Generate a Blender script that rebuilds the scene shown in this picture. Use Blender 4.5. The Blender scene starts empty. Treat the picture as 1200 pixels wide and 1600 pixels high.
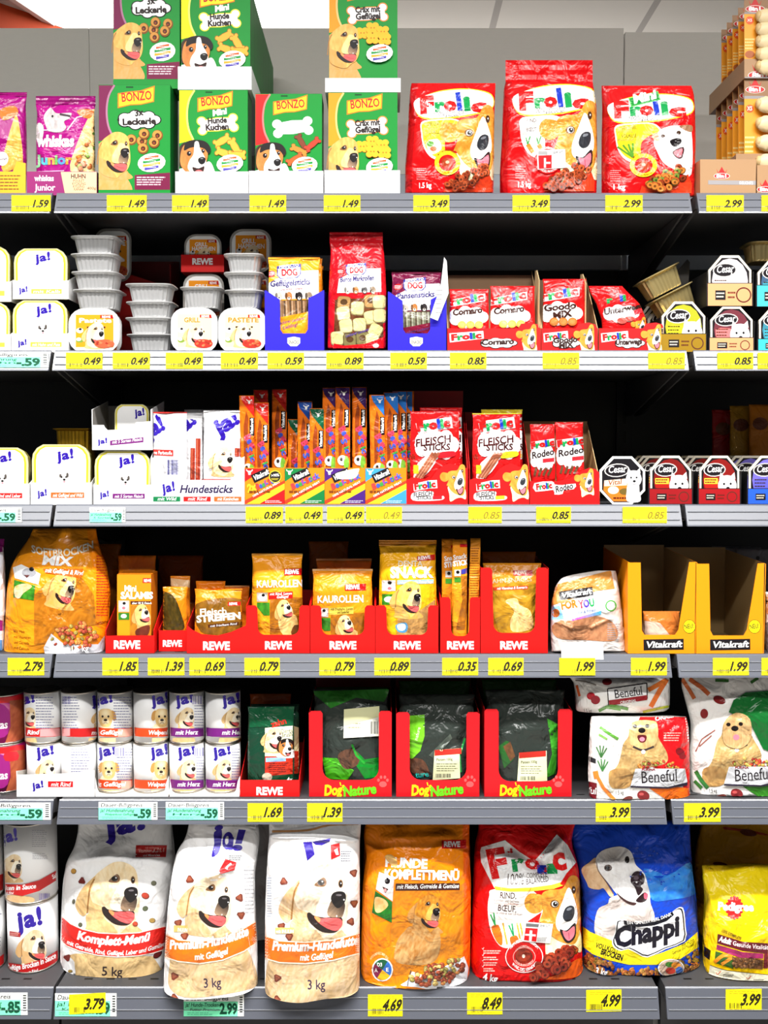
import bpy, math, random
import numpy as np
from mathutils import Vector
from mathutils.geometry import tessellate_polygon

# ------------------------------------------------------------------ camera, world, lamps, exposure
SC = bpy.context.scene
COL = SC.collection
F, CAMD, CAMH, PITCH = 1500.0, 2.0, 1.27, math.radians(3.4)
cd = bpy.data.cameras.new('camera'); cam = bpy.data.objects.new('camera', cd); COL.objects.link(cam)
cam.location = (0, -CAMD, CAMH); cam.rotation_euler = (math.pi/2 - PITCH, 0, 0)
cd.sensor_fit = 'VERTICAL'; cd.sensor_height = 36.0; cd.lens = F*36.0/1600.0; cd.clip_start = 0.05
SC.camera = cam
SC.view_settings.view_transform = 'Standard'; SC.view_settings.look = 'None'
SC.view_settings.gamma = 1.0; SC.view_settings.use_curve_mapping = False
SC.view_settings.exposure = 0.0
SC.cycles.max_bounces = 6; SC.cycles.diffuse_bounces = 3; SC.cycles.glossy_bounces = 3
SC.cycles.transmission_bounces = 4; SC.cycles.transparent_max_bounces = 8
SC.cycles.use_denoising = True
wd = bpy.data.worlds.new('world'); SC.world = wd; wd.use_nodes = True
wd.node_tree.nodes['Background'].inputs[0].default_value = (0.9, 0.95, 1, 1)
wd.node_tree.nodes['Background'].inputs[1].default_value = 0.10

def lamp(name, loc, sx, sy, watts, rot=(0, 0, 0), spread=180):
    l = bpy.data.lights.new(name, 'AREA'); l.shape = 'RECTANGLE'; l.size = sx; l.size_y = sy; l.energy = watts
    l.spread = math.radians(spread)
    l.color = (1.0, 0.985, 0.96)
    o = bpy.data.objects.new(name, l); COL.objects.link(o); o.location = loc; o.rotation_euler = rot
    return o
lamp('aisle_tube_light', (0.0, -1.15, 3.0), 4.2, 0.14, 168, spread=126)
lamp('far_aisle_tube_light', (0.0, -2.1, 3.0), 4.2, 0.14, 108)
lamp('ceiling_fill_uplight', (-0.5, 3.4, 2.45), 4.0, 0.2, 125, rot=(math.pi, 0, 0))  # added uplight, unseen behind the shelving, only to brighten the ceiling

# ------------------------------------------------------------------ pixel <-> world
_c, _s = math.cos(PITCH), math.sin(PITCH)
def ray(px, py):
    u = (np.asarray(px, float) - 600)/F; v = (np.asarray(py, float) - 800)/F
    u, v = np.broadcast_arrays(u, v)
    return np.stack([u, _c - v*_s, -_s - v*_c], -1)
ORG = np.array([0, -CAMD, CAMH])
def V(px, py, Y):                       # point of the place seen at a pixel, on the plane y = Y
    d = ray(px, py)
    return ORG + d*((np.asarray(Y) + CAMD)/d[..., 1])[..., None]
def PYZ(z, Y):                          # picture row of height z at depth Y
    k = (z - CAMH)/(Y + CAMD)           # d.z/d.y
    v = -(k*_c + _s)/(_c - k*_s)
    return 800 + v*F
class Plane:
    def __init__(s, Y, yaw=0, lean=0, px=600, py=800, p0=None):
        s.p0 = V(px, py, Y) if p0 is None else np.array(p0, float)
        a, b = math.radians(yaw), math.radians(lean)
        s.n = np.array([math.sin(a)*math.cos(b), -math.cos(a)*math.cos(b), math.sin(b)])  # towards the viewer
        s.L = 1e9; s.zmin = -1e9
    def map(s, px, py):
        d = ray(px, py)
        t = ((s.p0 - ORG) @ s.n)/(d @ s.n)
        P = ORG + d*t[..., None]; P[..., 2] = np.maximum(P[..., 2], s.zmin); return P
class Cyl:                              # upright cylinder, axis at (ax, ay), radius r
    def __init__(s, ax, ay, r, z0, z1): s.ax, s.ay, s.r, s.L, s.z = ax, ay, r, 3.0, (z0, z1)
    def map(s, px, py):
        d = ray(px, py); ox, oy = -s.ax, -CAMD - s.ay
        a = d[..., 0]**2 + d[..., 1]**2; b = ox*d[..., 0] + oy*d[..., 1]; c = ox*ox + oy*oy - s.r**2
        t = (-b - np.sqrt(np.maximum(b*b - a*c, 0)))/a
        P = ORG + d*t[..., None]; q = np.hypot(P[..., 0] - s.ax, P[..., 1] - s.ay); k = np.minimum(1, s.r/np.maximum(q, 1e-6))
        P[..., 0] = s.ax + (P[..., 0] - s.ax)*k; P[..., 1] = s.ay + (P[..., 1] - s.ay)*k; P[..., 2] = np.clip(P[..., 2], *s.z); return P

# ------------------------------------------------------------------ colour, noise, small maths
def lin(c):
    c = np.asarray(c, float)/255.0
    return np.where(c <= 0.04045, c/12.92, ((c + 0.055)/1.055)**2.4)
def hash2(ix, iy, k=0):
    h = np.sin(ix*127.1 + iy*311.7 + k*74.7)*43758.5453
    return h - np.floor(h)
def vnoise(x, y, k=0):
    ix, iy = np.floor(x), np.floor(y); fx, fy = x - ix, y - iy
    fx = fx*fx*(3 - 2*fx); fy = fy*fy*(3 - 2*fy)
    a, b = hash2(ix, iy, k), hash2(ix + 1, iy, k); c, d = hash2(ix, iy + 1, k), hash2(ix + 1, iy + 1, k)
    return a + (b - a)*fx + (c - a)*fy + (a - b - c + d)*fx*fy
def smooth(pts, n=5, closed=True):
    p = np.array(pts, float)
    if closed: q = np.concatenate([p[-1:], p, p[:2]])
    else: q = np.concatenate([2*p[:1] - p[1:2], p, 2*p[-1:] - p[-2:-1]])
    t = np.linspace(0, 1, n, endpoint=False)[:, None]; out = []
    for i in range(1, len(q) - 2):
        a, b, c, d = q[i-1], q[i], q[i+1], q[i+2]
        out.append(0.5*(2*b + (c - a)*t + (2*a - 5*b + 4*c - d)*t*t + (3*b - 3*c + d - a)*t**3))
    r = np.concatenate(out)
    return r if closed else np.concatenate([r, p[-1:]])
def tri(pts):
    if len(pts) < 3: return np.zeros((0, 3), int)
    t = tessellate_polygon([[Vector((float(p[0]), float(p[1]), 0)) for p in pts]])
    return np.array(t, int).reshape(-1, 3)
def subdiv(P, T, L):
    for _ in range(8):
        if not len(T): break
        E = np.stack([T, np.roll(T, -1, 1)], -1).reshape(-1, 2)      # edges 01,12,20 per triangle
        Es = np.sort(E, 1); key = Es[:, 0]*10_000_000 + Es[:, 1]
        uq, first, inv = np.unique(key, return_index=True, return_inverse=True)
        a, b = Es[first, 0], Es[first, 1]
        mk = np.linalg.norm(P[a] - P[b], axis=1) > L
        if not mk.any(): break
        idx = np.full(len(uq), -1); idx[mk] = len(P) + np.arange(mk.sum())
        P = np.concatenate([P, (P[a[mk]] + P[b[mk]])/2])
        m = idx[inv].reshape(-1, 3); cnt = (m >= 0).sum(1); out = [T[cnt == 0]]
        k = cnt == 3
        if k.any():
            t, q = T[k], m[k]
            out += [np.stack([t[:, 0], q[:, 0], q[:, 2]], 1), np.stack([q[:, 0], t[:, 1], q[:, 1]], 1),
                    np.stack([q[:, 2], q[:, 1], t[:, 2]], 1), q]
        for r in range(3):
            tt, qq = np.roll(T, -r, 1), np.roll(m, -r, 1)
            k = (cnt == 1) & (qq[:, 0] >= 0)
            if k.any():
                t, q = tt[k], qq[k]
                out += [np.stack([t[:, 0], q[:, 0], t[:, 2]], 1), np.stack([q[:, 0], t[:, 1], t[:, 2]], 1)]
            k = (cnt == 2) & (qq[:, 2] < 0)
            if k.any():
                t, q = tt[k], qq[k]
                out += [np.stack([q[:, 0], t[:, 1], q[:, 1]], 1), np.stack([t[:, 0], q[:, 0], q[:, 1]], 1),
                        np.stack([t[:, 0], q[:, 1], t[:, 2]], 1)]
        T = np.concatenate(out)
    return P, T

# ------------------------------------------------------------------ letters: outlines of the built-in font, by character and weight
GLY = {}
def _load_glyphs():
    chars = [chr(i) for i in range(33, 127)] + list('äöüÄÖÜŒ®éàÀ')
    made = []
    for bold in (0, 1, 2, 3, 4):
        for ch in chars:
            for body in (ch, '|' + ch + '|'):
                c = bpy.data.curves.new('g', 'FONT'); c.body = body; c.size = 1; c.resolution_u = 2
                c.offset = (0, 0.012, 0.026, 0.045, 0.07)[bold]
                o = bpy.data.objects.new('g', c); COL.objects.link(o); made.append((bold, ch, body, o, c))
    dg = bpy.context.evaluated_depsgraph_get()
    wid = {}
    for bold, ch, body, o, c in made:
        ev = o.evaluated_get(dg)
        if body == ch:
            m = ev.to_mesh(); m.calc_loop_triangles()
            v = np.array([x.co[:2] for x in m.vertices]).reshape(-1, 2)
            t = np.array([x.vertices[:] for x in m.loop_triangles], int).reshape(-1, 3)
            GLY[bold, ch] = [v, t, 0]; ev.to_mesh_clear()
        else:
            wid[bold, ch] = ev.dimensions.x
    for (bold, ch), w in wid.items():
        bar = GLY[bold, '|'][0]; bw = bar[:, 0].max() - bar[:, 0].min()
        # '|' + ch + '|' spans advance(|) + advance(ch) + bar; advance(|) from '|' + '|' + '|'
        GLY[bold, ch][2] = w
    for bold in (0, 1, 2, 3, 4):
        bar = GLY[bold, '|'][0]; bw = bar[:, 0].max() - bar[:, 0].min()
        adv = (wid[bold, '|'] - bw)/2
        for ch in chars: GLY[bold, ch][2] = wid[bold, ch] - bw - adv
    for bold, ch, body, o, c in made:
        bpy.data.objects.remove(o); bpy.data.curves.remove(c)
_load_glyphs()
CAPH = GLY[0, 'H'][0][:, 1].max()
SERIF = {'I': 'tb', 'l': 'tb', 'i': 'b', 'r': 'b', 'n': 'b', 'h': 'b', 'm': 'b', 'f': 'b', 'F': 'b', 'k': 'b', 'N': 't', 'H': 'tb', 'P': 'b', 'R': 'b', 'p': 'd', '1': 'b'}

# ------------------------------------------------------------------ printed artwork: flat shapes laid on a real surface
def clip_poly(p, box):                  # the piece of an outline inside an upright rectangle
    for ax, v, sg in ((0, box[0], 1), (1, box[1], 1), (0, box[2], -1), (1, box[3], -1)):
        out = []; n = len(p)
        for i in range(n):
            a, b = p[i], p[(i + 1) % n]; da, db = sg*(a[ax] - v), sg*(b[ax] - v)
            if da >= 0: out.append(a)
            if da*db < 0: out.append(a + (b - a)*da/(da - db))
        p = np.array(out)
        if len(p) < 3: return p
    return p
class Art:
    def __init__(s): s.sh = []; s.o = (0.0, 0.0); s.k = (1.0, 1.0); s.r = 0.0; s.skew = 0.0; s.lv = 0; s.clip = None
    def at(s, ox=0, oy=0, k=1.0, ky=None, rot=0, flip=False, skew=0):
        s.o = (ox, oy); s.k = ((-k if flip else k), (ky or k)); s.r = math.radians(rot); s.skew = skew; return s
    def T(s, p):
        p = np.asarray(p, float)*np.array(s.k)
        x = p[:, 0] + s.skew*p[:, 1]; y = p[:, 1]
        c, n = math.cos(s.r), math.sin(s.r)
        return np.stack([x*c - y*n + s.o[0], x*n + y*c + s.o[1]], 1)
    def raw(s, P, Tr, col, L=None, cf=None):
        if not len(Tr): return
        b = (P[:, 0].min(), P[:, 1].min(), P[:, 0].max(), P[:, 1].max())
        lv = s.lv
        for q in s.sh:
            c = q[4]
            if c[0] < b[2] and c[2] > b[0] and c[1] < b[3] and c[3] > b[1] and q[3] >= lv: lv = q[3] + 1
        s.sh.append((P, Tr, (col, cf), lv, b, L))
    def poly(s, pts, col, sm=0, L=None, cf=None):
        if sm: pts = smooth(pts, sm)
        q = s.T(pts)
        if s.clip is not None: q = clip_poly(q, s.clip)
        if len(q) > 2: s.raw(q, tri(q), col, L, cf)
        return s
    def fur(s, pts, c1, c2, sm=5, L=3.0, fx=0.35, fy=0.12, ang=0.0, lite=None):
        # a patch with strands of two tones; lite = (x, y, radius, colour): a spot of another tone fading outwards
        c1, c2 = lin(c1), lin(c2); a = math.radians(ang)
        lt = None
        if lite is not None:
            q = s.T([(lite[0], lite[1])])[0]; lt = (q[0], q[1], lite[2]*abs(s.k[1]), lin(lite[3]))
        def cf(x, y):
            u, v = x*math.cos(a) + y*math.sin(a), -x*math.sin(a) + y*math.cos(a)
            n = 0.65*vnoise(u*fx, v*fy, 3) + 0.35*vnoise(u*fx*2.3, v*fy*2.3, 5)
            c = c1 + (c2 - c1)*n[:, None]
            if lt is not None:
                w = np.clip(1 - np.hypot(x - lt[0], y - lt[1])/lt[2], 0, 1); w = (w*w*(3 - 2*w))[:, None]
                c = c + (lt[3] - c)*w
            return c
        return s.poly(pts, c1, sm, L, cf)
    def grad(s, pts, c1, c2, p1, p2, sm=0, L=4.0):
        c1, c2 = lin(c1), lin(c2); a, b = s.T([p1, p2]); d = b - a; dd = d @ d
        def cf(x, y):
            w = np.clip(((x - a[0])*d[0] + (y - a[1])*d[1])/dd, 0, 1)[:, None]
            return c1 + (c2 - c1)*w
        return s.poly(pts, c1, sm, L, cf)
    def ell(s, cx, cy, rx, ry, col, rot=0, n=16):
        a = np.linspace(0, 2*math.pi, n, endpoint=False); r = math.radians(rot)
        x, y = rx*np.cos(a), ry*np.sin(a)
        return s.poly(np.stack([cx + x*math.cos(r) - y*math.sin(r), cy + x*math.sin(r) + y*math.cos(r)], 1), col)
    def rect(s, x0, y0, x1, y1, col): return s.poly([(x0, y0), (x1, y0), (x1, y1), (x0, y1)], col)
    def line(s, pts, w, col, sm=0):
        p = np.array(pts, float)
        if sm: p = smooth(p, sm, False)
        d = np.gradient(p, axis=0); d /= np.maximum(np.linalg.norm(d, axis=1), 1e-9)[:, None]
        nrm = np.stack([-d[:, 1], d[:, 0]], 1)*w/2
        a, b = p + nrm, p - nrm; m = len(p)
        P = s.T(np.concatenate([a, b])); i = np.arange(m - 1)
        T = np.concatenate([np.stack([i, i + 1, i + m], 1), np.stack([i + 1, i + m + 1, i + m], 1)])
        s.raw(P, T, col); return s
    def ring(s, cx, cy, r0, r1, col, ky=1, n=28):
        a = np.linspace(0, 2*math.pi, n, endpoint=False); c = np.stack([np.cos(a), ky*np.sin(a)], 1)
        P = s.T(np.concatenate([c*r0, c*r1]) + (cx, cy)); i = np.arange(n); j = (i + 1) % n
        s.raw(P, np.concatenate([np.stack([i, j, i + n], 1), np.stack([j, j + n, i + n], 1)]), col); return s
    def text(s, t, x0, y0, x1, y1=None, cap=10, col=(0, 0, 0), b=1, sk=0.0, cols=None, serif=False, bend=0.0, out=None, gap=0.0):
        # letters filling the run from x0 to x1 on a baseline from (x0,y0) to (x1,y1); cap = height of a capital; bend = sag of the baseline's middle
        y1 = y0 if y1 is None else y1
        if out is not None: s.text(t, x0, y0, x1, y1, cap, out, 3, sk, None, serif, bend, None, gap)
        x = 0.0; gl = []
        for ch in t:
            if ch == ' ' or (0, ch) not in GLY: x += 0.28; continue
            v, tr, adv = GLY[b, ch]; adv = GLY[1, ch][2]
            gl.append((ch, x, v, tr)); x += adv + gap
        W = max(x - gap, 1e-6); k = cap/CAPH; L = math.hypot(x1 - x0, y1 - y0)
        ux, uy = (x1 - x0)/L, (y1 - y0)/L
        Ps, Ts, Cs, n = [], [], [], 0
        for i, (ch, gx, v, tr) in enumerate(gl):
            parts = [(v, tr)]
            if serif and ch in SERIF:
                lo, hi = v[:, 1].min(), v[:, 1].max(); th = 0.045; w0 = v[:, 0].min(); w1 = v[:, 0].max()
                for q in SERIF[ch]:
                    yy = lo if q in 'bd' else hi - th
                    xa, xb = (w0 - .05, w1 + .05)
                    if ch in 'FPrfpR' and q in 'bd': xb = w0 + .22
                    if ch in 'N': xb = w0 + .12
                    parts.append((np.array([(xa, yy), (xb, yy), (xb, yy + th), (xa, yy + th)]), np.array([(0, 1, 2), (0, 2, 3)])))
            for vv, tt in parts:
                xx = (vv[:, 0] + gx)/W*L + sk*vv[:, 1]*k; yy = -vv[:, 1]*k
                f = np.clip(xx/L, -0.1, 1.1); yy = yy + bend*4*f*(1 - f)
                Ps.append(np.stack([x0 + xx*ux - yy*uy, y0 + xx*uy + yy*ux], 1)); Ts.append(tt + n); n += len(vv)
                Cs.append(np.tile(lin(cols[i % len(cols)] if cols else col), (len(vv), 1)))
        if not Ps: return s
        P = s.T(np.concatenate(Ps)); s.raw(P, np.concatenate(Ts), np.concatenate(Cs)); return s
    def lines(s, x0, y0, x1, y1, n, col, w=0.5, seed=0):        # rows of print too small to read
        r = random.Random(seed)
        for i in range(n):
            y = y0 + (y1 - y0)*(i + .5)/n; x = x0; h = (y1 - y0)/n*w/2
            xe = x0 + (x1 - x0)*r.uniform(.75, 1)
            while x < xe:
                q = min(xe, x + r.uniform(.06, .2)*(x1 - x0)); s.rect(x, y - h, q, y + h, col); x = q + .025*(x1 - x0)
        return s
    def bars(s, x0, y0, x1, y1, n, col, seed=0):
        r = random.Random(seed); w = (x1 - x0)/n
        for i in range(n):
            s.rect(x0 + i*w, y0, x0 + i*w + w*r.uniform(.25, .75), y1, col)
        return s
    def build(s, surf, m, eps=0.00012, base=0.00022, tone=None):
        for P, T, (col, cf), lv, b, L in s.sh:
            percol = isinstance(col, np.ndarray) and col.ndim == 2
            if percol: P = np.concatenate([P, col], 1)
            LL = min(surf.L, L or 1e9)
            if LL < 1e8: P, T = subdiv2(P, T, LL)
            X, Y = P[:, 0], P[:, 1]
            q = surf.map(X, Y); d = ORG - q; d /= np.linalg.norm(d, axis=-1)[:, None]
            q = q + d*(base + eps*lv)
            c = P[:, 2:5] if percol else (cf(X, Y) if cf else np.tile(lin(col), (len(P), 1)))
            a, bb, cc = q[T[:, 0]], q[T[:, 1]], q[T[:, 2]]
            n = np.cross(bb - a, cc - a); fl = (n*d[T[:, 0]]).sum(1) < 0
            T = T.copy(); T[fl] = T[fl][:, ::-1]
            m.add(q, T, c, smooth=surf.L < 1e8)
def subdiv2(P, T, L):
    # subdiv on the first two columns, carrying the others along
    if P.shape[1] == 2: return subdiv(P, T, L)
    A = P.copy(); A[:, 2:] *= 1e-6
    A, T = subdiv(A, T, L); A[:, 2:] *= 1e6
    return A, T

# ------------------------------------------------------------------ meshes and things
class M:
    def __init__(s): s.v, s.f, s.c, s.sm, s.mi, s.n = [], [], [], [], [], 0
    def add(s, v, f, col, smooth=False, mi=0):
        v = np.asarray(v, float).reshape(-1, 3); col = np.asarray(col, float)
        if col.ndim == 1: col = np.tile(col, (len(v), 1))
        s.v.append(v); s.c.append(col)
        for q in (f.tolist() if isinstance(f, np.ndarray) else f):
            s.f.append([i + s.n for i in q])
        s.sm += [smooth]*len(f); s.mi += [mi]*len(f); s.n += len(v); return s
    def box(s, lo, hi, col, mi=0, bev=0.0):
        x0, y0, z0 = lo; x1, y1, z1 = hi
        v = [(x0, y0, z0), (x1, y0, z0), (x1, y1, z0), (x0, y1, z0), (x0, y0, z1), (x1, y0, z1), (x1, y1, z1), (x0, y1, z1)]
        return s.add(v, [(0, 3, 2, 1), (4, 5, 6, 7), (0, 1, 5, 4), (1, 2, 6, 5), (2, 3, 7, 6), (3, 0, 4, 7)], lin(col), mi=mi)
    def slab(s, pts, off, cf, cs=None, cb=None, mi=0):
        # a flat outline given in space, extruded by the vector off: front, sides, back each with its colour
        p = np.asarray(pts, float); n = len(p); off = np.asarray(off, float)
        o = p.mean(0); u = p[1] - p[0]; u /= np.linalg.norm(u); w = np.cross(u, off); w /= np.linalg.norm(w)
        q2 = np.stack([(p - o) @ u, (p - o) @ w], 1); T = tri(q2)
        a, b, c = p[T[:, 0]], p[T[:, 1]], p[T[:, 2]]
        if len(T) and (np.cross(b - a, c - a).sum(0) @ off) > 0: T = T[:, ::-1]
        cf = lin(cf); cs = cf if cs is None else lin(cs); cb = cs if cb is None else lin(cb)
        s.add(p, T, cf, mi=mi); s.add(p + off, T[:, ::-1], cb, mi=mi)
        i = np.arange(n); j = (i + 1) % n
        area = ((q2[i, 0]*q2[j, 1] - q2[j, 0]*q2[i, 1]).sum())
        Q = np.stack([i, j, j + n, i + n], 1)
        # outward sides
        k = 0; mid = (p[0] + p[1])/2; nn = np.cross(p[1] - p[0], off); inward = np.cross(off, p[1] - p[0])
        e = np.array([q2[1] - q2[0]])[0]; outw = np.array([e[1], -e[0]])*(1 if area > 0 else -1)
        ow = outw[0]*u + outw[1]*w
        if np.cross(p[1] - p[0], off) @ ow < 0: Q = Q[:, ::-1]
        s.add(np.concatenate([p, p + off]), Q, cs, mi=mi); return s
    def tube(s, path, r, col, n=10, cap=True):
        path = np.asarray(path, float); d = np.gradient(path, axis=0); d /= np.linalg.norm(d, axis=1)[:, None]
        up = np.array([0, 0, 1.0]); vs = []
        r = np.broadcast_to(r, (len(path),))
        for p, t, rr in zip(path, d, r):
            a = np.cross(t, up);
            if np.linalg.norm(a) < 1e-3: a = np.cross(t, [1, 0, 0])
            a /= np.linalg.norm(a); b = np.cross(t, a)
            g = np.linspace(0, 2*math.pi, n, endpoint=False)
            vs.append(p + rr*(np.cos(g)[:, None]*a + np.sin(g)[:, None]*b))
        v = np.concatenate(vs); f = []
        for i in range(len(path) - 1):
            for k in range(n):
                f.append((i*n + k, i*n + (k + 1) % n, (i + 1)*n + (k + 1) % n, (i + 1)*n + k))
        if cap: f += [tuple(range(n))[::-1], tuple((len(path) - 1)*n + k for k in range(n))]
        return s.add(v, f, lin(col), smooth=True)
    def lathe(s, prof, cx, cy, col, n=40, mi=0, cols=None):
        g = np.linspace(0, 2*math.pi, n, endpoint=False); vs = []; cs = []
        for i, (r, z) in enumerate(prof):
            vs.append(np.stack([cx + r*np.cos(g), cy + r*np.sin(g), np.full(n, z)], 1))
            cs.append(np.tile(lin(cols[i] if cols else col), (n, 1)))
        f = [(i*n + k, i*n + (k + 1) % n, (i + 1)*n + (k + 1) % n, (i + 1)*n + k) for i in range(len(prof) - 1) for k in range(n)]
        f += [tuple(range(n))[::-1], tuple((len(prof) - 1)*n + k for k in range(n))]
        return s.add(np.concatenate(vs), f, np.concatenate(cs), smooth=True, mi=mi)

MATS = {}
def mat(name, rough=0.4, metal=0.0, bump=0.0, bscale=40.0, coat=0.0, spec=0.5, ani=None):
    if name in MATS: return MATS[name]
    m = bpy.data.materials.new(name); m.use_nodes = True; nt = m.node_tree; b = nt.nodes['Principled BSDF']
    at = nt.nodes.new('ShaderNodeAttribute'); at.attribute_name = 'Col'
    nt.links.new(at.outputs['Color'], b.inputs['Base Color'])
    b.inputs['Roughness'].default_value = rough; b.inputs['Metallic'].default_value = metal
    b.inputs['Specular IOR Level'].default_value = spec
    b.inputs['Coat Weight'].default_value = coat; b.inputs['Coat Roughness'].default_value = 0.08
    if bump:
        tc = nt.nodes.new('ShaderNodeNewGeometry'); no = nt.nodes.new('ShaderNodeTexNoise'); bp = nt.nodes.new('ShaderNodeBump')
        no.inputs['Scale'].default_value = bscale; no.inputs['Detail'].default_value = 3; no.inputs['Distortion'].default_value = 0.6
        nt.links.new(tc.outputs['Position'], no.inputs['Vector']); nt.links.new(no.outputs['Fac'], bp.inputs['Height'])
        bp.inputs['Strength'].default_value = 1.0; bp.inputs['Distance'].default_value = bump
        nt.links.new(bp.outputs['Normal'], b.inputs['Normal'])
        if coat: nt.links.new(bp.outputs['Normal'], b.inputs['Coat Normal'])
    MATS[name] = m; return m
FILM = mat('printed plastic film', 0.22, spec=0.3, bump=0.016, bscale=20)
PAPERBAG = mat('printed paper sack', 0.42, bump=0.014, bscale=18)
CARD = mat('printed card', 0.42, spec=0.35)
GLOSSCARD = mat('glossy printed card', 0.42, spec=0.16)
PAPER = mat('paper', 0.7, spec=0.2)
TIN = mat('tin plate', 0.3, metal=1.0)
FOIL = mat('aluminium tray', 0.32, metal=0.75)
STEEL = mat('powder coated steel', 0.5, spec=0.3)
RAILM = mat('price rail plastic', 0.24, spec=0.7)
CANPAPER = mat('can paper label', 0.38)

class Thing:
    def __init__(s, name, label, cat, group=None, kind=None):
        s.name, s.label, s.cat, s.group, s.kind, s.parts = name, label, cat, group, kind, []
    def part(s, name, m, mt, label=None, parent=None):
        s.parts.append((name, m, mt, label, parent)); return len(s.parts) - 1
    def done(s):
        allv = np.concatenate([v for p in s.parts for v in p[1].v])
        lo, hi = allv.min(0), allv.max(0); loc = np.array([(lo[0] + hi[0])/2, (lo[1] + hi[1])/2, lo[2]])
        objs = []
        single = len(s.parts) == 1
        if not single:
            root = bpy.data.objects.new(s.name, None); COL.objects.link(root); root.location = loc; root.empty_display_size = 0.05
        for name, m, mt, label, parent in s.parts:
            nm = s.name if single else name
            me = bpy.data.meshes.new(nm)
            v = np.concatenate(m.v) - loc
            me.from_pydata(v.tolist(), [], m.f)
            ca = me.color_attributes.new('Col', 'FLOAT_COLOR', 'POINT')
            c = np.concatenate(m.c); ca.data.foreach_set('color', np.concatenate([c, np.ones((len(c), 1))], 1).astype(np.float32).ravel())
            me.polygons.foreach_set('use_smooth', m.sm)
            for q in (mt if isinstance(mt, (list, tuple)) else [mt]): me.materials.append(q)
            if any(m.mi): me.polygons.foreach_set('material_index', m.mi)
            me.update()
            o = bpy.data.objects.new(nm, me); COL.objects.link(o)
            if single: o.location = loc; root = o
            else:
                o.parent = root if parent is None else objs[parent]
                if label: o['label'] = label
            objs.append(o)
        if s.kind: root['kind'] = s.kind
        if s.label: root['label'] = s.label
        if s.cat: root['category'] = s.cat
        if s.group: root['group'] = s.group
        s.root = root
        return root
# ------------------------------------------------------------------ room
ROWPY = [303, 549, 790, 1024, 1251, 1544]                 # top edge of each price rail in the photograph
ROWB = [331, 577, 820, 1056, 1285, 1589]
ZS = [float(V(600, p, 0)[2]) for p in ROWPY]
SD = 0.47                                                  # shelf depth
def B(row, Y): return PYZ(ZS[row], Y)                      # picture row where a base at depth Y meets the shelf top
def simple_mat(name, build):
    m = bpy.data.materials.new(name); m.use_nodes = True; build(m.node_tree, m.node_tree.nodes['Principled BSDF']); return m
def _ceil(nt, b):
    tc = nt.nodes.new('ShaderNodeNewGeometry'); sp = nt.nodes.new('ShaderNodeSeparateXYZ'); nt.links.new(tc.outputs['Position'], sp.inputs[0])
    def grid(sock, off):
        a = nt.nodes.new('ShaderNodeMath'); a.operation = 'ADD'; a.inputs[1].default_value = off; nt.links.new(sock, a.inputs[0])
        d = nt.nodes.new('ShaderNodeMath'); d.operation = 'PINGPONG'; d.inputs[1].default_value = 0.3125; nt.links.new(a.outputs[0], d.inputs[0])
        c = nt.nodes.new('ShaderNodeMath'); c.operation = 'LESS_THAN'; c.inputs[1].default_value = 0.014; nt.links.new(d.outputs[0], c.inputs[0])
        return c.outputs[0]
    mx = nt.nodes.new('ShaderNodeMath'); mx.operation = 'MAXIMUM'
    nt.links.new(grid(sp.outputs['X'], 10 - 0.455), mx.inputs[0]); nt.links.new(grid(sp.outputs['Y'], 10 - 1.895 + 0.01), mx.inputs[1])
    no = nt.nodes.new('ShaderNodeTexNoise'); no.inputs['Scale'].default_value = 90
    mm = nt.nodes.new('ShaderNodeMix'); mm.data_type = 'RGBA'; nt.links.new(mx.outputs[0], mm.inputs['Factor'])
    mm.inputs[6].default_value = (0.74, 0.69, 0.63, 1); mm.inputs[7].default_value = (0.42, 0.38, 0.35, 1)
    nt.links.new(mm.outputs[2], b.inputs['Base Color']); b.inputs['Roughness'].default_value = 0.9
def _plain(c, r=0.6, noise=0.0, sc=30):
    def f(nt, b):
        b.inputs['Roughness'].default_value = r; b.inputs['Base Color'].default_value = (*lin(c), 1)
        if noise:
            no = nt.nodes.new('ShaderNodeTexNoise'); no.inputs['Scale'].default_value = sc
            rp = nt.nodes.new('ShaderNodeValToRGB'); nt.links.new(no.outputs['Fac'], rp.inputs[0])
            rp.color_ramp.elements[0].color = (*(lin(c)*(1 - noise)), 1); rp.color_ramp.elements[1].color = (*(lin(c)*(1 + noise)), 1)
            nt.links.new(rp.outputs[0], b.inputs['Base Color'])
    return f
def struct(name, m, mt): return Thing(name, None, None, kind='structure').part(name, m, mt) if False else _struct(name, m, mt)
def _struct(name, m, mt):
    t = Thing(name, None, None, kind='structure'); t.part(name, m, mt); return t.done()
CZ = 3.06
_struct('ceiling', M().box((-4.2, -3.6, CZ), (4.2, 6.0, CZ + 0.05), (200, 195, 190)), simple_mat('ceiling tiles', _ceil))
_struct('floor', M().box((-4.2, -3.6, -0.05), (4.2, 6.0, 0), (150, 145, 140)), simple_mat('floor vinyl', _plain((150, 146, 140), 0.35, 0.06, 4)))
_struct('wall_back', M().box((-4.2, 5.9, 0), (4.2, 6.0, CZ), (200, 200, 200)), simple_mat('far wall paint', _plain((205, 203, 200), 0.8, 0.02)))
p0, p1 = V(-60, -16, 0), V(110, 43, 0)
def onceil(px, py):
    d = ray(px, py); return ORG + d*((CZ - CAMH)/d[2])
a, b = onceil(-120, -37), onceil(112, 43.5)
_struct('wall_left', M().slab([a, b, b + np.array([0, 0, -1.2]), a + np.array([0, 0, -1.2])], np.array([-0.05, 0.05, 0]), (196, 70, 16)), simple_mat('orange bulkhead paint', _plain((214, 74, 12), 0.6, 0.03)))
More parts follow.
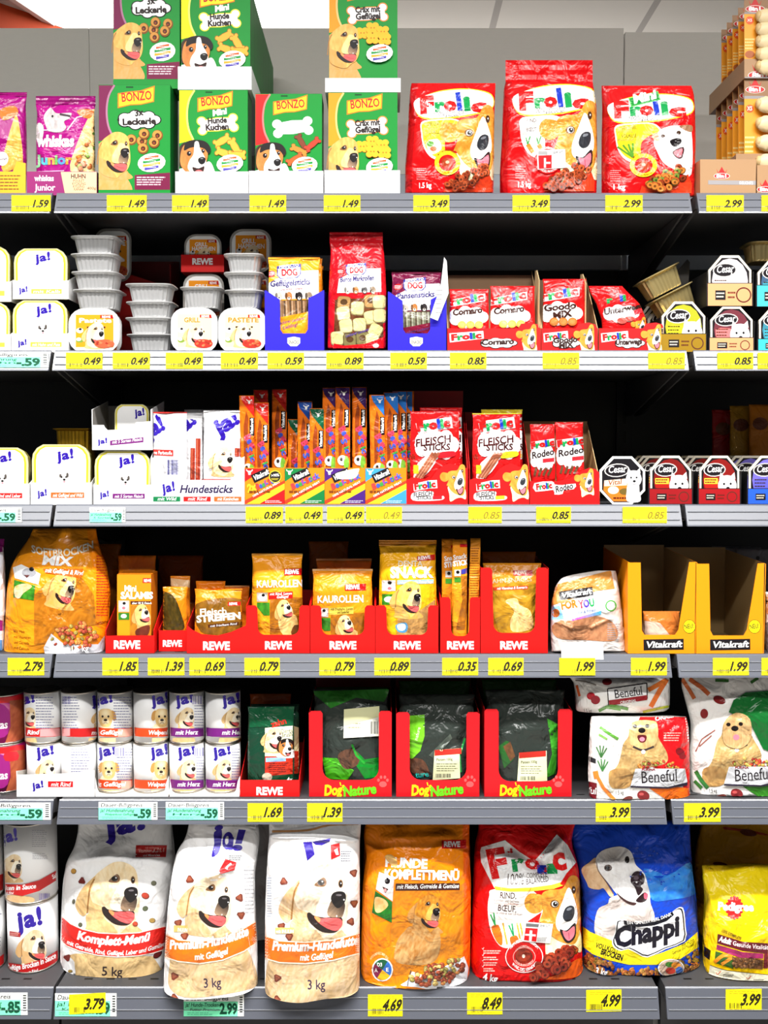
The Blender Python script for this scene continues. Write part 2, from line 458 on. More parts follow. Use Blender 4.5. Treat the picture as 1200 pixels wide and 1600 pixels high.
# back panels of the shelving: pale above the top shelf, behind the shelves darkened, shade put into the colour
BPY = SD + 0.02
zt = float(V(600, 44, BPY)[2]); xs = float(V(975, 100, BPY)[0]); xs2 = float(V(140, 120, BPY)[0])
PANEL = simple_mat('grey panel paint', _plain((214, 212, 204), 0.55, 0.03, 60))
for i, (xa, xb) in enumerate(((-2.4, xs2 - .0005), (xs2 + .0005, xs - 0.002), (xs + 0.002, 2.4))):
    t = Thing('gondola_back_panel', ['pale grey back panel above the top shelf, at its left end', 'wide pale grey back panel rising behind the dog biscuit boxes', 'pale grey back panel behind the hanging chew packs, beyond the seam'][i], 'shelf panel', 'grey shelf back panels')
    ztl = zt + (0.0 if i < 2 else -0.010)
    t.part('panel', M().box((xa, BPY, ZS[0] + 0.18), (xb, BPY + 0.02, ztl), (214, 212, 206)), PANEL)
    t.part('lower_strip', M().box((xa, BPY - 0.004, ZS[0] - 0.06), (xb, BPY + 0.02, ZS[0] + 0.178), (180, 188, 198)), STEEL)
    t.part('shade_darkened_back', M().box((xa, BPY + 0.001, 0.0), (xb, BPY + 0.02, ZS[0] - 0.062), (44, 44, 44)), STEEL)
    t.done()
# ceiling lamps at the left
for i, (xa, xb) in enumerate(((52, 330), (345, 520))):
    c = [onceil(xa + 40, 42), onceil(xb + 5, 42), onceil(xb, -25), onceil(xa - 60, -25)]
    t = Thing('ceiling_light', ['bright recessed ceiling lamp beside the orange bulkhead', 'bright recessed ceiling lamp above the yellow and green boxes'][i], 'lamp', 'recessed ceiling lamps')
    dm = bpy.data.materials.get('lamp diffuser') or simple_mat('lamp diffuser', lambda nt, b: (b.inputs['Emission Color'].__setattr__('default_value', (1, 0.98, 0.95, 1)), b.inputs['Emission Strength'].__setattr__('default_value', 3.0)))
    dn = np.array([0, 0, -0.012])
    t.part('diffuser', M().slab([q + dn for q in c], (0, 0, 0.012), (255, 255, 255)), dm)
    fr = M(); cc = [np.array(q) for q in c]
    for k in range(4):
        a, b = cc[k], cc[(k + 1) % 4]; d = b - a; d /= np.linalg.norm(d); n = np.cross(d, (0, 0, 1))*0.012
        fr.slab([a - n - d*.01 + dn*1.4, b - n + d*.01 + dn*1.4, b + n + d*.01 + dn*1.4, a + n - d*.01 + dn*1.4], (0, 0, 0.0165), (235, 235, 232))
    t.part('frame', fr, STEEL); t.done()

# ------------------------------------------------------------------ shelves, three bays by six rows
LGAP = [(80, 87), (78, 84), (80, 86), (80, 86), (82, 91), (82, 86)]       # gaps between the bays, in the photograph
RGAP = [(1079, 1090), (1074, 1085), (1064, 1072), (1048, 1059), (1040, 1050), (1029, 1041)]
RPLANES = []
for r in range(6):
    top = V(600, ROWPY[r], 0.0); zt_, zb = float(top[2]), float(V(600, ROWB[r], -0.016)[2])
    lean = math.degrees(math.atan2(0.016, zt_ - zb))
    RPLANES.append(Plane(0, lean=lean, p0=(0, -0.0005, zt_)))
ORD = ['top', 'second', 'third', 'fourth', 'fifth', 'bottom']
BAYN = ['left neighbouring bay', 'main bay', 'right neighbouring bay']
def rail_piece(r, xa, xb):
    m = M(); zt_ = ZS[r]; zb = float(V(600, ROWB[r], -0.016)[2])
    prof = [(-0.0005, zt_ + 0.0), (-0.0185, zb), (-0.0195, zb - 0.003), (-0.012, zb - 0.003), (0.004, zt_ - 0.004), (0.006, zt_ + 0.001), (0.002, zt_ + 0.0025)]
    # a lip at the top and foot of a sloping face
    n = len(prof); v = [(xa, y, z) for y, z in prof] + [(xb, y, z) for y, z in prof]
    f = [(i, (i + 1) % n, n + (i + 1) % n, n + i) for i in range(n)] + [tuple(range(n))[::-1], tuple(range(n, 2*n))]
    g = lin((88, 91, 100)); m.add(v, [q[::-1] for q in f], g)
    # two fine grooves pressed along the face
    for w in (0.30, 0.72):
        y = -0.0005 - 0.018*w; z = zt_ + (zb - zt_)*w
        m.box((xa + .004, y - 0.0022, z - 0.0016), (xb - .004, y + 0.002, z + 0.0002), (112, 115, 122))
    return m
for r in range(6):
    yb = (ROWPY[r] + ROWB[r])/2
    xl = [float(V(LGAP[r][i], yb, -0.008)[0]) for i in (0, 1)]; xr = [float(V(RGAP[r][i], yb, -0.008)[0]) for i in (0, 1)]
    for k, (xa, xb) in enumerate(((xl[0] - 1.28, xl[0]), (xl[1], xr[0]), (xr[1], xr[1] + 1.28))):
        t = Thing('store_shelf', f'dark grey steel shelf with sloping price rail, {ORD[r]} row of the {BAYN[k]}', 'shelf', 'shelves of the gondola')
        z = ZS[r]
        bd = M(); bd.box((xa + .001, 0.0065, z - 0.028), (xb - .001, SD, z), (62, 62, 64))
        # row of punched slots near the front edge
        x = xa + 0.05
        while x < xb - 0.05 and r >= 3:
            bd.add([(x, 0.034, z + .0003), (x + .018, 0.034, z + .0003), (x + .018, 0.039, z + .0003), (x, 0.039, z + .0003)], [(0, 1, 2, 3)], lin((10, 10, 10))); x += 0.048
        t.part('shelf_board', bd, STEEL)
        t.part('price_rail', rail_piece(r, xa, xb), RAILM)
        if r < 5:
            for xx in (xa + 0.002, xb - 0.006):
                br = M(); br.slab([(xx, 0.012, z - 0.03), (xx, SD, z - 0.03), (xx, SD, z - 0.115), (xx, SD - 0.06, z - 0.115)], (0.004, 0, 0), (70, 70, 72))
                t.part('bracket', br, STEEL)
        else:
            pl = M(); pl.box((xa, 0.03, 0.0), (xb, 0.05, z - 0.03), (60, 60, 62)); t.part('plinth', pl, STEEL)
        t.done()
for i, g in enumerate((0, 1)):
    pass
for i in range(2):
    px = [(LGAP[0][0] + LGAP[0][1])/2, 1066][i]
    x = float(V(px, 700, 0.44)[0]) if i == 1 else float(V(83.5, 700, -0.0)[0])
    x = float(V([83.5, 1062][i], 800, 0)[0])
    t = Thing('gondola_upright', ['dark slotted upright post behind the left bay joint', 'dark slotted upright post behind the right bay joint'][i], 'shelf post', 'gondola uprights')
    t.part('post', M().box((x - 0.02, SD + 0.001, 0), (x + 0.02, BPY - 0.006, ZS[0] - 0.065), (38, 38, 40)), STEEL)
    sl = M()
    for q in range(30): sl.box((x - 0.004, SD - 0.0003, 0.1 + q*0.05), (x + 0.004, SD + 0.0008, 0.13 + q*0.05), (5, 5, 5))
    t.part('slot_strip', sl, STEEL); t.done()
# ------------------------------------------------------------------ drawings that recur on the packs
BLACK, WHITE = (24, 20, 20), (246, 246, 246)
RED, DRED, GREEN, YEL, ORA, BLUE, NAVY = (222, 22, 20), (170, 16, 18), (20, 140, 50), (250, 222, 20), (245, 140, 14), (28, 60, 190), (46, 26, 150)
def sub(pts, ox, oy): return [(x - ox, y - oy) for x, y in pts]
def golden(a, x, y, k, flip=False, rot=0, chest=None, c1=(250, 234, 200), c2=(230, 198, 142), pale=(255, 252, 244), detail=True):
    # friendly long-eared retriever head looking half right, mouth open; 600 units tall
    a.at(x, y, k, rot=rot, flip=flip); O = lambda p: sub(p, 525, 750); L = 2.2 if detail else 6
    if chest: a.fur(O(chest), c2, (200, 165, 110), 4, L, ang=20)
    a.fur(O([(300, 880), (270, 1000), (265, 1080), (560, 1110), (800, 1080), (740, 1000), (680, 960)]), c2, (196, 160, 105), 4, L)
    a.fur(O([(560, 398), (500, 415), (420, 468), (355, 525), (315, 600), (295, 700), (285, 800), (300, 900), (330, 1000), (430, 1060), (560, 1080), (650, 1010), (720, 960), (762, 860), (768, 760), (758, 650), (752, 560), (732, 480), (685, 430), (620, 402)]), c1, c2, 4, L, lite=(610, 480, 330, pale))
    if detail: a.fur(O([(300, 700), (330, 780), (430, 830), (440, 930), (520, 1000), (560, 1075), (430, 1060), (330, 1000), (295, 900), (285, 800)]), c2, (205, 165, 105), 4, L)
    a.fur(O([(352, 535), (290, 588), (238, 640), (190, 718), (166, 800), (192, 872), (238, 908), (272, 880), (286, 800), (296, 710), (330, 620)]), c2, (204, 160, 100), 4, L, lite=(215, 760, 120, c1))
    a.line(O([(345, 560), (305, 640), (288, 760), (278, 880)]), 14, (160, 112, 58), 4)
    a.fur(O([(620, 560), (560, 640), (510, 730), (490, 800), (520, 850), (620, 870), (720, 850), (755, 780), (758, 680), (720, 600)]), pale, c1, 4, L)
    # eyes
    a.poly(O([(478, 585), (510, 545), (555, 515), (580, 535), (582, 575), (550, 595)]), (120, 84, 52), 4)
    a.ell(535 - 525, 558 - 750, 30, 26, (30, 22, 18)); a.ell(548 - 525, 550 - 750, 7, 6, (250, 250, 250), n=8)
    a.ell(706 - 525, 570 - 750, 20, 36, (120, 84, 52)); a.ell(706 - 525, 572 - 750, 14, 26, (30, 22, 18)); a.ell(709 - 525, 566 - 750, 5, 6, (250, 250, 250), n=8)
    # mouth
    a.poly(O([(415, 830), (440, 820), (480, 848), (580, 862), (680, 850), (722, 880), (705, 950), (650, 995), (545, 988), (465, 935), (425, 885)]), (40, 28, 26), 4)
    a.poly(O([(478, 862), (540, 870), (600, 866), (690, 870), (722, 900), (712, 945), (668, 978), (600, 962), (530, 920)]), (226, 92, 92), 4)
    if detail:
        a.poly(O([(480, 850), (530, 872), (520, 905), (490, 880)]), (240, 150, 90), 3)
        a.line(O([(560, 900), (620, 925), (680, 930)]), 7, (190, 60, 66), 3)
        a.grad(O([(640, 700), (595, 790), (600, 850), (680, 862), (722, 850), (745, 760), (720, 720)]), (70, 55, 48), (170, 140, 112), (680, 760) and O([(690, 740)])[0], O([(610, 850)])[0], 4, 2.5)
    a.poly(O([(640, 652), (695, 634), (742, 648), (752, 700), (724, 755), (680, 782), (640, 745), (622, 695)]), (22, 18, 20), 4)
    a.ell(690 - 525, 668 - 750, 26, 9, (110, 104, 108)); 
    if detail: a.ell(735 - 525, 708 - 750, 8, 8, (235, 235, 240), n=8); a.ell(672 - 525, 850 - 750, 6, 9, (250, 250, 250), n=8)
    return a.at()
def frolicdog(a, x, y, k, flip=False, rot=0, detail=True, chest=True, c1=(236, 172, 72), c2=(196, 118, 30)):
    # golden collie face turned right with a white blaze; centre at the eye, about 700 units tall
    a.at(x, y, k, rot=rot, flip=flip); O = lambda p: sub(p, 850, 850); L = 2.2 if detail else 6
    if chest: a.fur(O([(690, 980), (800, 960), (1000, 1000), (1052, 1060), (1055, 1230), (960, 1200), (860, 1220), (740, 1280), (720, 1130)]), (252, 244, 214), (236, 214, 150), 4, L)
    a.fur(O([(705, 720), (640, 690), (572, 692), (530, 755), (545, 830), (600, 872), (660, 868), (700, 830)]), c1, c2, 4, L, lite=(600, 740, 90, (250, 205, 120)))
    a.fur(O([(690, 700), (760, 655), (880, 640), (938, 545), (985, 520), (1035, 560), (1048, 700), (1048, 960), (1000, 1150), (860, 1130), (760, 1060), (690, 960), (665, 950), (700, 850)]), c1, c2, 4, L, ang=-25, lite=(780, 820, 150, (250, 208, 128)))
    a.poly(O([(930, 640), (890, 740), (850, 840), (822, 930), (830, 1010), (880, 1040), (1000, 985), (1022, 900), (1010, 800), (985, 720), (960, 650)]), (252, 250, 246), 4)
    a.ell(-40, -65, 42, 36, (110, 70, 30)); a.ell(-38, -65, 30, 28, (250, 248, 240)); a.ell(-34, -64, 23, 23, (30, 22, 20)); a.ell(-30, -72, 7, 7, (250, 250, 250), n=8)
    a.ell(985 - 850, 655 - 850, 20, 36, (70, 45, 26)); a.ell(988 - 850, 650 - 850, 6, 9, (230, 230, 230), n=8)
    a.poly(O([(858, 1020), (920, 1030), (1000, 960), (1004, 1080), (960, 1140), (915, 1142), (880, 1090)]), (36, 26, 28), 4)
    a.poly(O([(885, 1030), (925, 1040), (990, 990), (992, 1070), (955, 1120), (925, 1120), (895, 1080)]), (226, 120, 136), 4)
    if detail: a.line(O([(940, 1050), (945, 1110)]), 8, (190, 84, 104), 2)
    a.poly(O([(905, 830), (950, 800), (990, 815), (992, 880), (965, 935), (915, 948), (884, 905)]), (46, 48, 54), 4)
    a.ell(945 - 850, 832 - 850, 26, 12, (120, 124, 132), rot=-20)
    return a.at()
def jack(a, x, y, k, flip=False):
    # black, white and tan terrier head; about 400 units tall, drawn in a 450 wide field
    a.at(x, y, k, flip=flip)
    a.fur([(-190, 130), (-200, 230), (240, 235), (230, 150), (170, 40), (60, 90)], WHITE, (225, 222, 215), 4, 3)
    a.fur([(-120, -185), (-190, -120), (-230, -20), (-215, 60), (-150, 110), (-70, 60), (-60, -120)], (40, 30, 26), (70, 48, 34), 4, 4)
    a.fur([(-150, -120), (-60, -190), (60, -200), (130, -150), (150, -40), (130, 60), (90, 170), (-30, 200), (-130, 140), (-175, 40)], (214, 140, 74), (180, 105, 50), 4, 3)
    a.poly([(-100, -190), (20, -215), (130, -190), (185, -110), (160, -50), (110, -110), (20, -130), (-60, -120), (-130, -90)], (30, 24, 24), 4)
    a.poly([(0, -190), (40, -190), (60, -110), (110, -20), (130, 60), (100, 150), (0, 190), (-80, 130), (-70, 40), (-20, -40), (-10, -120)], (248, 246, 242), 4)
    a.ell(-70, -55, 26, 28, (28, 18, 16)); a.ell(-62, -62, 7, 7, WHITE, n=8); a.ell(95, -85, 18, 24, (28, 18, 16)); a.ell(100, -92, 5, 6, WHITE, n=8)
    a.poly([(-30, 105), (40, 120), (110, 95), (90, 165), (30, 190), (-10, 165)], (50, 26, 24), 4); a.ell(45, 160, 42, 22, (222, 100, 100))
    a.poly([(40, 5), (85, -15), (122, 5), (115, 55), (75, 75), (40, 45)], (18, 16, 18), 4); a.ell(80, 5, 18, 7, (120, 120, 124))
    return a.at()
def westie(a, x, y, k, flip=False, body=False):
    a.at(x, y, k, flip=flip)
    if body: a.fur([(-70, 60), (-100, 180), (-90, 320), (90, 320), (80, 180), (60, 60)], WHITE, (222, 222, 225), 4, 3)
    a.poly([(-95, -60), (-80, -150), (-30, -95)], (240, 236, 232)); a.poly([(95, -70), (85, -150), (30, -95)], (240, 236, 232))
    a.poly([(-82, -80), (-74, -125), (-50, -95)], (225, 190, 180)); a.poly([(82, -85), (76, -125), (52, -95)], (225, 190, 180))
    a.fur([(0, -115), (-60, -100), (-100, -40), (-108, 30), (-70, 95), (0, 118), (70, 95), (108, 30), (100, -40), (60, -100)], (250, 250, 250), (226, 226, 230), 4, 3)
    a.ell(-38, -12, 13, 14, (20, 16, 16), n=10); a.ell(40, -14, 13, 14, (20, 16, 16), n=10)
    a.ell(8, 38, 22, 17, (18, 16, 18), n=12); a.line([(-18, 72), (8, 80), (34, 70)], 6, (60, 40, 40), 3)
    return a.at()
def puppy(a, x, y, k, c1=(240, 208, 140), c2=(214, 168, 96), flip=False):
    # short-haired puppy face, both ears hanging; 260 units wide
    a.at(x, y, k, flip=flip)
    a.fur([(-90, 80), (-100, 200), (100, 200), (90, 80)], c1, (250, 244, 230), 3, 4)
    a.poly([(-80, -95), (-125, -70), (-140, 10), (-110, 40), (-75, -10)], (206, 152, 78), 4); a.poly([(80, -95), (125, -70), (140, 10), (110, 40), (75, -10)], (206, 152, 78), 4)
    a.fur([(0, -120), (-70, -105), (-92, -30), (-80, 60), (-40, 115), (40, 115), (80, 60), (92, -30), (70, -105)], c1, c2, 4, 3, lite=(0, -60, 90, (252, 236, 196)))
    a.ell(-38, -18, 14, 16, (34, 24, 20), n=10); a.ell(38, -18, 14, 16, (34, 24, 20), n=10)
    a.ell(0, 45, 46, 38, (246, 226, 184)); a.ell(0, 28, 24, 18, (40, 30, 28), n=12); a.line([(-26, 72), (0, 62), (26, 72)], 7, (90, 60, 44), 3)
    return a.at()
def pile(a, pts, n, cols, r0, r1, seed=1, ring=False, asp=(0.6, 1.0)):
    # a heap of biscuits filling an outline
    from mathutils.geometry import intersect_point_tri_2d as ipt
    P = np.array(pts, float); t = tri(P); R = random.Random(seed); lo, hi = P.min(0), P.max(0); k = 0; got = 0; sp = []
    while got < n and k < n*30:
        k += 1; x, y = R.uniform(lo[0], hi[0]), R.uniform(lo[1], hi[1])
        if any(ipt((x, y), *[tuple(P[i]) for i in q]) for q in t): sp.append((y, x)); got += 1
    for y, x in sorted(sp):
        c = R.choice(cols); r = R.uniform(r0, r1); q = R.uniform(*asp); ro = R.uniform(0, 180)
        d = tuple(int(v*.55) for v in c); l = tuple(min(255, int(v*1.25 + 12)) for v in c)
        a.ell(x + r*.06, y + r*.1, r, r*q, d, ro, 10); a.ell(x, y, r*.9, r*q*.86, c, ro, 10)
        if ring: a.ell(x, y, r*.35, r*q*.35, d, ro, 8)
        else: a.ell(x - r*.2, y - r*q*.25, r*.4, r*q*.3, l, ro, 7)
    return a
FCOL = [(214, 24, 24), (20, 140, 70), (214, 24, 24), (26, 52, 170), (20, 140, 70), (214, 24, 24)]
def frolic(a, x0, y0, x1, y1, cap, sk=0.0, bend=0.0, out=(255, 255, 255)):
    return a.text('Frolic', x0, y0, x1, y1, cap, b=4, cols=FCOL, sk=sk, bend=bend, gap=0.03)
def ja(a, x0, y0, x1, cap, col=(44, 22, 150), up=0.24):
    # the tilted blue word of the house brand
    return a.text('ja!', x0, y0 + (x1 - x0)*up*.4, x1, y0 - (x1 - x0)*up*.6, cap*1.12, col, b=3, sk=0.12, gap=0.05)
def vita(a, x0, y0, x1, y1, cap, plate=(24, 20, 24), col=(250, 250, 250)):
    h = cap; L = math.hypot(x1 - x0, y1 - y0); ux, uy = (x1 - x0)/L, (y1 - y0)/L; nx, ny = uy, -ux
    q = lambda u, v: (x0 + ux*u + nx*v, y0 + uy*u + ny*v)
    if plate is not None: a.poly([q(-.06*L, -.45*h), q(1.06*L, -.45*h), q(1.06*L, 1.35*h), q(-.06*L, 1.35*h)], plate)
    return a.text('Vitakraft', x0, y0, x1, y1, cap, col, b=2, sk=0.22, serif=True)
def bubble(a, cx, cy, w, h, out, fill=WHITE, n=7, seed=0):
    # cloud-shaped panel with a rim
    for g, c in ((1.0, out), (0.9, fill)):
        a.ell(cx, cy, w*.5*g, h*.42*g, c)
        for i in range(n):
            t = 2*math.pi*i/n; a.ell(cx + w*.36*math.cos(t), cy + h*.26*math.sin(t), w*.16*(g if g == 1 else .82), h*.26*(g if g == 1 else .82), c)
    return a
def bonepanel(a, cx, cy, w, h, out, fill=WHITE, rot=0):
    r = math.radians(rot)
    def R(x, y): return (cx + x*math.cos(r) - y*math.sin(r), cy + x*math.sin(r) + y*math.cos(r))
    for g, c in ((0, out), (h*.1, fill)):
        for sx in (-1, 1):
            for sy in (-1, 1): a.ell(*R(sx*w*.38, sy*h*.26), w*.12 - g*.6, h*.25 - g*.6, c)
        a.poly([R(-w*.42, -h*.3 + g*.5), R(0, -h*.38 + g*.5), R(w*.42, -h*.3 + g*.5), R(w*.42, h*.3 - g*.5), R(0, h*.38 - g*.5), R(-w*.42, h*.3 - g*.5)], c)
    return a
def cow(a, cx, cy, s, col=WHITE):
    a.poly([(cx - s*.3, cy - s*.25), (cx + s*.3, cy - s*.25), (cx + s*.18, cy + s*.45), (cx - s*.18, cy + s*.45)], col)
    a.line([(cx - s*.55, cy - s*.5), (cx - s*.35, cy - s*.22), (cx + s*.35, cy - s*.22), (cx + s*.55, cy - s*.5)], s*.16, col, 3); return a
def rewe_badge(a, x0, y0, x1, y1, back=(206, 20, 20), dy=0):
    a.poly([(x0, y0), (x1, y0 + dy), (x1, y1 + dy), (x0, y1)], back); h = y1 - y0
    return a.text('REWE', x0 + (x1 - x0)*.08, y1 - h*.22, x1 - (x1 - x0)*.25, y1 - h*.22 + dy*.7, h*.58, WHITE, b=3)

# ------------------------------------------------------------------ bags and other packs
def YF(row_or_z, py):                   # depth at which a base on the shelf shows at picture row py
    z = ZS[row_or_z] if isinstance(row_or_z, int) else row_or_z
    d = ray(600, py); return float((z - CAMH)/d[2]*d[1] - CAMD)
class Bag:
    def __init__(s, rows, Yf, D, zs, n=2.6, lean=0.0, yaw=0.0, wr=0.0015, L=3.6, folds=()):
        s.rows = np.array(rows, float); s.D, s.n, s.lean, s.yaw, s.wr, s.zs, s.L = D, n, lean, yaw, wr, zs, L
        s.Yc = Yf + D/2; s.folds = folds
        s.y0, s.y1 = s.rows[0, 0], s.rows[-1, 0]
        yy = np.linspace(s.y0, s.y1, 120); s.tab = [yy]
        for k in (1, 2, 3):
            q = np.interp(yy, s.rows[:, 0], s.rows[:, k])
            w = np.ones(9)/9; q2 = np.convolve(np.pad(q, 4, mode='reflect', reflect_type='odd'), w, 'valid'); s.tab.append(q2)
        s.tab[3] = np.clip(s.tab[3], 0.0, 1.2)
    def st(s, px, py):
        xl, xr, g = (np.interp(py, s.tab[0], s.tab[k]) for k in (1, 2, 3))
        return np.clip((2*px - xl - xr)/(xr - xl), -1, 1), np.clip((s.y1 - py)/(s.y1 - s.y0), 0, 1), g, xl, xr
    def dep(s, px, py):
        S, t, g, xl, xr = s.st(px, py)
        e = (1 - np.abs(S)**s.n)**(1/s.n)
        f = s.D/2*g*e
        f = f + (vnoise(px/44.0 + py/70, py/34.0, 9) - .5)*4*s.wr*np.minimum(1, 3*(1 - np.abs(S)))
        for (fx0, fy0, fx1, fy1, w, h) in s.folds:      # creases: ridge or hollow along a line
            dx, dy = fx1 - fx0, fy1 - fy0; L2 = dx*dx + dy*dy
            u = np.clip(((px - fx0)*dx + (py - fy0)*dy)/L2, 0, 1); dd = np.hypot(px - fx0 - u*dx, py - fy0 - u*dy)
            f = f + h*np.exp(-(dd/w)**2)
        return S, t, f
    def map(s, px, py, back=False):
        px, py = np.broadcast_arrays(np.asarray(px, float), np.asarray(py, float))
        py = np.clip(py, s.y0, s.y1); xl, xr = (np.interp(py, s.tab[0], s.tab[k]) for k in (1, 2)); px = np.clip(px, xl, xr)
        S, t, f = s.dep(px, py)
        Y0 = s.Yc + s.lean*t + s.yaw*S
        if back:
            P = V(px, py, Y0); P[..., 1] += np.maximum(f, 0)*0.95
        else: P = V(px, py, Y0 - f)
        P[..., 2] = np.maximum(P[..., 2], s.zs + 0.0006)
        return P
    def mesh(s, m, col, nu=44, nv=60, cf=None, backcol=None):
        tt = np.linspace(0, 1, nv + 1); ys = s.y0 + (s.y1 - s.y0)*tt
        ss = np.sin(np.linspace(-math.pi/2, math.pi/2, nu + 1)); ss = 0.5*ss + 0.5*np.linspace(-1, 1, nu + 1)
        yy, sg = np.meshgrid(ys, ss, indexing='ij')
        xl, xr = (np.interp(yy, s.tab[0], s.tab[k]) for k in (1, 2)); xx = (xl + xr)/2 + sg*(xr - xl)/2
        A = s.map(xx, yy).reshape(-1, 3); Bk = s.map(xx, yy, True).reshape(-1, 3); N = len(A); w = nu + 1
        c = np.tile(lin(col), (N, 1)) if cf is None else cf(xx.ravel(), yy.ravel(), sg.ravel())
        cb = c if backcol is None else np.tile(lin(backcol), (N, 1))
        f = []
        for i in range(nv):
            for j in range(nu):
                k = i*w + j
                f.append((k, k + w, k + w + 1, k + 1)); f.append((N + k, N + k + 1, N + k + w + 1, N + k + w))
            for j in (0, nu):
                k = i*w + j; q = (k, k + N, k + N + w, k + w); f.append(q if j == 0 else q[::-1])
        for j in range(nu):
            f.append((j, j + 1, N + j + 1, N + j)); k = nv*w + j; f.append((k, N + k, N + k + 1, k + 1))
        m.add(np.concatenate([A, Bk]), f, np.concatenate([c, cb]), smooth=True)
        return m
def bag(name, label, cat, rows, Yf, D, row, col, art, mt=None, group=None, seal=None, extra=None, cf=None, nu=44, nv=60, sealname='top_seal', **kw):
    zs = ZS[row] if isinstance(row, int) else row
    b = Bag(rows, Yf, D, zs, **kw); m = M(); b.mesh(m, col, nu, nv, cf)
    if art is not None: art.build(b, m, eps=0.00016, base=0.0007)
    t = Thing(name, label, cat, group); t.part('pouch', m, mt or FILM)
    if seal is not None:                # crimped strip along the mouth: (height in picture rows, colour)
        h, sc = seal[:2]; sm_ = M(); y = b.y0; xl, xr = b.tab[1][0], b.tab[2][0]; n = 24
        xs_ = np.linspace(xl, xr, n + 1); rws = []
        for k in range(6):
            yy = y - h + h*k/5*1.12
            p = V(xs_, np.full(n + 1, yy), b.Yc + b.lean + b.yaw*np.linspace(-1, 1, n + 1) + (0.0006 if k % 2 else -0.0006) + 0.002*np.sin(xs_/9.0 + k*.3))
            rws.append(p)
        P = np.concatenate(rws); w = n + 1; fs = [(i*w + j, i*w + w + j, i*w + w + j + 1, i*w + j + 1) for i in range(5) for j in range(n)]
        N = len(P); fb = [tuple(q + N for q in f[::-1]) for f in fs]
        sm_.add(np.concatenate([P, P + np.array([0, 0.0008, 0])]), fs + fb, lin(sc), smooth=False)
        t.part(sealname, sm_, mt or FILM, None, 0)
    if extra: extra(t, b)
    t.done(); return t
def sticker(t, b, pts, col, art=None, name='sticker', label=None, th=0.0006, mt=None):
    # a paper label stuck on the pack: its own thin sheet following the surface
    m = M(); a = Art(); a.poly(pts, col, L=5.0); a.build(b, m, base=0.0036)
    if art is not None: art.lv = 1; art.build(b, m, base=0.0037)
    t.part(name, m, mt or PAPER, label, 0)
def panel(m, pts, pl, depth, col, cs=None, cb=None, art=None, mi=0, base=0.00022):
    # outline seen in the photograph on the plane pl, given real thickness
    p = np.array(pts, float); P = pl.map(p[:, 0], p[:, 1])
    m.slab(P, -pl.n*depth, col, cs, cb, mi=mi)
    if art is not None: art.build(pl, m, base=base)
    return m
def carton(name, label, cat, q, Y, depth, row, col, art, cs=None, group=None, mt=None, yaw=0, lean=0, z=None, ct=None, extra=None):
    # upright folded box; q = (x0, y0, x1) picture columns and top row of its front
    zs = (ZS[row] if z is None else z) + 0.0006
    x0, y0, x1 = q[:3]; pl = Plane(Y, yaw, lean, px=(x0 + x1)/2, py=PYZ(zs, Y))
    yb0, yb1 = [fit_base(pl, x, zs) for x in (x0, x1)]
    yt0, yt1 = (y0, y0) if len(q) == 3 else (y0, q[3])
    m = M(); P = pl.map(np.array([x0, x1, x1, x0]), np.array([yb0, yb1, yt1, yt0])); P[:2, 2] = zs
    m.slab(P, np.array([-pl.n[0]*depth, -pl.n[1]*depth, 0.0]), col, cs, cs)
    if art is not None: art.build(pl, m)
    t = Thing(name, label, cat, group); t.part('box', m, mt or GLOSSCARD)
    # tucked lid with its seams
    c = P[[3, 2]]; off = np.array([-pl.n[0], -pl.n[1], 0])*depth; lid = M(); e = np.array([0, 0, 0.0008])
    lid.slab(np.array([c[0], c[1], c[1] + off, c[0] + off])*1.0, e, ct or cs or col)
    t.part('lid_flap', lid, mt or GLOSSCARD)
    if extra: extra(t, pl, P)
    t.done(); t.P, t.ztop = P, float(P[2:, 2].mean()); return t
def fit_base(pl, x, z):
    lo, hi = 0.0, 1700.0
    for _ in range(40):
        mid = (lo + hi)/2
        if pl.map(np.array(x), np.array(mid))[2] > z: lo = mid
        else: hi = mid
    return lo
def can(name, label, x0, x1, ytop, Y, z0, art, h=None, col=(244, 244, 244), group=None, cat='can'):
    # tin with a paper label; x0, x1 its sides in the picture, Y the depth of its axis
    A, C = V(x0, ytop, Y), V(x1, ytop, Y); r = float(C[0] - A[0])/2*0.995; ax = float(A[0] + C[0])/2
    z1 = float(V((x0 + x1)/2, ytop, Y - r)[2]) if h is None else z0 + h
    t = Thing(name, label, cat, group); m = M(); rr = r*0.985
    m.lathe([(rr, z0 + 0.0035), (rr, z1 - 0.0035)], ax, Y, col, 48)
    if art is not None: art.build(Cyl(ax, Y, rr, z0 + .0045, z1 - .0045), m)
    t.part('label_sleeve', m, CANPAPER)
    for nm, za in (('rim', z1 - 0.004), ('rim', z0 + 0.0004)):
        q = M(); q.lathe([(r*.975, za), (r, za + .0008), (r, za + .003), (r*.975, za + .0036)], ax, Y, (186, 180, 170), 48); t.part(nm, q, TIN)
    q = M(); q.lathe([(r*.93, z1 - 0.0036), (r*.93, z1 - 0.0026), (r*.72, z1 - 0.0026), (r*.70, z1 - 0.0034), (r*.1, z1 - 0.0034)], ax, Y, (170, 168, 164), 40); t.part('lid', q, TIN)
    t.done(); t.r, t.ax, t.z1 = r, ax, z1; return t
def fit_row(Y, z): return PYZ(z, Y)

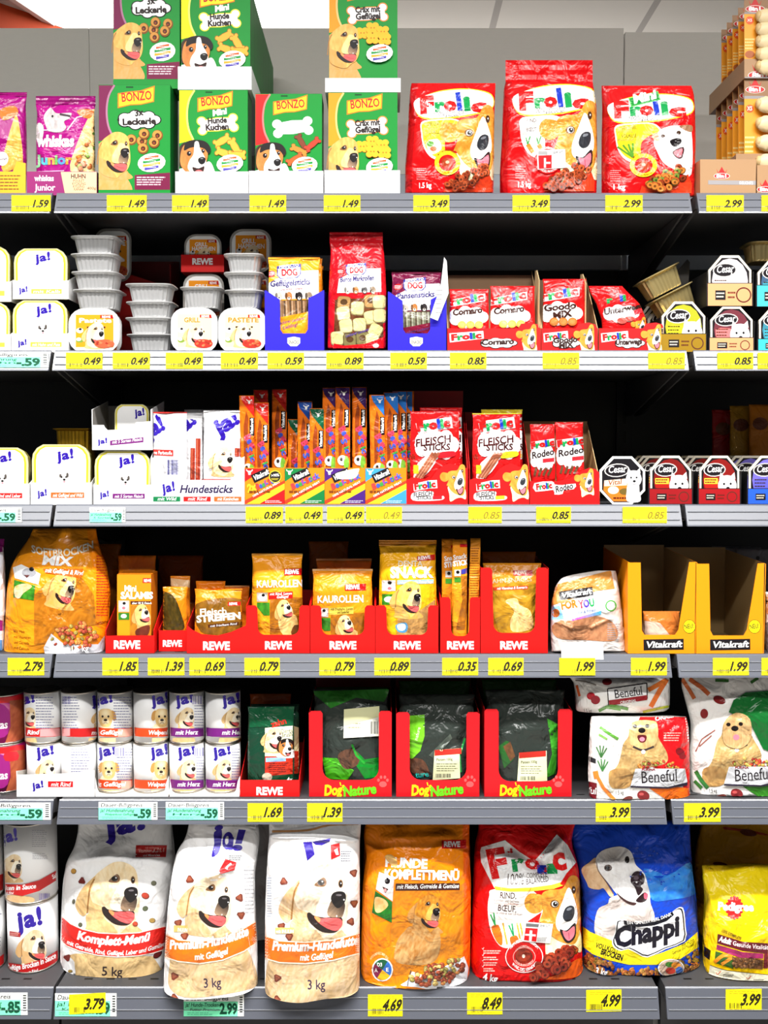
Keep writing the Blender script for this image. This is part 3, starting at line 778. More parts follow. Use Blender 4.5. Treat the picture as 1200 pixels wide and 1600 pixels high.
# ------------------------------------------------------------------ price tickets on the rails
def ticket(row, x0, x1, price, label, y0=None, y1=None, yd=0, faint=False, kind='y', art=None, off=0.0030, cap=None):
    pl = Plane(0, p0=RPLANES[row].p0 + RPLANES[row].n*off); pl.n = RPLANES[row].n
    y0 = ROWPY[row] + 1 if y0 is None else y0; y1 = ROWB[row] - 1 if y1 is None else y1
    a = Art(); w, h = x1 - x0, y1 - y0
    if kind == 'y':
        col = (252, 236, 12); k = (34, 30, 8) if not faint else (120, 104, 16)  # faint: print lightened, wash-out by glare put into its colour
        a.lines(x0 + w*.1, y0 + h*.06, x0 + w*.9, y0 + h*.24, 2, (170, 150, 10), .35, int(x0))
        c = cap or h*.46; pw = min(w*.52, c*2.25)
        a.text(price, x1 - w*.08 - pw, y1 - h*.26, x1 - w*.08, y1 - h*.26 + yd*.4, c*(1.08 if row > 2 else .94), k, b=2 if faint else 3, sk=.28)
        a.bars(x0 + w*.1, y1 - h*.36, x0 + w*.46, y1 - h*.10, 11, k, int(x0)); a.lines(x0 + w*.1, y1 - h*.09, x1 - w*.1, y1 - h*.04, 1, (140, 120, 20), .6, int(x1))
    else:
        col = (246, 248, 244)
        art(a, x0, y0, x1, y1)
    m = M(); panel(m, [(x0, y0), (x1, y0 + yd), (x1, y1 + yd), (x0, y1)], pl, 0.0005, col, art=a)
    t = Thing('price_ticket', label, 'price tag', 'tickets on the price rails'); t.part('ticket', m, PAPER); t.done(); return t
def green_ticket(price, l1, l2, extra=''):
    def f(a, x0, y0, x1, y1):
        w, h = x1 - x0, y1 - y0
        a.rect(x0, y0 + h*.32, x1 - w*.1, y1, (120, 232, 180))
        a.text('Dauer-Billigpreis', x0 + w*.03, y0 + h*.27, x0 + w*.74, y0 + h*.27, h*.2, (30, 30, 30), b=1, sk=.2)
        a.text(l1, x0 + w*.03, y0 + h*.56, x0 + w*.6, y0 + h*.56, h*.18, (10, 60, 40), b=1, sk=.2)
        a.text(l2, x0 + w*.1, y0 + h*.75, x0 + w*.6, y0 + h*.75, h*.12, (10, 90, 60), b=1, sk=.2)
        a.lines(x0 + w*.06, y0 + h*.8, x0 + w*.5, y0 + h*.95, 2, (70, 170, 130), .4, 3)
        a.text(price, x0 + w*.6, y1 - h*.12, x0 + w*.89, y1 - h*.12, h*.46, (8, 70, 48), b=3)
        for i in range(7): a.rect(x1 - w*.07, y0 + h*(.1 + i*.11), x1 - w*.02, y0 + h*(.1 + i*.11 + .06), (40, 40, 40))
    return f
# ------------------------------------------------------------------ open display trays and cartons
def ulip(xl, xr, ytop, ynotch, base, wl, wr=None, rad=8, slope=0):
    # front of a display tray with a rounded cut-out, in picture units
    wr = wl if wr is None else wr; c = []
    for t in range(6):
        q = math.radians(90*t/5); c.append((xr - wr - rad + rad*math.cos(q), ynotch - rad + rad*math.sin(q)))
    d = []
    for t in range(6):
        q = math.radians(90 + 90*t/5); d.append((xl + wl + rad + rad*math.cos(q), ynotch - rad + rad*math.sin(q)))
    s = slope
    return [(xl, base), (xr, base), (xr, ytop + 3), (xr - 3, ytop), (xr - wr + 3 + s, ytop), (xr - wr + s, ytop + 4)] + c + d + [(xl + wl - s, ytop + 4), (xl + wl - 3 - s, ytop), (xl + 3, ytop), (xl, ytop + 3)]
def tray(name, label, cat, lip, Yf, depth, row, col, art=None, inside=(170, 140, 105), h0=None, h1=None, hb=None, group=None, mt=None, sidecol=None, extra=None, z=None, th=0.0014, left=True, right=True):
    # h0, h1: picture rows of the side walls' top at the front and the back end; hb: of the back wall
    zs = (ZS[row] if z is None else z) + 0.0006; mt = mt or CARD
    pts = np.array(lip, float); base = pts[:, 1].max(); pb = PYZ(zs, Yf); pts[pts[:, 1] >= base - .6, 1] = pb
    pl = Plane(Yf); pl.zmin = zs; t = Thing(name, label, cat, group); zz = lambda py: float(V(600, py, Yf)[2])
    m = M(); panel(m, pts, pl, th, col, None, inside, art=art)
    t.part('front_panel', m, mt)
    xl, xr = float(V(pts[:, 0].min(), pb, Yf)[0]), float(V(pts[:, 0].max(), pb, Yf)[0]); y0, y1 = Yf + th + .0001, Yf + depth
    sc = col if sidecol is None else sidecol
    if h0 is not None:
        for k, x in ((0, xl), (1, xr)):
            if not (left, right)[k]: continue
            q = M(); v = [(x, y0, zs), (x, y1, zs), (x, y1, zz(h1)), (x, y0, zz(h0))]
            q.slab(v, (th if k == 0 else -th, 0, 0), sc, sc, inside); t.part('side_panel', q, mt)
    if hb is not None:
        q = M(); q.slab([(xl + th*1.1, y1 - th, zs), (xr - th*1.1, y1 - th, zs), (xr - th*1.1, y1 - th, zz(hb)), (xl + th*1.1, y1 - th, zz(hb))], (0, th, 0), inside, inside, sc); t.part('back_panel', q, mt)
    q = M(); q.box((xl + th*1.1, y0, zs), (xr - th*1.1, y1 - th*1.1, zs + .001), inside); t.part('base_panel', q, mt)
    if extra: extra(t, pl)
    t.done(); t.zin = zs + .0016; return t
def flat_front(xl, xr, y0, base=1700, cut=0): return [(xl, base), (xr, base), (xr, y0 + cut), (xr - cut, y0), (xl + cut, y0), (xl, y0 + cut)] if cut else [(xl, base), (xr, base), (xr, y0), (xl, y0)]
def shadebag(name, label, cat, x0, y0, x1, Yf, D, z, col, art=None, mt=None, group=None, seal=None, tilt=0, n=2.6, fr=None, **kw):
    # plain pillow pack: x0, x1, top row y0; tilt shifts its top sideways
    zz = ZS[z] if isinstance(z, int) else z
    if fr is not None:      # columns given at the tray's front, carried back to the pack's own depth
        q = (fr + CAMD)/(Yf + D/2 + CAMD); x0, x1 = 600 + (x0 - 600)*q, 600 + (x1 - 600)*q
    y1 = PYZ(zz, Yf); h = y1 - y0; w = x1 - x0
    rows = [(y0, x0 + tilt, x1 + tilt, .06), (y0 + h*.08, x0 + w*.02 + tilt*.9, x1 - w*.02 + tilt*.9, .3), (y0 + h*.25, x0 + w*.01 + tilt*.7, x1 - w*.01 + tilt*.7, .8), (y0 + h*.6, x0 + tilt*.3, x1 + tilt*.3, 1), (y1 - h*.03, x0 + w*.02, x1 - w*.02, .9), (y1, x0 + w*.03, x1 - w*.03, .75)]
    kw.setdefault('nu', 26); kw.setdefault('nv', 34)
    return bag(name, label, cat, rows, Yf, D, zz, col, art, mt or FILM, group, seal, n=n, **kw)
# ------------------------------------------------------------------ bottom shelf
CH = [(165, 1260), (158, 1340), (168, 1420), (210, 1502), (600, 1512), (978, 1482), (960, 1390), (900, 1300), (860, 1285)]
GRAINS = [(200, 150, 50), (120, 40, 30), (90, 96, 60), (190, 60, 40)]
def triang(a, x, y, s, col, rot):
    q = [(x + s*math.cos(math.radians(rot + k)), y + s*math.sin(math.radians(rot + k))) for k in (0, 30, 120, 150, 240, 270)]; a.poly(q, col)
a = Art(); k6 = 1/6
golden(a, 90 + 525*k6, 1280 + 750*k6, k6, chest=CH)
a.at(90, 1280, k6)
ja(a, 470, 130, 830, 175)
a.poly([(735, 245), (1025, 245), (1015, 355), (730, 355)], (196, 26, 22)); a.text('Vitaminen A, D3, E', 755, 315, 1000, 305, 34, (255, 220, 210), b=0, sk=.2); a.text('mit wichtigen', 820, 275, 950, 275, 18, (250, 170, 160), b=0); a.text('und Mineralien', 800, 348, 960, 346, 20, WHITE, b=1)
for x, y, rx, ry, c, ro in ((150, 488, 26, 26, (186, 140, 60), 0), (150, 772, 15, 24, (86, 84, 66), 10), (213, 990, 20, 22, (92, 92, 70), 0), (902, 600, 26, 24, (104, 104, 78), 0), (823, 718, 38, 30, (196, 66, 44), 20), (822, 838, 28, 24, (88, 96, 70), -20), (888, 950, 30, 24, (170, 138, 70), 0), (728, 982, 26, 24, (186, 70, 46), 0), (118, 1425, 22, 14, (170, 140, 70), 0), (938, 1268, 50, 28, (106, 30, 28), -40)):
    a.ell(x, y, rx, ry, tuple(int(v*.6) for v in c), ro); a.ell(x - 2, y - 2, rx*.84, ry*.84, c, ro)
triang(a, 228, 578, 36, (110, 36, 30), 20); triang(a, 90, 1298, 36, (120, 44, 40), 60)
band = [(40, 915), (120, 985), (230, 1035), (380, 1070), (560, 1080), (760, 1068), (900, 1035), (1015, 1005)]
bot = [(1005, 1215), (900, 1250), (760, 1275), (560, 1288), (380, 1272), (200, 1230), (90, 1185), (36, 1140)]
a.poly([(x, y - 9) for x, y in band] + [(x, y + 9) for x, y in bot], (250, 236, 226)); a.poly(band + bot, (216, 30, 22))
a.text('Komplett-Menü', 178, 1120, 858, 1135, 78, WHITE, b=3, sk=.22, bend=52)
a.text('mit Getreide, Rind, Geflügel, Leber und Gemüse', 84, 1165, 1000, 1185, 40, WHITE, b=2, sk=.2, bend=100)
a.text('5 kg', 410, 1465, 605, 1470, 82, (46, 34, 40), b=1)
a.at()
bag('dog_food_sack', 'white five kilo dog food sack with red band and large retriever face', 'pet food bag', [(1268, 122, 268, .18), (1300, 122, 270, .3), (1325, 116, 273, .55), (1345, 104, 273, .85), (1380, 98, 270, 1), (1440, 95, 262, 1.02), (1490, 94, 258, 1.02), (1529, 96, 255, 1.0)], YF(5, 1529), 0.13, 5, (240, 240, 240), a, PAPERBAG, wr=.003, lean=.03, folds=((105, 1345, 200, 1338, 6, .006), (180, 1338, 272, 1328, 5, -.004)))

def premium(a, x, y, k, full, sk):
    # orange-banded sack; x, y, k place the 853 x 1600 drawing field
    a.at(x, y, k)
    return a
a = Art(); kp = 160/853
a.at(); golden(a, 250 + 409*kp, 1280 + 715*kp, kp*.75, rot=3, c1=(250, 236, 208), c2=(230, 200, 160), chest=[(150, 1290), (120, 1450), (140, 1700), (400, 1790), (1050, 1650), (1100, 1500), (960, 1200), (800, 1180), (300, 1210)])
a.at(250, 1280, kp)
a.poly([(395, 60), (853, 60), (853, 300), (700, 360), (430, 480), (395, 500)], (241, 240, 240))
a.poly([(450, 110), (515, 90), (505, 225), (480, 290), (432, 315), (440, 250), (452, 200)], NAVY, 3); a.ell(490, 72, 36, 22, NAVY, -12)
a.ell(565, 180, 45, 75, NAVY, 8); a.ell(558, 175, 16, 36, (241, 240, 240), 8); a.poly([(570, 150), (615, 150), (605, 255), (570, 255)], NAVY); a.poly([(655, 85), (715, 90), (680, 205), (625, 205)], NAVY); a.ell(645, 238, 42, 26, NAVY)
a.poly([(570, 282), (705, 335), (690, 385), (560, 335)], (245, 245, 245)); a.lines(575, 300, 690, 345, 3, (60, 60, 60), .4)
a.poly([(545, 330), (640, 360), (620, 425), (505, 455), (490, 430)], (206, 28, 30)); a.poly([(590, 362), (600, 378), (570, 392), (560, 420), (540, 408), (560, 385)], WHITE)
for x, y, r in ((248, 502, 10), (664, 655, 40), (676, 800, 70), (153, 865, 60), (205, 975, 70), (120, 1308, 100), (118, 1488, 5)): triang(a, x, y, 36, (122, 52, 34), r); triang(a, x - 3, y - 4, 22, (158, 82, 56), r)
a.rect(115, 885, 232, 940, (222, 190, 110)); a.text('INULIN', 145, 935, 228, 940, 30, WHITE, b=2)
a.poly([(50, 952), (150, 1000), (330, 1015), (520, 985), (700, 905), (812, 835), (820, 1022), (700, 1105), (520, 1180), (330, 1208), (150, 1190), (30, 1150)], (255, 240, 220)); a.poly([(50, 962), (150, 1010), (330, 1025), (520, 995), (700, 915), (812, 845), (820, 1012), (700, 1095), (520, 1170), (330, 1198), (150, 1180), (32, 1140)], (232, 112, 8))
a.text('Premium-Hundefutte', 78, 1078, 735, 965, 72, WHITE, b=3, sk=.22, bend=38); a.text('mit Geflügel', 288, 1172, 566, 1120, 52, WHITE, b=2, sk=.2, bend=12)
a.text('3 kg', 362, 1405, 510, 1395, 76, (60, 44, 70), b=1)
a.line([(720, 885), (745, 1030), (790, 1290)], 3, (200, 190, 180), 3)
for i in range(12): a.lines(700 + i, 420 + i*32, 790, 432 + i*32, 1, (150, 150, 160), .5, i)
a.at()
bag('dog_food_sack', 'left of the two white sacks with orange bands, its top folded over', 'pet food bag', [(1283, 296, 404, .3), (1310, 290, 407, .45), (1330, 276, 403, .75), (1370, 268, 398, .95), (1420, 262, 399, 1.05), (1480, 258, 402, 1.05), (1530, 256, 403, 1.0), (1566, 255, 402, .95)], YF(5, 1562), 0.12, 5, (241, 240, 240), a, PAPERBAG, wr=.003, lean=.035, yaw=.012, folds=((325, 1372, 400, 1345, 4, .008), (328, 1330, 332, 1370, 5, .006)))

a = Art(); k3 = 1/3
golden(a, 400 + 299*k3, 1260 + 460*k3, k3*.54, rot=0, c1=(250, 238, 214), c2=(228, 200, 166), chest=[(120, 1180), (60, 1330), (80, 1600), (350, 1700), (1000, 1600), (900, 1250), (780, 1150), (300, 1150)])
a.at(400, 1260, k3)
a.poly([(60, 120), (490, 60), (492, 150), (430, 185), (350, 150), (80, 150)], (241, 240, 240)); a.line([(75, 118), (240, 112), (340, 88), (480, 82)], 10, (206, 150, 92), 3)
a.poly([(220, 165), (262, 165), (275, 225), (240, 255), (232, 215)], NAVY); a.poly([(262, 165), (350, 150), (345, 165), (310, 182), (280, 180)], NAVY)
a.poly([(350, 180), (392, 172), (395, 230), (352, 250)], (206, 28, 30)); a.poly([(366, 205), (382, 196), (388, 226), (376, 228)], WHITE); a.lines(398, 205, 450, 260, 5, (120, 120, 130), .4)
for x, y, r in ((130, 352, 10), (458, 312, 60), (460, 455, 70), (445, 540, 40), (120, 562, 60), (156, 612, 70), (100, 805, 100), (98, 905, 5)): triang(a, x, y, 20, (112, 48, 34), r); triang(a, x - 1, y - 2, 12, (150, 80, 56), r)
a.rect(90, 568, 178, 596, (222, 190, 110)); a.text('mit INULIN', 94, 594, 176, 594, 16, WHITE, b=2)
a.poly([(38, 600), (110, 628), (230, 635), (360, 625), (480, 590), (492, 612), (490, 690), (360, 725), (230, 740), (110, 735), (40, 715)], (255, 240, 220)); a.poly([(38, 606), (110, 633), (230, 640), (360, 630), (492, 596), (490, 684), (360, 719), (230, 734), (110, 729), (40, 709)], (232, 112, 8))
a.text('Premium-Hundefutte', 74, 672, 478, 645, 42, WHITE, b=3, sk=.22, bend=16); a.text('mit Geflügel', 205, 722, 360, 708, 29, WHITE, b=2, sk=.2, bend=5); a.text('3 kg', 240, 858, 324, 856, 44, (60, 44, 70), b=1)
a.lines(52, 330, 75, 520, 16, (170, 180, 200), .4); a.at()
bag('dog_food_sack', 'right of the two white sacks with orange bands, hanging over the shelf edge', 'pet food bag', [(1284, 420, 564, .25), (1303, 421, 563, .4), (1312, 420, 562, .55), (1340, 418, 562, .85), (1400, 415, 562, 1.02), (1460, 414, 562, 1.05), (1520, 414, 562, 1.0), (1569, 414, 562, .95)], YF(5, 1566), 0.12, 5, (241, 240, 240), a, PAPERBAG, wr=.003, lean=.03, yaw=.008, folds=((420, 1308, 560, 1314, 4, .008),))

a = Art(); kr = 180/1029; a.at(560, 1280, kr)
a.fur([(310, 640), (930, 640), (905, 1200), (880, 1330), (280, 1400), (285, 1000)], (226, 140, 30), (190, 108, 18), 0, 3, ang=35)
a.at(); golden(a, 560 + 615*kr, 1280 + 850*kr, kr*.5, c1=(216, 150, 54), c2=(156, 92, 22), pale=(236, 184, 96), chest=[(250, 960), (120, 1050), (-20, 1250), (-30, 1600), (500, 1650), (720, 1500), (760, 1150), (640, 1000)])
a.at(560, 1280, kr); a.poly([(185, 470), (320, 520), (305, 735), (155, 625)], (206, 200, 200)); a.ell(240, 590, 62, 60, (236, 232, 232)); a.ell(258, 552, 25, 28, (26, 22, 24)); a.poly([(212, 600), (268, 625), (240, 660)], (60, 30, 30)); a.ell(238, 635, 14, 16, (230, 150, 150))
a.fur([(150, 640), (302, 740), (298, 925), (120, 835)], (40, 120, 40), (20, 80, 26), 0, 3); a.fur([(150, 700), (230, 715), (265, 770), (200, 830), (150, 820)], (220, 150, 70), (240, 200, 150), 4, 3)
a.text('HUNDE', 236, 420, 612, 440, 80, WHITE, b=3, out=(190, 120, 20)); a.text('KOMPLETTMENÜ', 230, 530, 900, 545, 80, WHITE, b=3, out=(190, 120, 20))
a.poly([(235, 340), (290, 315), (345, 370), (330, 440)], (214, 170, 100), 3)
a.poly([(333, 575), (905, 572), (905, 632), (330, 640)], (66, 36, 30)); a.text('mit Fleisch, Getreide & Gemüse', 342, 622, 896, 614, 38, WHITE, b=1, sk=.2)
rewe_badge(a, 745, 185, 962, 262)
a.ell(214, 1345, 95, 105, WHITE)
for t0, c, l, lx, ly in ((215, (24, 90, 60), 'D3', 165, 1315), (305, (50, 110, 200), 'E', 245, 1360), (35, (240, 180, 30), '', 0, 0), (125, (120, 30, 70), 'A', 145, 1365)):
    q = [(214, 1345)] + [(214 + 82*math.cos(math.radians(t0 + j*9)), 1345 + 92*math.sin(math.radians(t0 + j*9))) for j in range(11)]; a.poly(q, c)
    if l: a.text(l, lx, ly, lx + 24*len(l), ly, 32, WHITE, b=2)
a.text('VITAMINKOMPLEX', 105, 1265, 268, 1265, 26, (250, 220, 160), b=1, bend=-55)
a.poly([(375, 1480), (440, 1440), (480, 1360), (600, 1400), (900, 1250), (945, 1225), (985, 1330), (970, 1430), (900, 1520), (690, 1535), (520, 1500), (400, 1490)], (226, 226, 230)); a.line([(470, 1350), (445, 1450), (440, 1490)], 8, (60, 60, 64), 3)
a.at(); H = lambda p: [(560 + x*kr, 1280 + y*kr) for x, y in p]
pile(a, H([(470, 1400), (600, 1310), (740, 1280), (900, 1225), (935, 1250), (930, 1350), (850, 1430), (700, 1490), (560, 1480), (480, 1450)]), 95, [(150, 74, 50), (130, 60, 42), (170, 110, 60), (140, 130, 70), (200, 170, 100), (110, 56, 40)], 3.2, 5.2, 5)
a.at(560, 1280, kr); a.rect(700, 1500, 755, 1522, (30, 30, 34)); a.text('500 g', 765, 1525, 840, 1515, 24, (90, 90, 96), b=1); a.at()
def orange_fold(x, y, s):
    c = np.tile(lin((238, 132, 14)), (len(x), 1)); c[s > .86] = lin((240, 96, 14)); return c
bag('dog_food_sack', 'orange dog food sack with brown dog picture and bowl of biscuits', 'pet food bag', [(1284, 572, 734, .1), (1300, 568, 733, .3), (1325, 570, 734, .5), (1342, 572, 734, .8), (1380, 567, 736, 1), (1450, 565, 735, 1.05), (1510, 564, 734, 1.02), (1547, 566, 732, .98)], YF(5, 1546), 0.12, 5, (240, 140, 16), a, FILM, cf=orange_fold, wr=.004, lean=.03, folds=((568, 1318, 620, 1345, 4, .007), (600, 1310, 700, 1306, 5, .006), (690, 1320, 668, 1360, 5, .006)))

a = Art(); kf = 190/1126; a.at(730, 1280, kf)
a.poly([(240, 650), (560, 640), (690, 760), (720, 880), (560, 1040), (560, 1120), (420, 1190), (300, 1170), (215, 1020), (190, 830), (205, 710)], (250, 246, 240), 4)
a.poly([(120, 300), (130, 260), (350, 195), (480, 300), (620, 390), (700, 300), (830, 140), (930, 240), (1010, 400), (930, 490), (870, 590), (720, 620), (560, 645), (380, 650), (250, 635), (190, 520), (130, 400)], (236, 236, 236), 0); 
a.poly([(250, 620), (400, 640), (600, 632), (780, 608), (880, 580), (900, 610), (800, 645), (600, 668), (400, 672), (262, 655)], (250, 214, 60)); a.poly([(860, 600), (920, 500), (1020, 420), (1026, 445), (950, 560), (890, 615)], (214, 24, 22))
for x, y, c1_, c2_ in ((230, 900, (230, 110, 30), (40, 140, 70)), (400, 1000, (232, 110, 30), (40, 150, 90))):
    a.poly([(x, y + 90), (x + 60, y + 80), (x + 95, y + 180), (x + 90, y + 270), (x + 40, y + 230), (x, y + 140)], c1_, 3); a.line([(x + 30, y + 85), (x - 15, y - 20)], 14, c2_); a.line([(x + 30, y + 85), (x + 15, y - 35)], 14, c2_)
for x in (330, 460, 490): a.line([(x, 960), (x + 20, 1060), (x + 40, 1160)], 16, (214, 166, 60), 3)
for (ch, x0, y0, x1, y1, c, cap) in (('F', 215, 545, 385, 515, FCOL[0], 250), ('r', 415, 480, 520, 470, FCOL[1], 150), ('o', 530, 440, 660, 470, FCOL[2], 120), ('l', 640, 500, 740, 500, FCOL[3], 70), ('i', 730, 500, 840, 500, FCOL[4], 90), ('c', 805, 470, 920, 455, FCOL[5], 210)):
    a.text(ch, x0, y0, x1, y1, cap, c, b=3, sk=-.05)
a.text('100%', 355, 612, 525, 605, 105, (66, 46, 40), b=0, sk=.1); a.text('COMPLETE', 545, 545, 740, 530, 45, (90, 70, 60), b=0, sk=.1); a.text('BALANCED', 545, 605, 755, 575, 50, (66, 46, 40), b=0, sk=.1)
a.text('RIND,', 300, 730, 455, 738, 55, (60, 30, 30), b=1); a.text('Karotten und Getreide', 248, 760, 480, 775, 24, (120, 90, 90), b=0); a.text('Vollwertigkeit Kräftige', 250, 785, 475, 795, 16, (200, 120, 110), b=0); a.text('BŒUF,', 280, 845, 455, 862, 55, (60, 30, 30), b=1); a.text('aux Carottes et aux Céréales', 210, 870, 510, 892, 24, (120, 90, 90), b=0)
for i, y in enumerate((1210, 1270, 1320, 1375)): a.lines(150, y, 320 - 20*i, y + 40, 2, (250, 190, 180), .5, i); a.line([(138, y - 15), (145, y - 5), (155, y - 22)], 4, WHITE)
a.at(); frolicdog(a, 730 + 850*kf, 1280 + 850*kf, kf)
a.at(730, 1280, kf); a.poly([(560, 945), (690, 860), (660, 960), (560, 960)], (214, 24, 22))
a.ell(528, 1275, 176, 148, (206, 16, 18)); a.ring(528, 1275, 168, 176, (250, 230, 226), .84); a.ring(528, 1275, 100, 104, (250, 200, 190), .84); a.ell(525, 1268, 82, 72, (120, 34, 22)); a.ell(518, 1258, 70, 58, (150, 50, 30)); a.ell(522, 1268, 14, 18, (246, 220, 200))
a.text('MIT FRISCHEM FLEISCH', 400, 1205, 655, 1205, 30, WHITE, b=2, bend=-72); a.text('AVEC DES VIANDES', 420, 1350, 640, 1345, 30, WHITE, b=2, bend=62); a.text('POUR UN GOUT UNIQUE', 448, 1318, 610, 1315, 18, (250, 210, 200), b=1, bend=44); a.text('UNWIDERSTEHLICH', 448, 1228, 610, 1228, 18, (250, 210, 200), b=1, bend=-42)
a.text('4 kg', 142, 1490, 275, 1512, 64, WHITE, b=2); a.text('e', 1012, 1385, 1040, 1385, 30, (250, 220, 220), b=0)
a.poly([(700, 1480), (860, 1430), (960, 1330), (1062, 1290), (1080, 1430), (900, 1480)], (226, 90, 20), 3)
a.at(); H = lambda p: [(730 + x*kf, 1280 + y*kf) for x, y in p]
pile(a, H([(500, 1450), (620, 1390), (690, 1310), (840, 1210), (930, 1180), (1010, 1200), (1000, 1300), (900, 1380), (760, 1440), (620, 1490), (520, 1490)]), 46, [(150, 50, 30), (170, 66, 40), (128, 40, 26)], 6.0, 8.5, 4, ring=True, asp=(.75, 1))
def fsticker(t, b):
    s = Art(); s.at(730, 1280, kf)
    s.poly([(545, 962), (665, 972), (660, 1002), (543, 995)], (90, 90, 90)); s.poly([(540, 1005), (655, 1012), (640, 1135), (525, 1120)], (206, 24, 28)); s.poly([(580, 1030), (602, 1032), (600, 1065), (635, 1068), (632, 1085), (600, 1082), (595, 1130), (572, 1128), (576, 1080), (535, 1076), (540, 1062), (578, 1064)], WHITE)
    s.text('SEHR GUT', 672, 998, 765, 1000, 20, (30, 30, 30), b=2); s.lines(648, 1092, 745, 1135, 4, (110, 110, 110), .4)
    sticker(t, b, [(730 + x*kf, 1280 + y*kf) for x, y in ((530, 950), (795, 970), (770, 1150), (505, 1130))], (226, 226, 226), s, 'test_sticker', 'grey and red test result sticker')
def fcol(x, y, s):
    c = np.tile(lin((212, 16, 18)), (len(x), 1)); return c
bag('dog_food_sack', 'red four kilo dog food sack with crumpled white top and collie face', 'pet food bag', [(1283, 748, 900, .1), (1300, 747, 895, .3), (1318, 742, 893, .5), (1350, 740, 903, .8), (1380, 739, 906, 1), (1450, 737, 908, 1.05), (1500, 735, 910, 1.05), (1535, 737, 911, 1)], YF(5, 1536), 0.125, 5, (212, 16, 18), a, FILM, cf=fcol, extra=fsticker, wr=.004, lean=.035, folds=((800, 1330, 850, 1360, 8, -.022), (770, 1315, 760, 1370, 6, .008), (850, 1345, 880, 1312, 6, .010)))

a = Art(); kc = 220/1200; a.at(880, 1280, kc)
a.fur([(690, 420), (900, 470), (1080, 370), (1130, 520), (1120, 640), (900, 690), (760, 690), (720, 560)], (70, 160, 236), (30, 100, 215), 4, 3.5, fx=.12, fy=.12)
dw, dsh = (250, 250, 250), (226, 218, 214)
a.fur([(290, 780), (275, 980), (430, 1040), (560, 900), (770, 860), (745, 720), (700, 600), (420, 660), (380, 720)], (232, 220, 214), (212, 198, 192), 4, 3)
a.fur([(280, 330), (220, 370), (155, 430), (200, 540), (225, 585), (300, 600), (345, 590), (400, 660), (430, 640), (380, 560), (300, 440)], (240, 208, 168), (214, 172, 128), 4, 3)
a.fur([(280, 330), (330, 270), (420, 240), (500, 235), (570, 270), (600, 330), (620, 390), (690, 460), (720, 560), (738, 640), (710, 700), (640, 735), (560, 715), (460, 640), (380, 540), (290, 420)], (252, 252, 252), (230, 226, 224), 4, 3, lite=(420, 280, 160, (226, 220, 214)))
a.line([(285, 370), (300, 440), (370, 540), (430, 640)], 8, (120, 90, 70), 4)
a.ell(382, 415, 34, 28, (90, 74, 68)); a.ell(376, 416, 18, 18, (16, 14, 16)); a.ell(545, 345, 20, 30, (50, 40, 40)); a.ell(548, 346, 12, 18, (14, 12, 14))
a.poly([(452, 620), (500, 665), (560, 700), (625, 715), (600, 735), (540, 715), (480, 665)], (70, 44, 44), 3); a.poly([(620, 690), (690, 625), (722, 650), (705, 695), (655, 712)], (44, 30, 32), 4); a.poly([(690, 630), (722, 640), (712, 680), (690, 672)], (214, 90, 110), 3)
a.poly([(588, 470), (630, 442), (685, 470), (690, 540), (660, 570), (680, 600), (640, 650), (610, 580), (575, 530)], (48, 34, 40), 4); a.ell(622, 500, 22, 18, (100, 84, 92)); a.ell(625, 538, 9, 7, WHITE, n=8)
a.poly([(155, 905), (230, 960), (400, 1030), (560, 1090), (720, 1180), (860, 1130), (1030, 1060), (1145, 960), (1155, 1090), (1000, 1190), (800, 1240), (560, 1240), (380, 1200), (250, 1150), (160, 1080)], (242, 222, 30), 0)
a.text('VOLLKOST', 272, 1092, 466, 1145, 42, (30, 26, 20), b=2); a.text('BROCKEN', 316, 1148, 502, 1205, 46, (30, 26, 20), b=3); a.text('mit Huhn', 1015, 1100, 1120, 1045, 40, (80, 74, 20), b=1, sk=.2); a.text('Gemüse und Nudeln', 930, 1155, 1118, 1075, 26, (80, 74, 20), b=1, sk=.2)
sh = [(462, 870), (520, 870), (640, 895), (780, 880), (880, 830), (960, 770), (1000, 758), (1022, 790), (1035, 920), (1030, 1035), (870, 1100), (720, 1168), (640, 1140), (560, 1100), (500, 1115), (440, 1085), (425, 1030), (450, 960)]
a.poly([((x - 735)*1.03 + 735, (y - 960)*1.05 + 960) for x, y in sh], (250, 250, 250), 2); a.poly(sh, (22, 22, 30), 2); a.poly([((x - 735)*.965 + 735, (y - 965)*.95 + 965) for x, y in sh], (232, 232, 236), 2)
a.poly([(515, 862), (640, 882), (780, 862), (930, 790), (945, 815), (880, 870), (780, 905), (640, 920), (520, 898)], (22, 22, 30)); a.text('EIN GANZER KERL DANK', 545, 895, 925, 818, 27, WHITE, b=1, sk=.05, bend=24)
a.text('Chappi', 440, 1092, 990, 985, 158, (24, 22, 34), b=3, sk=.2, bend=4)
a.at(); H = lambda p: [(880 + x*kc, 1280 + y*kc) for x, y in p]
pile(a, H([(160, 1110), (300, 1190), (560, 1265), (800, 1265), (1000, 1210), (1155, 1110), (1165, 1330), (180, 1330)]), 150, [(150, 96, 50), (170, 120, 60), (120, 70, 40), (140, 110, 50), (180, 100, 50)], 3.6, 6, 7, asp=(.4, .7))
a.at(880, 1280, kc); a.ell(920, 1270, 112, 78, (196, 170, 150)); a.ring(920, 1270, 104, 112, WHITE, .7); a.ell(910, 1238, 40, 22, (70, 130, 50)); a.ell(960, 1245, 40, 26, (240, 150, 50)); a.ell(915, 1292, 42, 28, (206, 66, 50)); a.ell(990, 1290, 30, 34, (80, 120, 200))
a.text('3 kg', 268, 1318, 370, 1338, 58, WHITE, b=2); a.ell(232, 1320, 30, 20, (220, 200, 130)); a.at()
def ccol(x, y, s):
    c = np.tile(lin((24, 70, 196)), (len(x), 1)); return c
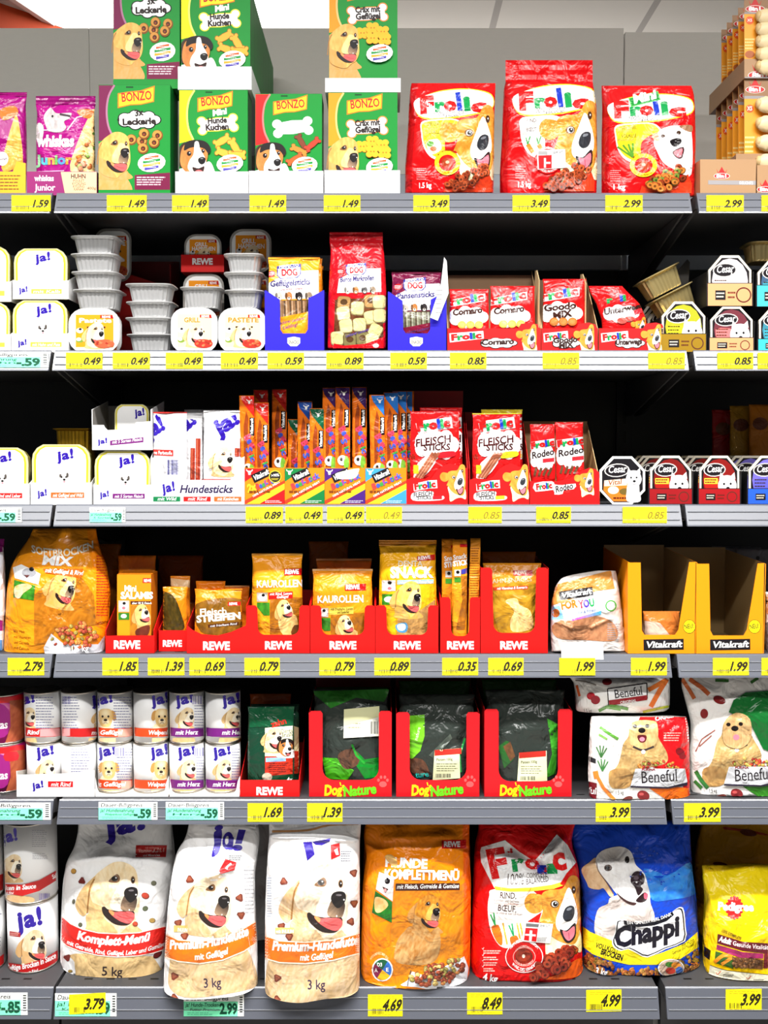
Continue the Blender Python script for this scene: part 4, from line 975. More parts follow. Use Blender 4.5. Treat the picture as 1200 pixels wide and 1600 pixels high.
bag('dog_food_sack', 'blue dog food sack with white dog and slanted black word', 'pet food bag', [(1284, 890, 1078, .15), (1300, 890, 1078, .35), (1330, 896, 1080, .6), (1370, 905, 1083, .85), (1400, 910, 1088, 1), (1450, 910, 1091, 1.05), (1500, 911, 1093, 1.05), (1524, 913, 1094, 1)], YF(5, 1526), 0.13, 5, (24, 70, 196), a, FILM, wr=.004, lean=.03, folds=((1005, 1366, 1030, 1376, 3, .006), (1030, 1376, 1060, 1362, 3, .006), (1010, 1365, 1075, 1345, 5, .008), (985, 1370, 1060, 1350, 5, -.006), (1005, 1385, 1090, 1362, 6, .005)))

a = Art(); kd = 120/711; a.at(1080, 1280, kd)
a.poly([(90, 505), (175, 485), (711, 440), (711, 1000), (230, 960), (190, 800), (150, 640)], (252, 222, 20)); 
a.ell(400, 820, 74, 100, (206, 40, 40)); 
for i in range(16): a.ell(400 + 72*math.cos(i*.3927), 820 + 98*math.sin(i*.3927), 14, 14, (206, 40, 40), n=8)
a.text('Pedigree', 245, 840, 575, 850, 72, WHITE, b=3, serif=True, out=(120, 90, 80)); a.text('100% COMPLETE', 275, 1040, 460, 1120, 26, (110, 90, 20), b=1)
a.poly([(245, 1062), (480, 1135), (711, 1150), (711, 1245), (480, 1220), (240, 1150)], (92, 26, 36)); a.poly([(238, 1160), (480, 1230), (670, 1245), (668, 1290), (460, 1285), (232, 1205)], (150, 40, 90)); a.text('Adult', 255, 1128, 362, 1160, 46, WHITE, b=3); a.text('Gesunde Vitalität', 382, 1165, 711, 1205, 40, (240, 220, 220), b=1, bend=10)
a.poly([(225, 1222), (390, 1268), (390, 1385), (215, 1330)], (60, 100, 40)); a.line([(215, 1325), (300, 1260), (380, 1275)], 34, (236, 140, 40), 3); a.line([(280, 1345), (380, 1280)], 30, (236, 150, 50)); a.poly([(390, 1275), (668, 1300), (662, 1390), (385, 1370)], (110, 70, 40))
a.at(); H = lambda p: [(1080 + x*kd, 1280 + y*kd) for x, y in p]
pile(a, H([(395, 1285), (662, 1305), (655, 1385), (390, 1362)]), 40, [(110, 76, 46), (140, 96, 60), (84, 56, 36)], 2.2, 3.2, 9)
a.at(1080, 1280, kd); a.poly([(675, 1240), (711, 1245), (711, 1380), (668, 1380)], (110, 30, 40)); a.poly([(175, 1350), (330, 1400), (711, 1440), (711, 1520), (150, 1515)], (222, 216, 190)); a.line([(175, 1350), (330, 1400), (711, 1440)], 6, (80, 70, 40), 2)
for x, y in ((250, 1420), (530, 1465)): a.line([(x - 20, y), (x - 5, y + 18), (x + 25, y - 14)], 7, (206, 80, 40)); a.lines(x + 45, y + 15, x + 150, y + 45, 2, (60, 60, 60), .4)
a.poly([(80, 1150), (180, 1215), (170, 1305), (85, 1240)], (30, 22, 20)); a.at()
golden(a, 1080 + 850*kd, 1280 + 850*kd, kd*.55, flip=True)
def pcol(x, y, s):
    c = np.tile(lin((246, 204, 14)), (len(x), 1)); return c
bag('dog_food_sack', 'yellow dog food sack with red rosette at right edge of bottom shelf', 'pet food bag', [(1352, 1097, 1300, .12), (1365, 1098, 1300, .25), (1390, 1100, 1302, .45), (1420, 1101, 1305, .75), (1450, 1100, 1306, .95), (1500, 1100, 1306, 1), (1534, 1101, 1306, .98)], YF(5, 1535), 0.13, 5, (246, 204, 14), a, FILM, cf=pcol, wr=.0035, lean=.03, folds=((1100, 1372, 1118, 1432, 4, .007), (1118, 1438, 1155, 1465, 4, .005)))
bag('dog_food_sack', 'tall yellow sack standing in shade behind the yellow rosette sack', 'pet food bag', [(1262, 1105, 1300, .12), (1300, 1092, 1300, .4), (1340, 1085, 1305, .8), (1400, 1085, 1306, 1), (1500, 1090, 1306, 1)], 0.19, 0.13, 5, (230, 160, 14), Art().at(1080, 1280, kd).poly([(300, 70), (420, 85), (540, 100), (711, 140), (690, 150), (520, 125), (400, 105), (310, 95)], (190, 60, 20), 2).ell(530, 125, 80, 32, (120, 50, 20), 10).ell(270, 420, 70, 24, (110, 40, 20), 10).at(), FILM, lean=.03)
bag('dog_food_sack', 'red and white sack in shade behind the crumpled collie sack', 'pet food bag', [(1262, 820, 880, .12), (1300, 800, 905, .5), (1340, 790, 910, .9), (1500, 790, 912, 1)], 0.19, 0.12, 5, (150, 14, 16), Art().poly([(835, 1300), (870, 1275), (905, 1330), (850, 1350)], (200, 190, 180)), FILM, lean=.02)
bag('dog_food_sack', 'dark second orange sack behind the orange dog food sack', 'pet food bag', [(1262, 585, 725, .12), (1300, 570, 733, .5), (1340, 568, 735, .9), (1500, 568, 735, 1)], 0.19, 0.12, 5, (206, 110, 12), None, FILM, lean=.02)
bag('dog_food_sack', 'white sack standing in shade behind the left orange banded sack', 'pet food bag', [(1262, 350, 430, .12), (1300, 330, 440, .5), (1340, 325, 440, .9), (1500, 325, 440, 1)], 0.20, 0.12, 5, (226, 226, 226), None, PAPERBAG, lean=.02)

# tall tins at the left end
def bigcan_art(x, y, k, low):
    a = Art()
    if not low:
        golden(a, x + 108*k, y + 440*k, k*.36, c1=(246, 232, 200), c2=(220, 186, 136)); a.at(x, y, k)
        a.fur([(40, 680), (250, 690), (310, 720), (250, 780), (150, 805), (60, 770)], (224, 190, 140), (200, 160, 110), 3, 3)
        a.poly([(30, 580), (200, 585), (350, 545), (500, 460), (500, 548), (350, 640), (200, 685), (32, 660)], (190, 20, 22)); a.text('Brocken in Sauce', -60, 632, 320, 615, 40, WHITE, b=2, sk=.2, bend=8); a.text('mit Rind', 42, 662, 118, 668, 20, WHITE, b=1, sk=.2); a.text('Saftige', 470, 535, 560, 490, 36, WHITE, b=2, sk=.2)
        ja(a, 22, 200, 160, 88); a.lines(285, 90, 425, 250, 9, (150, 150, 160), .25, 3); a.lines(290, 300, 430, 360, 4, (150, 150, 160), .3, 4); a.bars(350, 662, 448, 725, 12, (120, 110, 170), 4)
    else:
        golden(a, x + 300*k, y + 1150*k, k*.46, c1=(248, 226, 196), c2=(226, 180, 130), rot=-6); a.at(x, y, k)
        a.fur([(140, 1400), (250, 1390), (440, 1330), (490, 1320), (470, 1430), (330, 1500), (180, 1510), (120, 1470)], (222, 186, 140), (200, 160, 112), 3, 3)
        a.poly([(60, 1280), (200, 1300), (380, 1250), (515, 1170), (515, 1265), (380, 1345), (200, 1402), (62, 1370)], (186, 20, 22)); a.text('Saftige Brocken in Sauce', 65, 1345, 500, 1235, 46, WHITE, b=2, sk=.2, bend=30); a.text('mit Rind', 235, 1385, 340, 1358, 26, WHITE, b=1, sk=.2)
        ja(a, 165, 960, 385, 130); a.poly([(85, 998), (182, 1012), (182, 1052), (85, 1040)], (170, 30, 34)); a.lines(92, 1010, 175, 1040, 2, (240, 190, 180), .4)
    return a.at()
k = 100/571
lo = can('pet_food_can', 'lower of the two tall white tins stacked beside the red banded sack', 12.5, 89.5, 1414, 0.11, ZS[5], bigcan_art(0, 1280, k, True), group='tall white tins')
hi_ = can('pet_food_can', 'upper of the two tall white tins, standing on the other', 7.5, 87.5, 1290, 0.11, lo.z1 + 0.0006, bigcan_art(0, 1280, k, False), group='tall white tins')
l2 = can('pet_food_can', 'lower tall white tin cut off by the left picture edge', -72, 6, 1414, 0.10, ZS[5], Art().poly([(-70, 1510), (-20, 1512), (6, 1490), (6, 1512), (-20, 1535), (-70, 1530)], (186, 20, 22)).lines(-25, 1425, 4, 1480, 9, (120, 120, 140), .3), group='tall white tins')
can('pet_food_can', 'upper tall white tin cut off by the left picture edge', -77, 2, 1290, 0.10, l2.z1 + .0006, Art().poly([(-70, 1370), (-20, 1375), (5, 1365), (5, 1390), (-20, 1400), (-70, 1395)], (186, 20, 22)), group='tall white tins')

G = green_ticket
ticket(5, -60, 43, '-.85', 'green and white ticket reading .85 at lower left corner', 1551, 1586, kind='g', art=G('-.85', 'ja! Hundenahrung', 'Rind'))
ticket(5, 86, 182, '2.99', 'green and white ticket half covered by the 3.79 ticket', 1552, 1588, kind='g', art=G('-.59', 'ja! Hunde', 'Komplett'))
ticket(5, 108, 165, '3.79', 'yellow 3.79 ticket stuck over a green ticket, slightly tilted', 1554, 1585, yd=-3, off=0.0042)
ticket(5, 287, 381, '2.99', 'green 2.99 ticket below the left orange banded sack', 1554, 1588, kind='g', art=G('2.99', 'ja! Hunde-Trocken-', 'Futter Premium'))
ticket(5, 575, 629, '4.69', 'yellow 4.69 ticket below the orange dog food sack', 1554, 1588)
ticket(5, 730, 785, '8.49', 'yellow 8.49 ticket below the red four kilo sack', 1551, 1585)
ticket(5, 916, 971, '4.99', 'yellow 4.99 ticket below the blue sack', 1547, 1581, yd=-1)
ticket(5, 1134, 1190, '3.99', 'yellow 3.99 ticket below the yellow rosette sack', 1546, 1579, yd=-1)
# ------------------------------------------------------------------ fifth row
def jacan(x0, y0, dx, band, txt, dog, side=1):
    a = Art(); k = 1/3; a.at(x0, y0, k)
    sag = lambda y, w=8: [(-10, y - w), (30, y - 2), (85, y), (140, y - 2), (185, y - w)]
    if dog == 'g':
        a.at(); golden(a, x0 + (dx + 92)*k, y0 + 126*k, k*.15, detail=False); a.at(x0, y0, k)
        a.fur([(dx + 30, 216), (dx + 130, 216), (dx + 140, 252), (dx + 20, 252)], (228, 196, 140), (206, 166, 110), 0, 3)
    elif dog == 'p':
        a.at(); puppy(a, x0 + (dx + 92)*k, y0 + 122*k, k*.36); a.at(x0, y0, k); a.fur([(dx + 45, 216), (dx + 140, 216), (dx + 140, 238), (dx + 110, 246), (dx + 45, 240)], (238, 214, 170), (216, 180, 130), 0, 3)
    if dog:
        light = tuple(min(255, int(c*.4 + 150)) for c in band)
        a.poly(sag(172) + sag(212)[::-1], band)
        if side and abs(dx) > 15: a.poly([(dx + 150 if dx < 0 else -10, 175), (dx + 150 + 120 if dx < 0 else 40, 170), (dx + 150 + 120 if dx < 0 else 40, 206), (dx + 150 if dx < 0 else -10, 210)], light)
        a.text(txt, dx + 92 - 6.5*len(txt), 201, dx + 92 + 6.5*len(txt), 199, 20, WHITE, b=2, sk=.2)
        ja(a, dx + 48, 56, dx + 128, 40)
    if side: 
        lx = dx + 130 if dx < 25 else -4
        if dog is None: lx = 45
        if lx < 160 - 30: a.lines(lx, 20, min(lx + 90, 168), 176, 12, (120, 120, 160), .3, int(x0))
        if side == 2: a.rect(dx + 118, 20, dx + 168, 62, WHITE); a.bars(dx + 118, 18, dx + 166, 58, 12, (100, 96, 170), 3)
        if side == 3: a.bars(4, 20, 44, 58, 10, (100, 96, 170), 3)
    return a.at()
RB, OB, PB = (190, 22, 24), (226, 70, 22), (112, 22, 120)
CX = [(38.5, 94.5), (96, 151), (152.5, 207.5), (208.5, 263), (264.5, 319.5), (320.5, 376)]
colname = ['first', 'second', 'third', 'fourth', 'fifth', 'sixth']
looks = ['red band', 'red band', 'orange band', 'orange band', 'purple band', 'purple band']
low = [(0, RB, 'mit Rind', 'g', 1), (0, RB, '', None, 1), (-40, OB, 'mit Geflügel', 'p', 2), (38, OB, 'Welpenkost', 'p', 0), (-3, PB, 'mit Herz', 'g', 2), (-5, PB, 'mit Herz', 'g', 1)]
up = [(-78, RB, 'mit Rind', 'g', 1), (100, RB, 'mit Rind', 'g', 3), (-55, OB, 'mit Geflügel', 'p', 1), (42, OB, 'Welpenkost', 'p', 0), (-12, PB, 'mit Herz', 'g', 2), (38, PB, 'mit Herz', 'g', 0)]
for i, (x0, x1) in enumerate(CX):
    dxs = 4 if i == 0 else 0
    c = can('pet_food_can', f'small white tin with {looks[i]}, lower tier, {colname[i]} column from the left' if i != 1 else 'lower small white tin showing only its back print, second column', x0 + dxs, x1 + dxs, 1164, 0.075, ZS[4] + .002, jacan(x0 + dxs, 1162, *low[i]), group='small white tins')
    can('pet_food_can', f'small white tin with {looks[i]}, upper tier, {colname[i]} column from the left', x0, x1, 1083, 0.075, c.z1 + .0006, jacan(x0, 1081, *up[i]), group='small white tins')
a = Art().at(0, 1040, 1/3); ja(a, 155, 575, 205, 26); a.rect(225, 542, 342, 570, (206, 26, 30)); a.text('mit Rind', 238, 566, 330, 566, 19, WHITE, b=1, sk=.2); a.at()
tray('carton_tray', 'torn white carton tray with red mit Rind strip under the leftmost small tins', 'carton', [(26, 1245), (148, 1245), (148, 1204), (100, 1209), (26, 1211)], 0.022, 0.10, 4, (238, 238, 238), a, (205, 200, 190), 1205, 1225, None, mt=PAPER, right=False)
for i, (xa, xb, lab) in enumerate(((149, 263, 'low torn white carton tray under the orange banded tins'), (265, 374, 'low torn white carton tray under the purple banded tins'))):
    tray('carton_tray', lab, 'carton', [(xa, 1245), (xb, 1245), (xb + 1, 1212), (xb - 3, 1222), (xb - 5, 1234), (xb - 9, 1240), (xa + 9, 1241), (xa + 4, 1236), (xa + 1, 1222), (xa, 1215)], 0.022, 0.10, 4, (236, 236, 236), None, (205, 200, 190), None, None, None, mt=PAPER)
def wcan(y, lowr):
    a = Art().at(0, 1040, 1/3)
    a.poly([(-80, y), (115, y), (115, y + 35), (-80, y + 45)], (206, 20, 30)); a.fur([(45, y + 30), (130, y + 20), (130, y + 240), (20, y + 240), (50, y + 150)], (190, 100, 60), (150, 60, 34), 0, 3, ang=30)
    a.poly([(-80, y + 40), (20, y + 50), (46, y + 100), (42, y + 160), (20, y + 200), (-80, y + 200)], (150, 20, 120), 2); a.text('kas', -20, y + 162, 36, y + 158, 36, WHITE, b=2, sk=.1)
    if lowr: a.poly([(20, y + 40), (80, y + 30), (85, y + 70), (25, y + 75)], (200, 26, 40), 2)
    return a.at()
c = can('cat_food_can', 'lower magenta cat food tin at the left picture edge', -24, 39, 1165, 0.085, ZS[4], wcan(372, True), col=(170, 20, 110), group='magenta cat food tins')
can('cat_food_can', 'upper magenta cat food tin at the left picture edge', -26, 37.5, 1087, 0.085, c.z1 + .0006, wcan(135, False), col=(170, 20, 110), group='magenta cat food tins')

# chew brush tray
k3 = 1/3
a = Art().at(370, 1040, k3); a.text('REWE', 90, 605, 214, 605, 34, WHITE, b=3); a.at()
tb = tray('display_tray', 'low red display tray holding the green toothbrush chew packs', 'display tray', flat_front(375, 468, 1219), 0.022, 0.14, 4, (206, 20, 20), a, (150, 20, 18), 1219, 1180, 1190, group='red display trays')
a = Art().at(370, 1040, k3)
a.poly([(132, 292), (262, 282), (260, 430), (132, 440)], (240, 240, 200)); a.poly([(132, 425), (262, 425), (262, 508), (132, 518)], (206, 50, 30)); a.poly([(136, 432), (230, 430), (230, 448), (136, 452)], (150, 190, 240)); a.lines(150, 455, 245, 500, 5, (120, 20, 14), .4)
a.poly([(60, 200), (270, 190), (264, 280), (60, 290)], (20, 80, 50)); a.text('zahn', 165, 290, 235, 270, 28, (206, 40, 30), b=2); a.text('Denta', 208, 318, 262, 314, 20, (30, 30, 30), b=0); a.text('Brush', 208, 336, 262, 330, 20, (30, 30, 30), b=0)
a.poly([(135, 518), (262, 508), (262, 545), (120, 545)], (16, 70, 44)); a.text('4x', 235, 543, 260, 543, 20, WHITE, b=1); a.ell(142, 522, 24, 20, (200, 190, 170))
a.at(); golden(a, 370 + 172*k3, 1040 + 350*k3, k3*.17, detail=False); a.at(); jack(a, 370 + 232*k3, 1040 + 385*k3, k3*.2)
shadebag('chew_pack', 'front dark green toothbrush chew pack with two dogs on its card', 'treat pack', 387, 1104, 460, 0.028, 0.03, tb.zin, (22, 62, 44), a, group='green chew packs')
a = Art().at(370, 1040, k3); a.poly([(262, 282), (290, 290), (292, 505), (262, 508)], (220, 210, 160)).poly([(262, 400), (290, 400), (290, 505), (262, 508)], (196, 50, 30)).at()
shadebag('chew_pack', 'dark green toothbrush chew pack tucked behind the front one', 'treat pack', 392, 1100, 468, 0.062, 0.03, tb.zin, (20, 56, 40), a, group='green chew packs')
shadebag('chew_pack', 'orange tipped chew pack at the rear of the low red tray', 'treat pack', 390, 1084, 455, 0.098, 0.03, tb.zin, (150, 70, 24), None, group='green chew packs')

# three tall red boxes
def dn_art(x):
    a = Art().at(x, 1040, k3)
    a.text('Dog', 70, 608, 152, 604, 46, (250, 226, 20), b=3, sk=.1, out=(20, 60, 20)); a.text("'s", 152, 590, 172, 585, 40, (250, 226, 20), b=2); a.text('Nature', 160, 614, 314, 598, 44, (110, 210, 30), b=3, sk=.1, out=(20, 60, 20))
    for dx, dy, r in ((-20, -8, 8), (-8, -22, 8), (10, -22, 8), (22, -8, 8)): a.ell(345 + dx, 545 + dy, r*.8, r, (240, 90, 90))
    a.ell(346, 556, 18, 14, (240, 90, 90)); return a.at()
DN = [(483, 612), (619, 749), (757, 893)]
for i, (x0, x1) in enumerate(DN):
    w = x1 - x0; kx = w/129.0
    tp = [1111, 1113, 1108][i]
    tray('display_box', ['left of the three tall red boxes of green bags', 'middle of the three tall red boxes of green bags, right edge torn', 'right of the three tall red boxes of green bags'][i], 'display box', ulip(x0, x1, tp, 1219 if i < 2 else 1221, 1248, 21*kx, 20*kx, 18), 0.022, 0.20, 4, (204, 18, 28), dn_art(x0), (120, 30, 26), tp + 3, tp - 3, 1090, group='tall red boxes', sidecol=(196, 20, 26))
    a = Art().at(370 + (0, 0, 0)[i], 1040, k3)
    if i == 0:
        a.poly([(400, 430), (470, 435), (500, 470), (550, 490), (520, 535), (420, 530)], (70, 170, 30)); a.poly([(560, 400), (600, 440), (665, 430), (662, 520), (600, 530), (560, 470)], (20, 130, 40)); a.fur([(480, 410), (540, 390), (575, 430), (560, 470), (510, 485), (480, 450)], (120, 80, 60), (60, 44, 36), 4, 3); a.line([(540, 370), (560, 420), (600, 460)], 10, (40, 160, 50)); a.poly([(345, 120), (720, 110), (690, 170), (560, 150), (440, 200)], (40, 110, 34))
    elif i == 1:
        a.poly([(808, 235), (880, 230), (880, 330), (860, 400), (820, 440), (808, 430)], (110, 190, 40)); a.text('nature', 846, 352, 862, 290, 16, (220, 240, 200), b=0); a.fur([(810, 440), (870, 440), (900, 490), (890, 520), (820, 500)], (110, 70, 50), (60, 40, 30), 3, 3); a.text('ture', 838, 525, 900, 520, 26, (30, 170, 160), b=2)
        a.fur([(900, 420), (1000, 320), (1010, 340), (930, 440)], (90, 100, 90), (50, 56, 52), 0, 3); a.line([(1070, 340), (1045, 420), (1050, 500)], 9, (30, 140, 60))
    else:
        a.at(740, 1040, .3833); a.poly([(300, 215), (345, 240), (335, 440), (290, 460), (320, 360)], (60, 150, 40)); a.poly([(100, 330), (140, 300), (165, 380), (125, 420)], (40, 90, 40)); a.fur([(120, 330), (150, 310), (170, 370), (150, 390)], (120, 80, 50), (70, 50, 36), 0, 3)
    a.at()
    def stick(t, b, i=i):
        s = Art()
        if i == 0:
            s.at(370, 1040, k3); s.lines(515, 225, 600, 300, 4, (150, 150, 110), .3, 1); s.bars(628, 262, 664, 320, 10, (50, 50, 50), 2); s.poly([(502, 205), (668, 190), (668, 240), (502, 285)], (206, 206, 160)); s.at(); sticker(t, b, [(370 + x*k3, 1040 + y*k3) for x, y in ((502, 208), (668, 190), (670, 330), (500, 340))], (240, 240, 226), s, 'paper_label', 'cream paper label with barcode')
        else:
            x, y = ((679, 1172), (811, 1176))[i - 1]; q = [(x, y), (x + 39 + 4*(i - 1), y - 3), (x + 40 + 4*(i - 1), y + 44), (x - 3, y + 47)]
            s.poly([(x, y), (x + 42, y - 3), (x + 42, y + 6), (x, y + 9)], (180, 40, 30)); s.text('Pansen 100g', x + 3, y + 17, x + 28, y + 16, 4, (30, 30, 30), b=1); s.lines(x + 3, y + 20, x + 36, y + 34, 4, (120, 120, 90), .35, 2); s.bars(x + 2, y + 37, x + 26, y + 43, 14, (40, 40, 40), 3); sticker(t, b, q, (232, 236, 190), s, 'paper_label', 'cream paper label with red header')
    shadebag('chew_bag', ['glossy green and black bag with barcode label in the left tall red box', 'glossy green and black bag in the middle tall red box', 'glossy green and black bag in the right tall red box'][i], 'treat bag', x0 + 4, [1077, 1085, 1078][i], x1 - 4, 0.030, 0.07, ZS[4] + .003, (46, 52, 48), a, group='green black chew bags', extra=stick, wr=.003, fr=.022, folds=[((512, 1168, 545, 1166, 2.5, .004), (545, 1166, 568, 1154, 2.5, .004), (530, 1152, 537, 1138, 2.5, .003)), ((663, 1137, 674, 1136, 2, .004), (690, 1170, 715, 1150, 2.5, .003)), ((787, 1155, 808, 1140, 2.5, .004), (808, 1140, 836, 1136, 2.5, .004), (836, 1136, 851, 1151, 2.5, .004), (851, 1151, 872, 1132, 2.5, .004))][i])
    shadebag('chew_bag', ['dark green bag behind the front one, left tall red box', 'dark green bag behind the front one, middle tall red box', 'dark green bag behind the front one, right tall red box'][i], 'treat bag', x0 + 5, [1074, 1064, 1062][i], x1 - 5, 0.118, 0.07, ZS[4] + .003, (38, 84, 30), None, fr=.022, group='green black chew bags')

# cream vegetable-print bags
kc = .3833
def beneful(x, y, acc, low, word=True):
    a = Art().at(x, y, kc)
    a.poly([(664, 240), (680, 205), (860, 150), (885, 330), (880, 560), (840, 460), (700, 400), (740, 300)], acc) if word else None
    a.poly([(690, 480), (880, 500), (882, 560), (800, 556), (730, 510)], low, 0)
    a.fur([(640, 240), (680, 225), (745, 230), (752, 290), (790, 360), (780, 400), (700, 420), (640, 470), (600, 500), (560, 495), (552, 450), (590, 400), (610, 320), (630, 290)], (206, 176, 120), (160, 122, 70), 4, 2.4, fx=.5, fy=.2, ang=15)
    a.fur([(640, 240), (690, 222), (745, 235), (750, 300), (720, 340), (680, 345), (640, 320)], (222, 192, 136), (180, 140, 84), 4, 2.4, fx=.5)
    a.ell(658, 248, 9, 8, (30, 22, 20)); a.ell(708, 246, 9, 8, (30, 22, 20)); a.ell(686, 264, 15, 11, (24, 20, 20)); a.poly([(668, 285), (704, 285), (700, 310), (678, 312)], (90, 30, 34), 3); a.ell(687, 300, 11, 9, (230, 130, 150)); a.line([(650, 330), (690, 345), (735, 330)], 8, (60, 50, 50), 3); a.ell(692, 352, 9, 9, (206, 206, 206))
    a.fur([(555, 430), (620, 420), (650, 450), (640, 490), (600, 502), (560, 490)], (196, 156, 96), (150, 108, 60), 4, 2.4)
    a.at(); pile(a, [(x + p*kc, y + q*kc) for p, q in ((670, 410), (720, 380), (830, 395), (850, 425), (760, 430), (680, 430))], 40, [(180, 70, 50), (206, 130, 60), (150, 50, 40), (200, 170, 90), (140, 140, 60)], 2.2, 3.6, int(x) + 5)
    a.at(x, y, kc); a.poly([(660, 420), (862, 420), (872, 475), (790, 495), (640, 490)], (206, 208, 214)); a.poly([(640, 490), (790, 495), (872, 475), (872, 488), (790, 502), (640, 497)], (40, 34, 50)); a.text('Beneful', 682, 480, 832, 470, 48, (30, 24, 30), b=0, sk=.02, serif=True); a.text('PURINA', 685, 428, 740, 428, 9, (150, 20, 30), b=2)
    a.text('1,5 kg', 578, 526, 612, 524, 16, (80, 80, 80), b=0); a.ell(628, 545, 22, 12, (110, 50, 44), -20); a.ell(692, 530, 26, 20, (130, 36, 40), 20); a.ell(684, 524, 10, 6, (190, 80, 80)); 
    return a
a = beneful(740, 1040, (206, 22, 28), (240, 110, 24))
a.text('ORIGINAL', 740, 226, 862, 200, 18, WHITE, b=2, sk=.1); a.lines(775, 270, 850, 310, 4, (240, 170, 160), .35); a.ell(842, 352, 20, 15, (120, 24, 30), 30); a.ell(852, 370, 14, 12, (130, 30, 36))
a.line([(500, 445), (530, 500), (575, 548)], 14, (236, 130, 50)); a.line([(496, 430), (502, 460)], 22, (236, 130, 50))
for x, y in ((520, 355), (525, 410)):
    for r in (-40, -10, 20, 50): a.line([(x, y + 20), (x + 30*math.sin(math.radians(r)), y - 30*math.cos(math.radians(r)))], 5, (60, 120, 60))
a.line([(515, 250), (550, 275), (590, 300)], 12, (90, 150, 60), 3); a.line([(510, 280), (545, 300)], 8, (120, 170, 80)); a.line([(500, 480), (472, 480)], 60, (140, 30, 34)) if False else None
a.poly([(470, 370), (498, 380), (498, 400), (470, 390)], (40, 40, 44)); a.poly([(462, 470), (502, 480), (500, 545), (470, 535)], (120, 24, 34)); a.text('ful', 466, 520, 498, 525, 26, WHITE, b=1); a.at()
bag('dog_food_bag', 'cream dog food bag with red corner and shaggy tan dog', 'pet food bag', [(1120, 924, 1072, .3), (1126, 922, 1074, .6), (1140, 922, 1076, .9), (1160, 921, 1077, 1), (1210, 919, 1078, 1.05), (1249, 921, 1078, .95)], YF(4, 1252), 0.085, 4, (238, 236, 232), a, FILM, yaw=.004, wr=.0025, folds=((1040, 1148, 1066, 1122, 4, -.004), (922, 1115, 960, 1122, 4, .004)), group='vegetable print bags')
a = beneful(886, 1037, (30, 120, 40), (60, 140, 40), False); a.at(740, 1040, kc)
a.poly([(1040, 190), (1060, 140), (1110, 110), (1300, 95), (1300, 390), (1180, 340), (1120, 220)], (20, 96, 40), 0); a.at(886, 1037, kc); a.fur([(640, 240), (690, 200), (745, 225), (750, 300), (720, 340), (680, 345), (640, 320)], (214, 180, 130), (170, 130, 80), 4, 2.4, fx=.5); a.ell(658, 248, 9, 8, (30, 22, 20)); a.ell(708, 246, 9, 8, (30, 22, 20)); a.ell(684, 264, 15, 11, (24, 20, 20)); a.ell(690, 300, 13, 12, (230, 130, 150))
a.at(740, 1040, kc); a.line([(850, 55), (880, 100), (900, 135)], 16, (206, 110, 60)); a.line([(880, 55), (930, 90), (960, 118)], 18, (196, 100, 54)); a.ell(1002, 140, 26, 16, (120, 30, 30), 20); a.ell(940, 196, 16, 20, (130, 40, 40)); a.line([(985, 60), (1040, 62)], 12, (60, 110, 50)); a.line([(1130, 70), (1160, 50)], 12, (60, 110, 50)); a.line([(905, 350), (930, 300), (985, 262)], 5, (150, 90, 80)); a.line([(920, 330), (970, 285)], 5, (150, 90, 80)); a.line([(905, 430), (930, 470), (955, 500)], 16, (50, 110, 50), 3); a.line([(900, 470), (930, 500)], 14, (60, 120, 50)); a.at()
bag('dog_food_bag', 'cream dog food bag with green corner cut off by the right edge', 'pet food bag', [(1050, 1066, 1260, .15), (1070, 1064, 1262, .4), (1100, 1072, 1262, .7), (1130, 1080, 1262, .95), (1180, 1078, 1262, 1.05), (1244, 1080, 1262, 1)], YF(4, 1246) , 0.09, 4, (234, 232, 228), a, FILM, wr=.0025, yaw=-.004, group='vegetable print bags')
# pack lying across the top of the first cream bag
a = Art().at(740, 1040, kc); a.poly([(546, 95), (706, 72), (708, 135), (552, 160)], WHITE)
for p in ([(546, 95), (706, 72)], [(706, 72), (708, 135)], [(546, 95), (550, 160)]): a.line(p, 4, (30, 20, 24))
a.poly([(551, 142), (708, 120), (708, 140), (553, 163)], (150, 24, 34)); a.text('Beneful', 575, 134, 690, 118, 34, (30, 24, 30), b=0, serif=True); a.text('ORIGINAL', 598, 157, 664, 147, 11, WHITE, b=1)
a.line([(788, 55), (760, 100), (722, 168)], 20, (226, 116, 50)); a.line([(780, 60), (740, 85), (712, 100)], 18, (226, 120, 50)); a.ell(478, 124, 17, 15, (180, 30, 44)); a.ell(497, 140, 19, 18, (150, 24, 40)); a.ell(544, 66, 20, 14, (130, 30, 36)); a.line([(510, 185), (560, 165), (630, 178)], 12, (90, 140, 60), 3); a.line([(540, 170), (600, 180)], 10, (110, 160, 80)); a.line([(420, 80), (432, 125)], 10, (220, 100, 50)); a.line([(415, 60), (460, 66), (500, 80)], 4, (120, 110, 100)); a.line([(690, 190), (800, 165)], 10, (200, 210, 60)); a.text('1,5 kg', 450, 196, 482, 192, 18, (80, 80, 80), b=0); a.at()
bag('dog_food_bag', 'cream dog food bag lying flat across the red cornered one', 'pet food bag', [(1058, 890, 1046, .6), (1066, 896, 1047, .9), (1085, 899, 1047, 1.05), (1105, 899, 1046, 1), (1118, 900, 1040, .6)], 0.02, 0.11, float(V(960, 1116.5, 0.03)[2]), (238, 236, 232), a, FILM, group='vegetable print bags', nv=30)

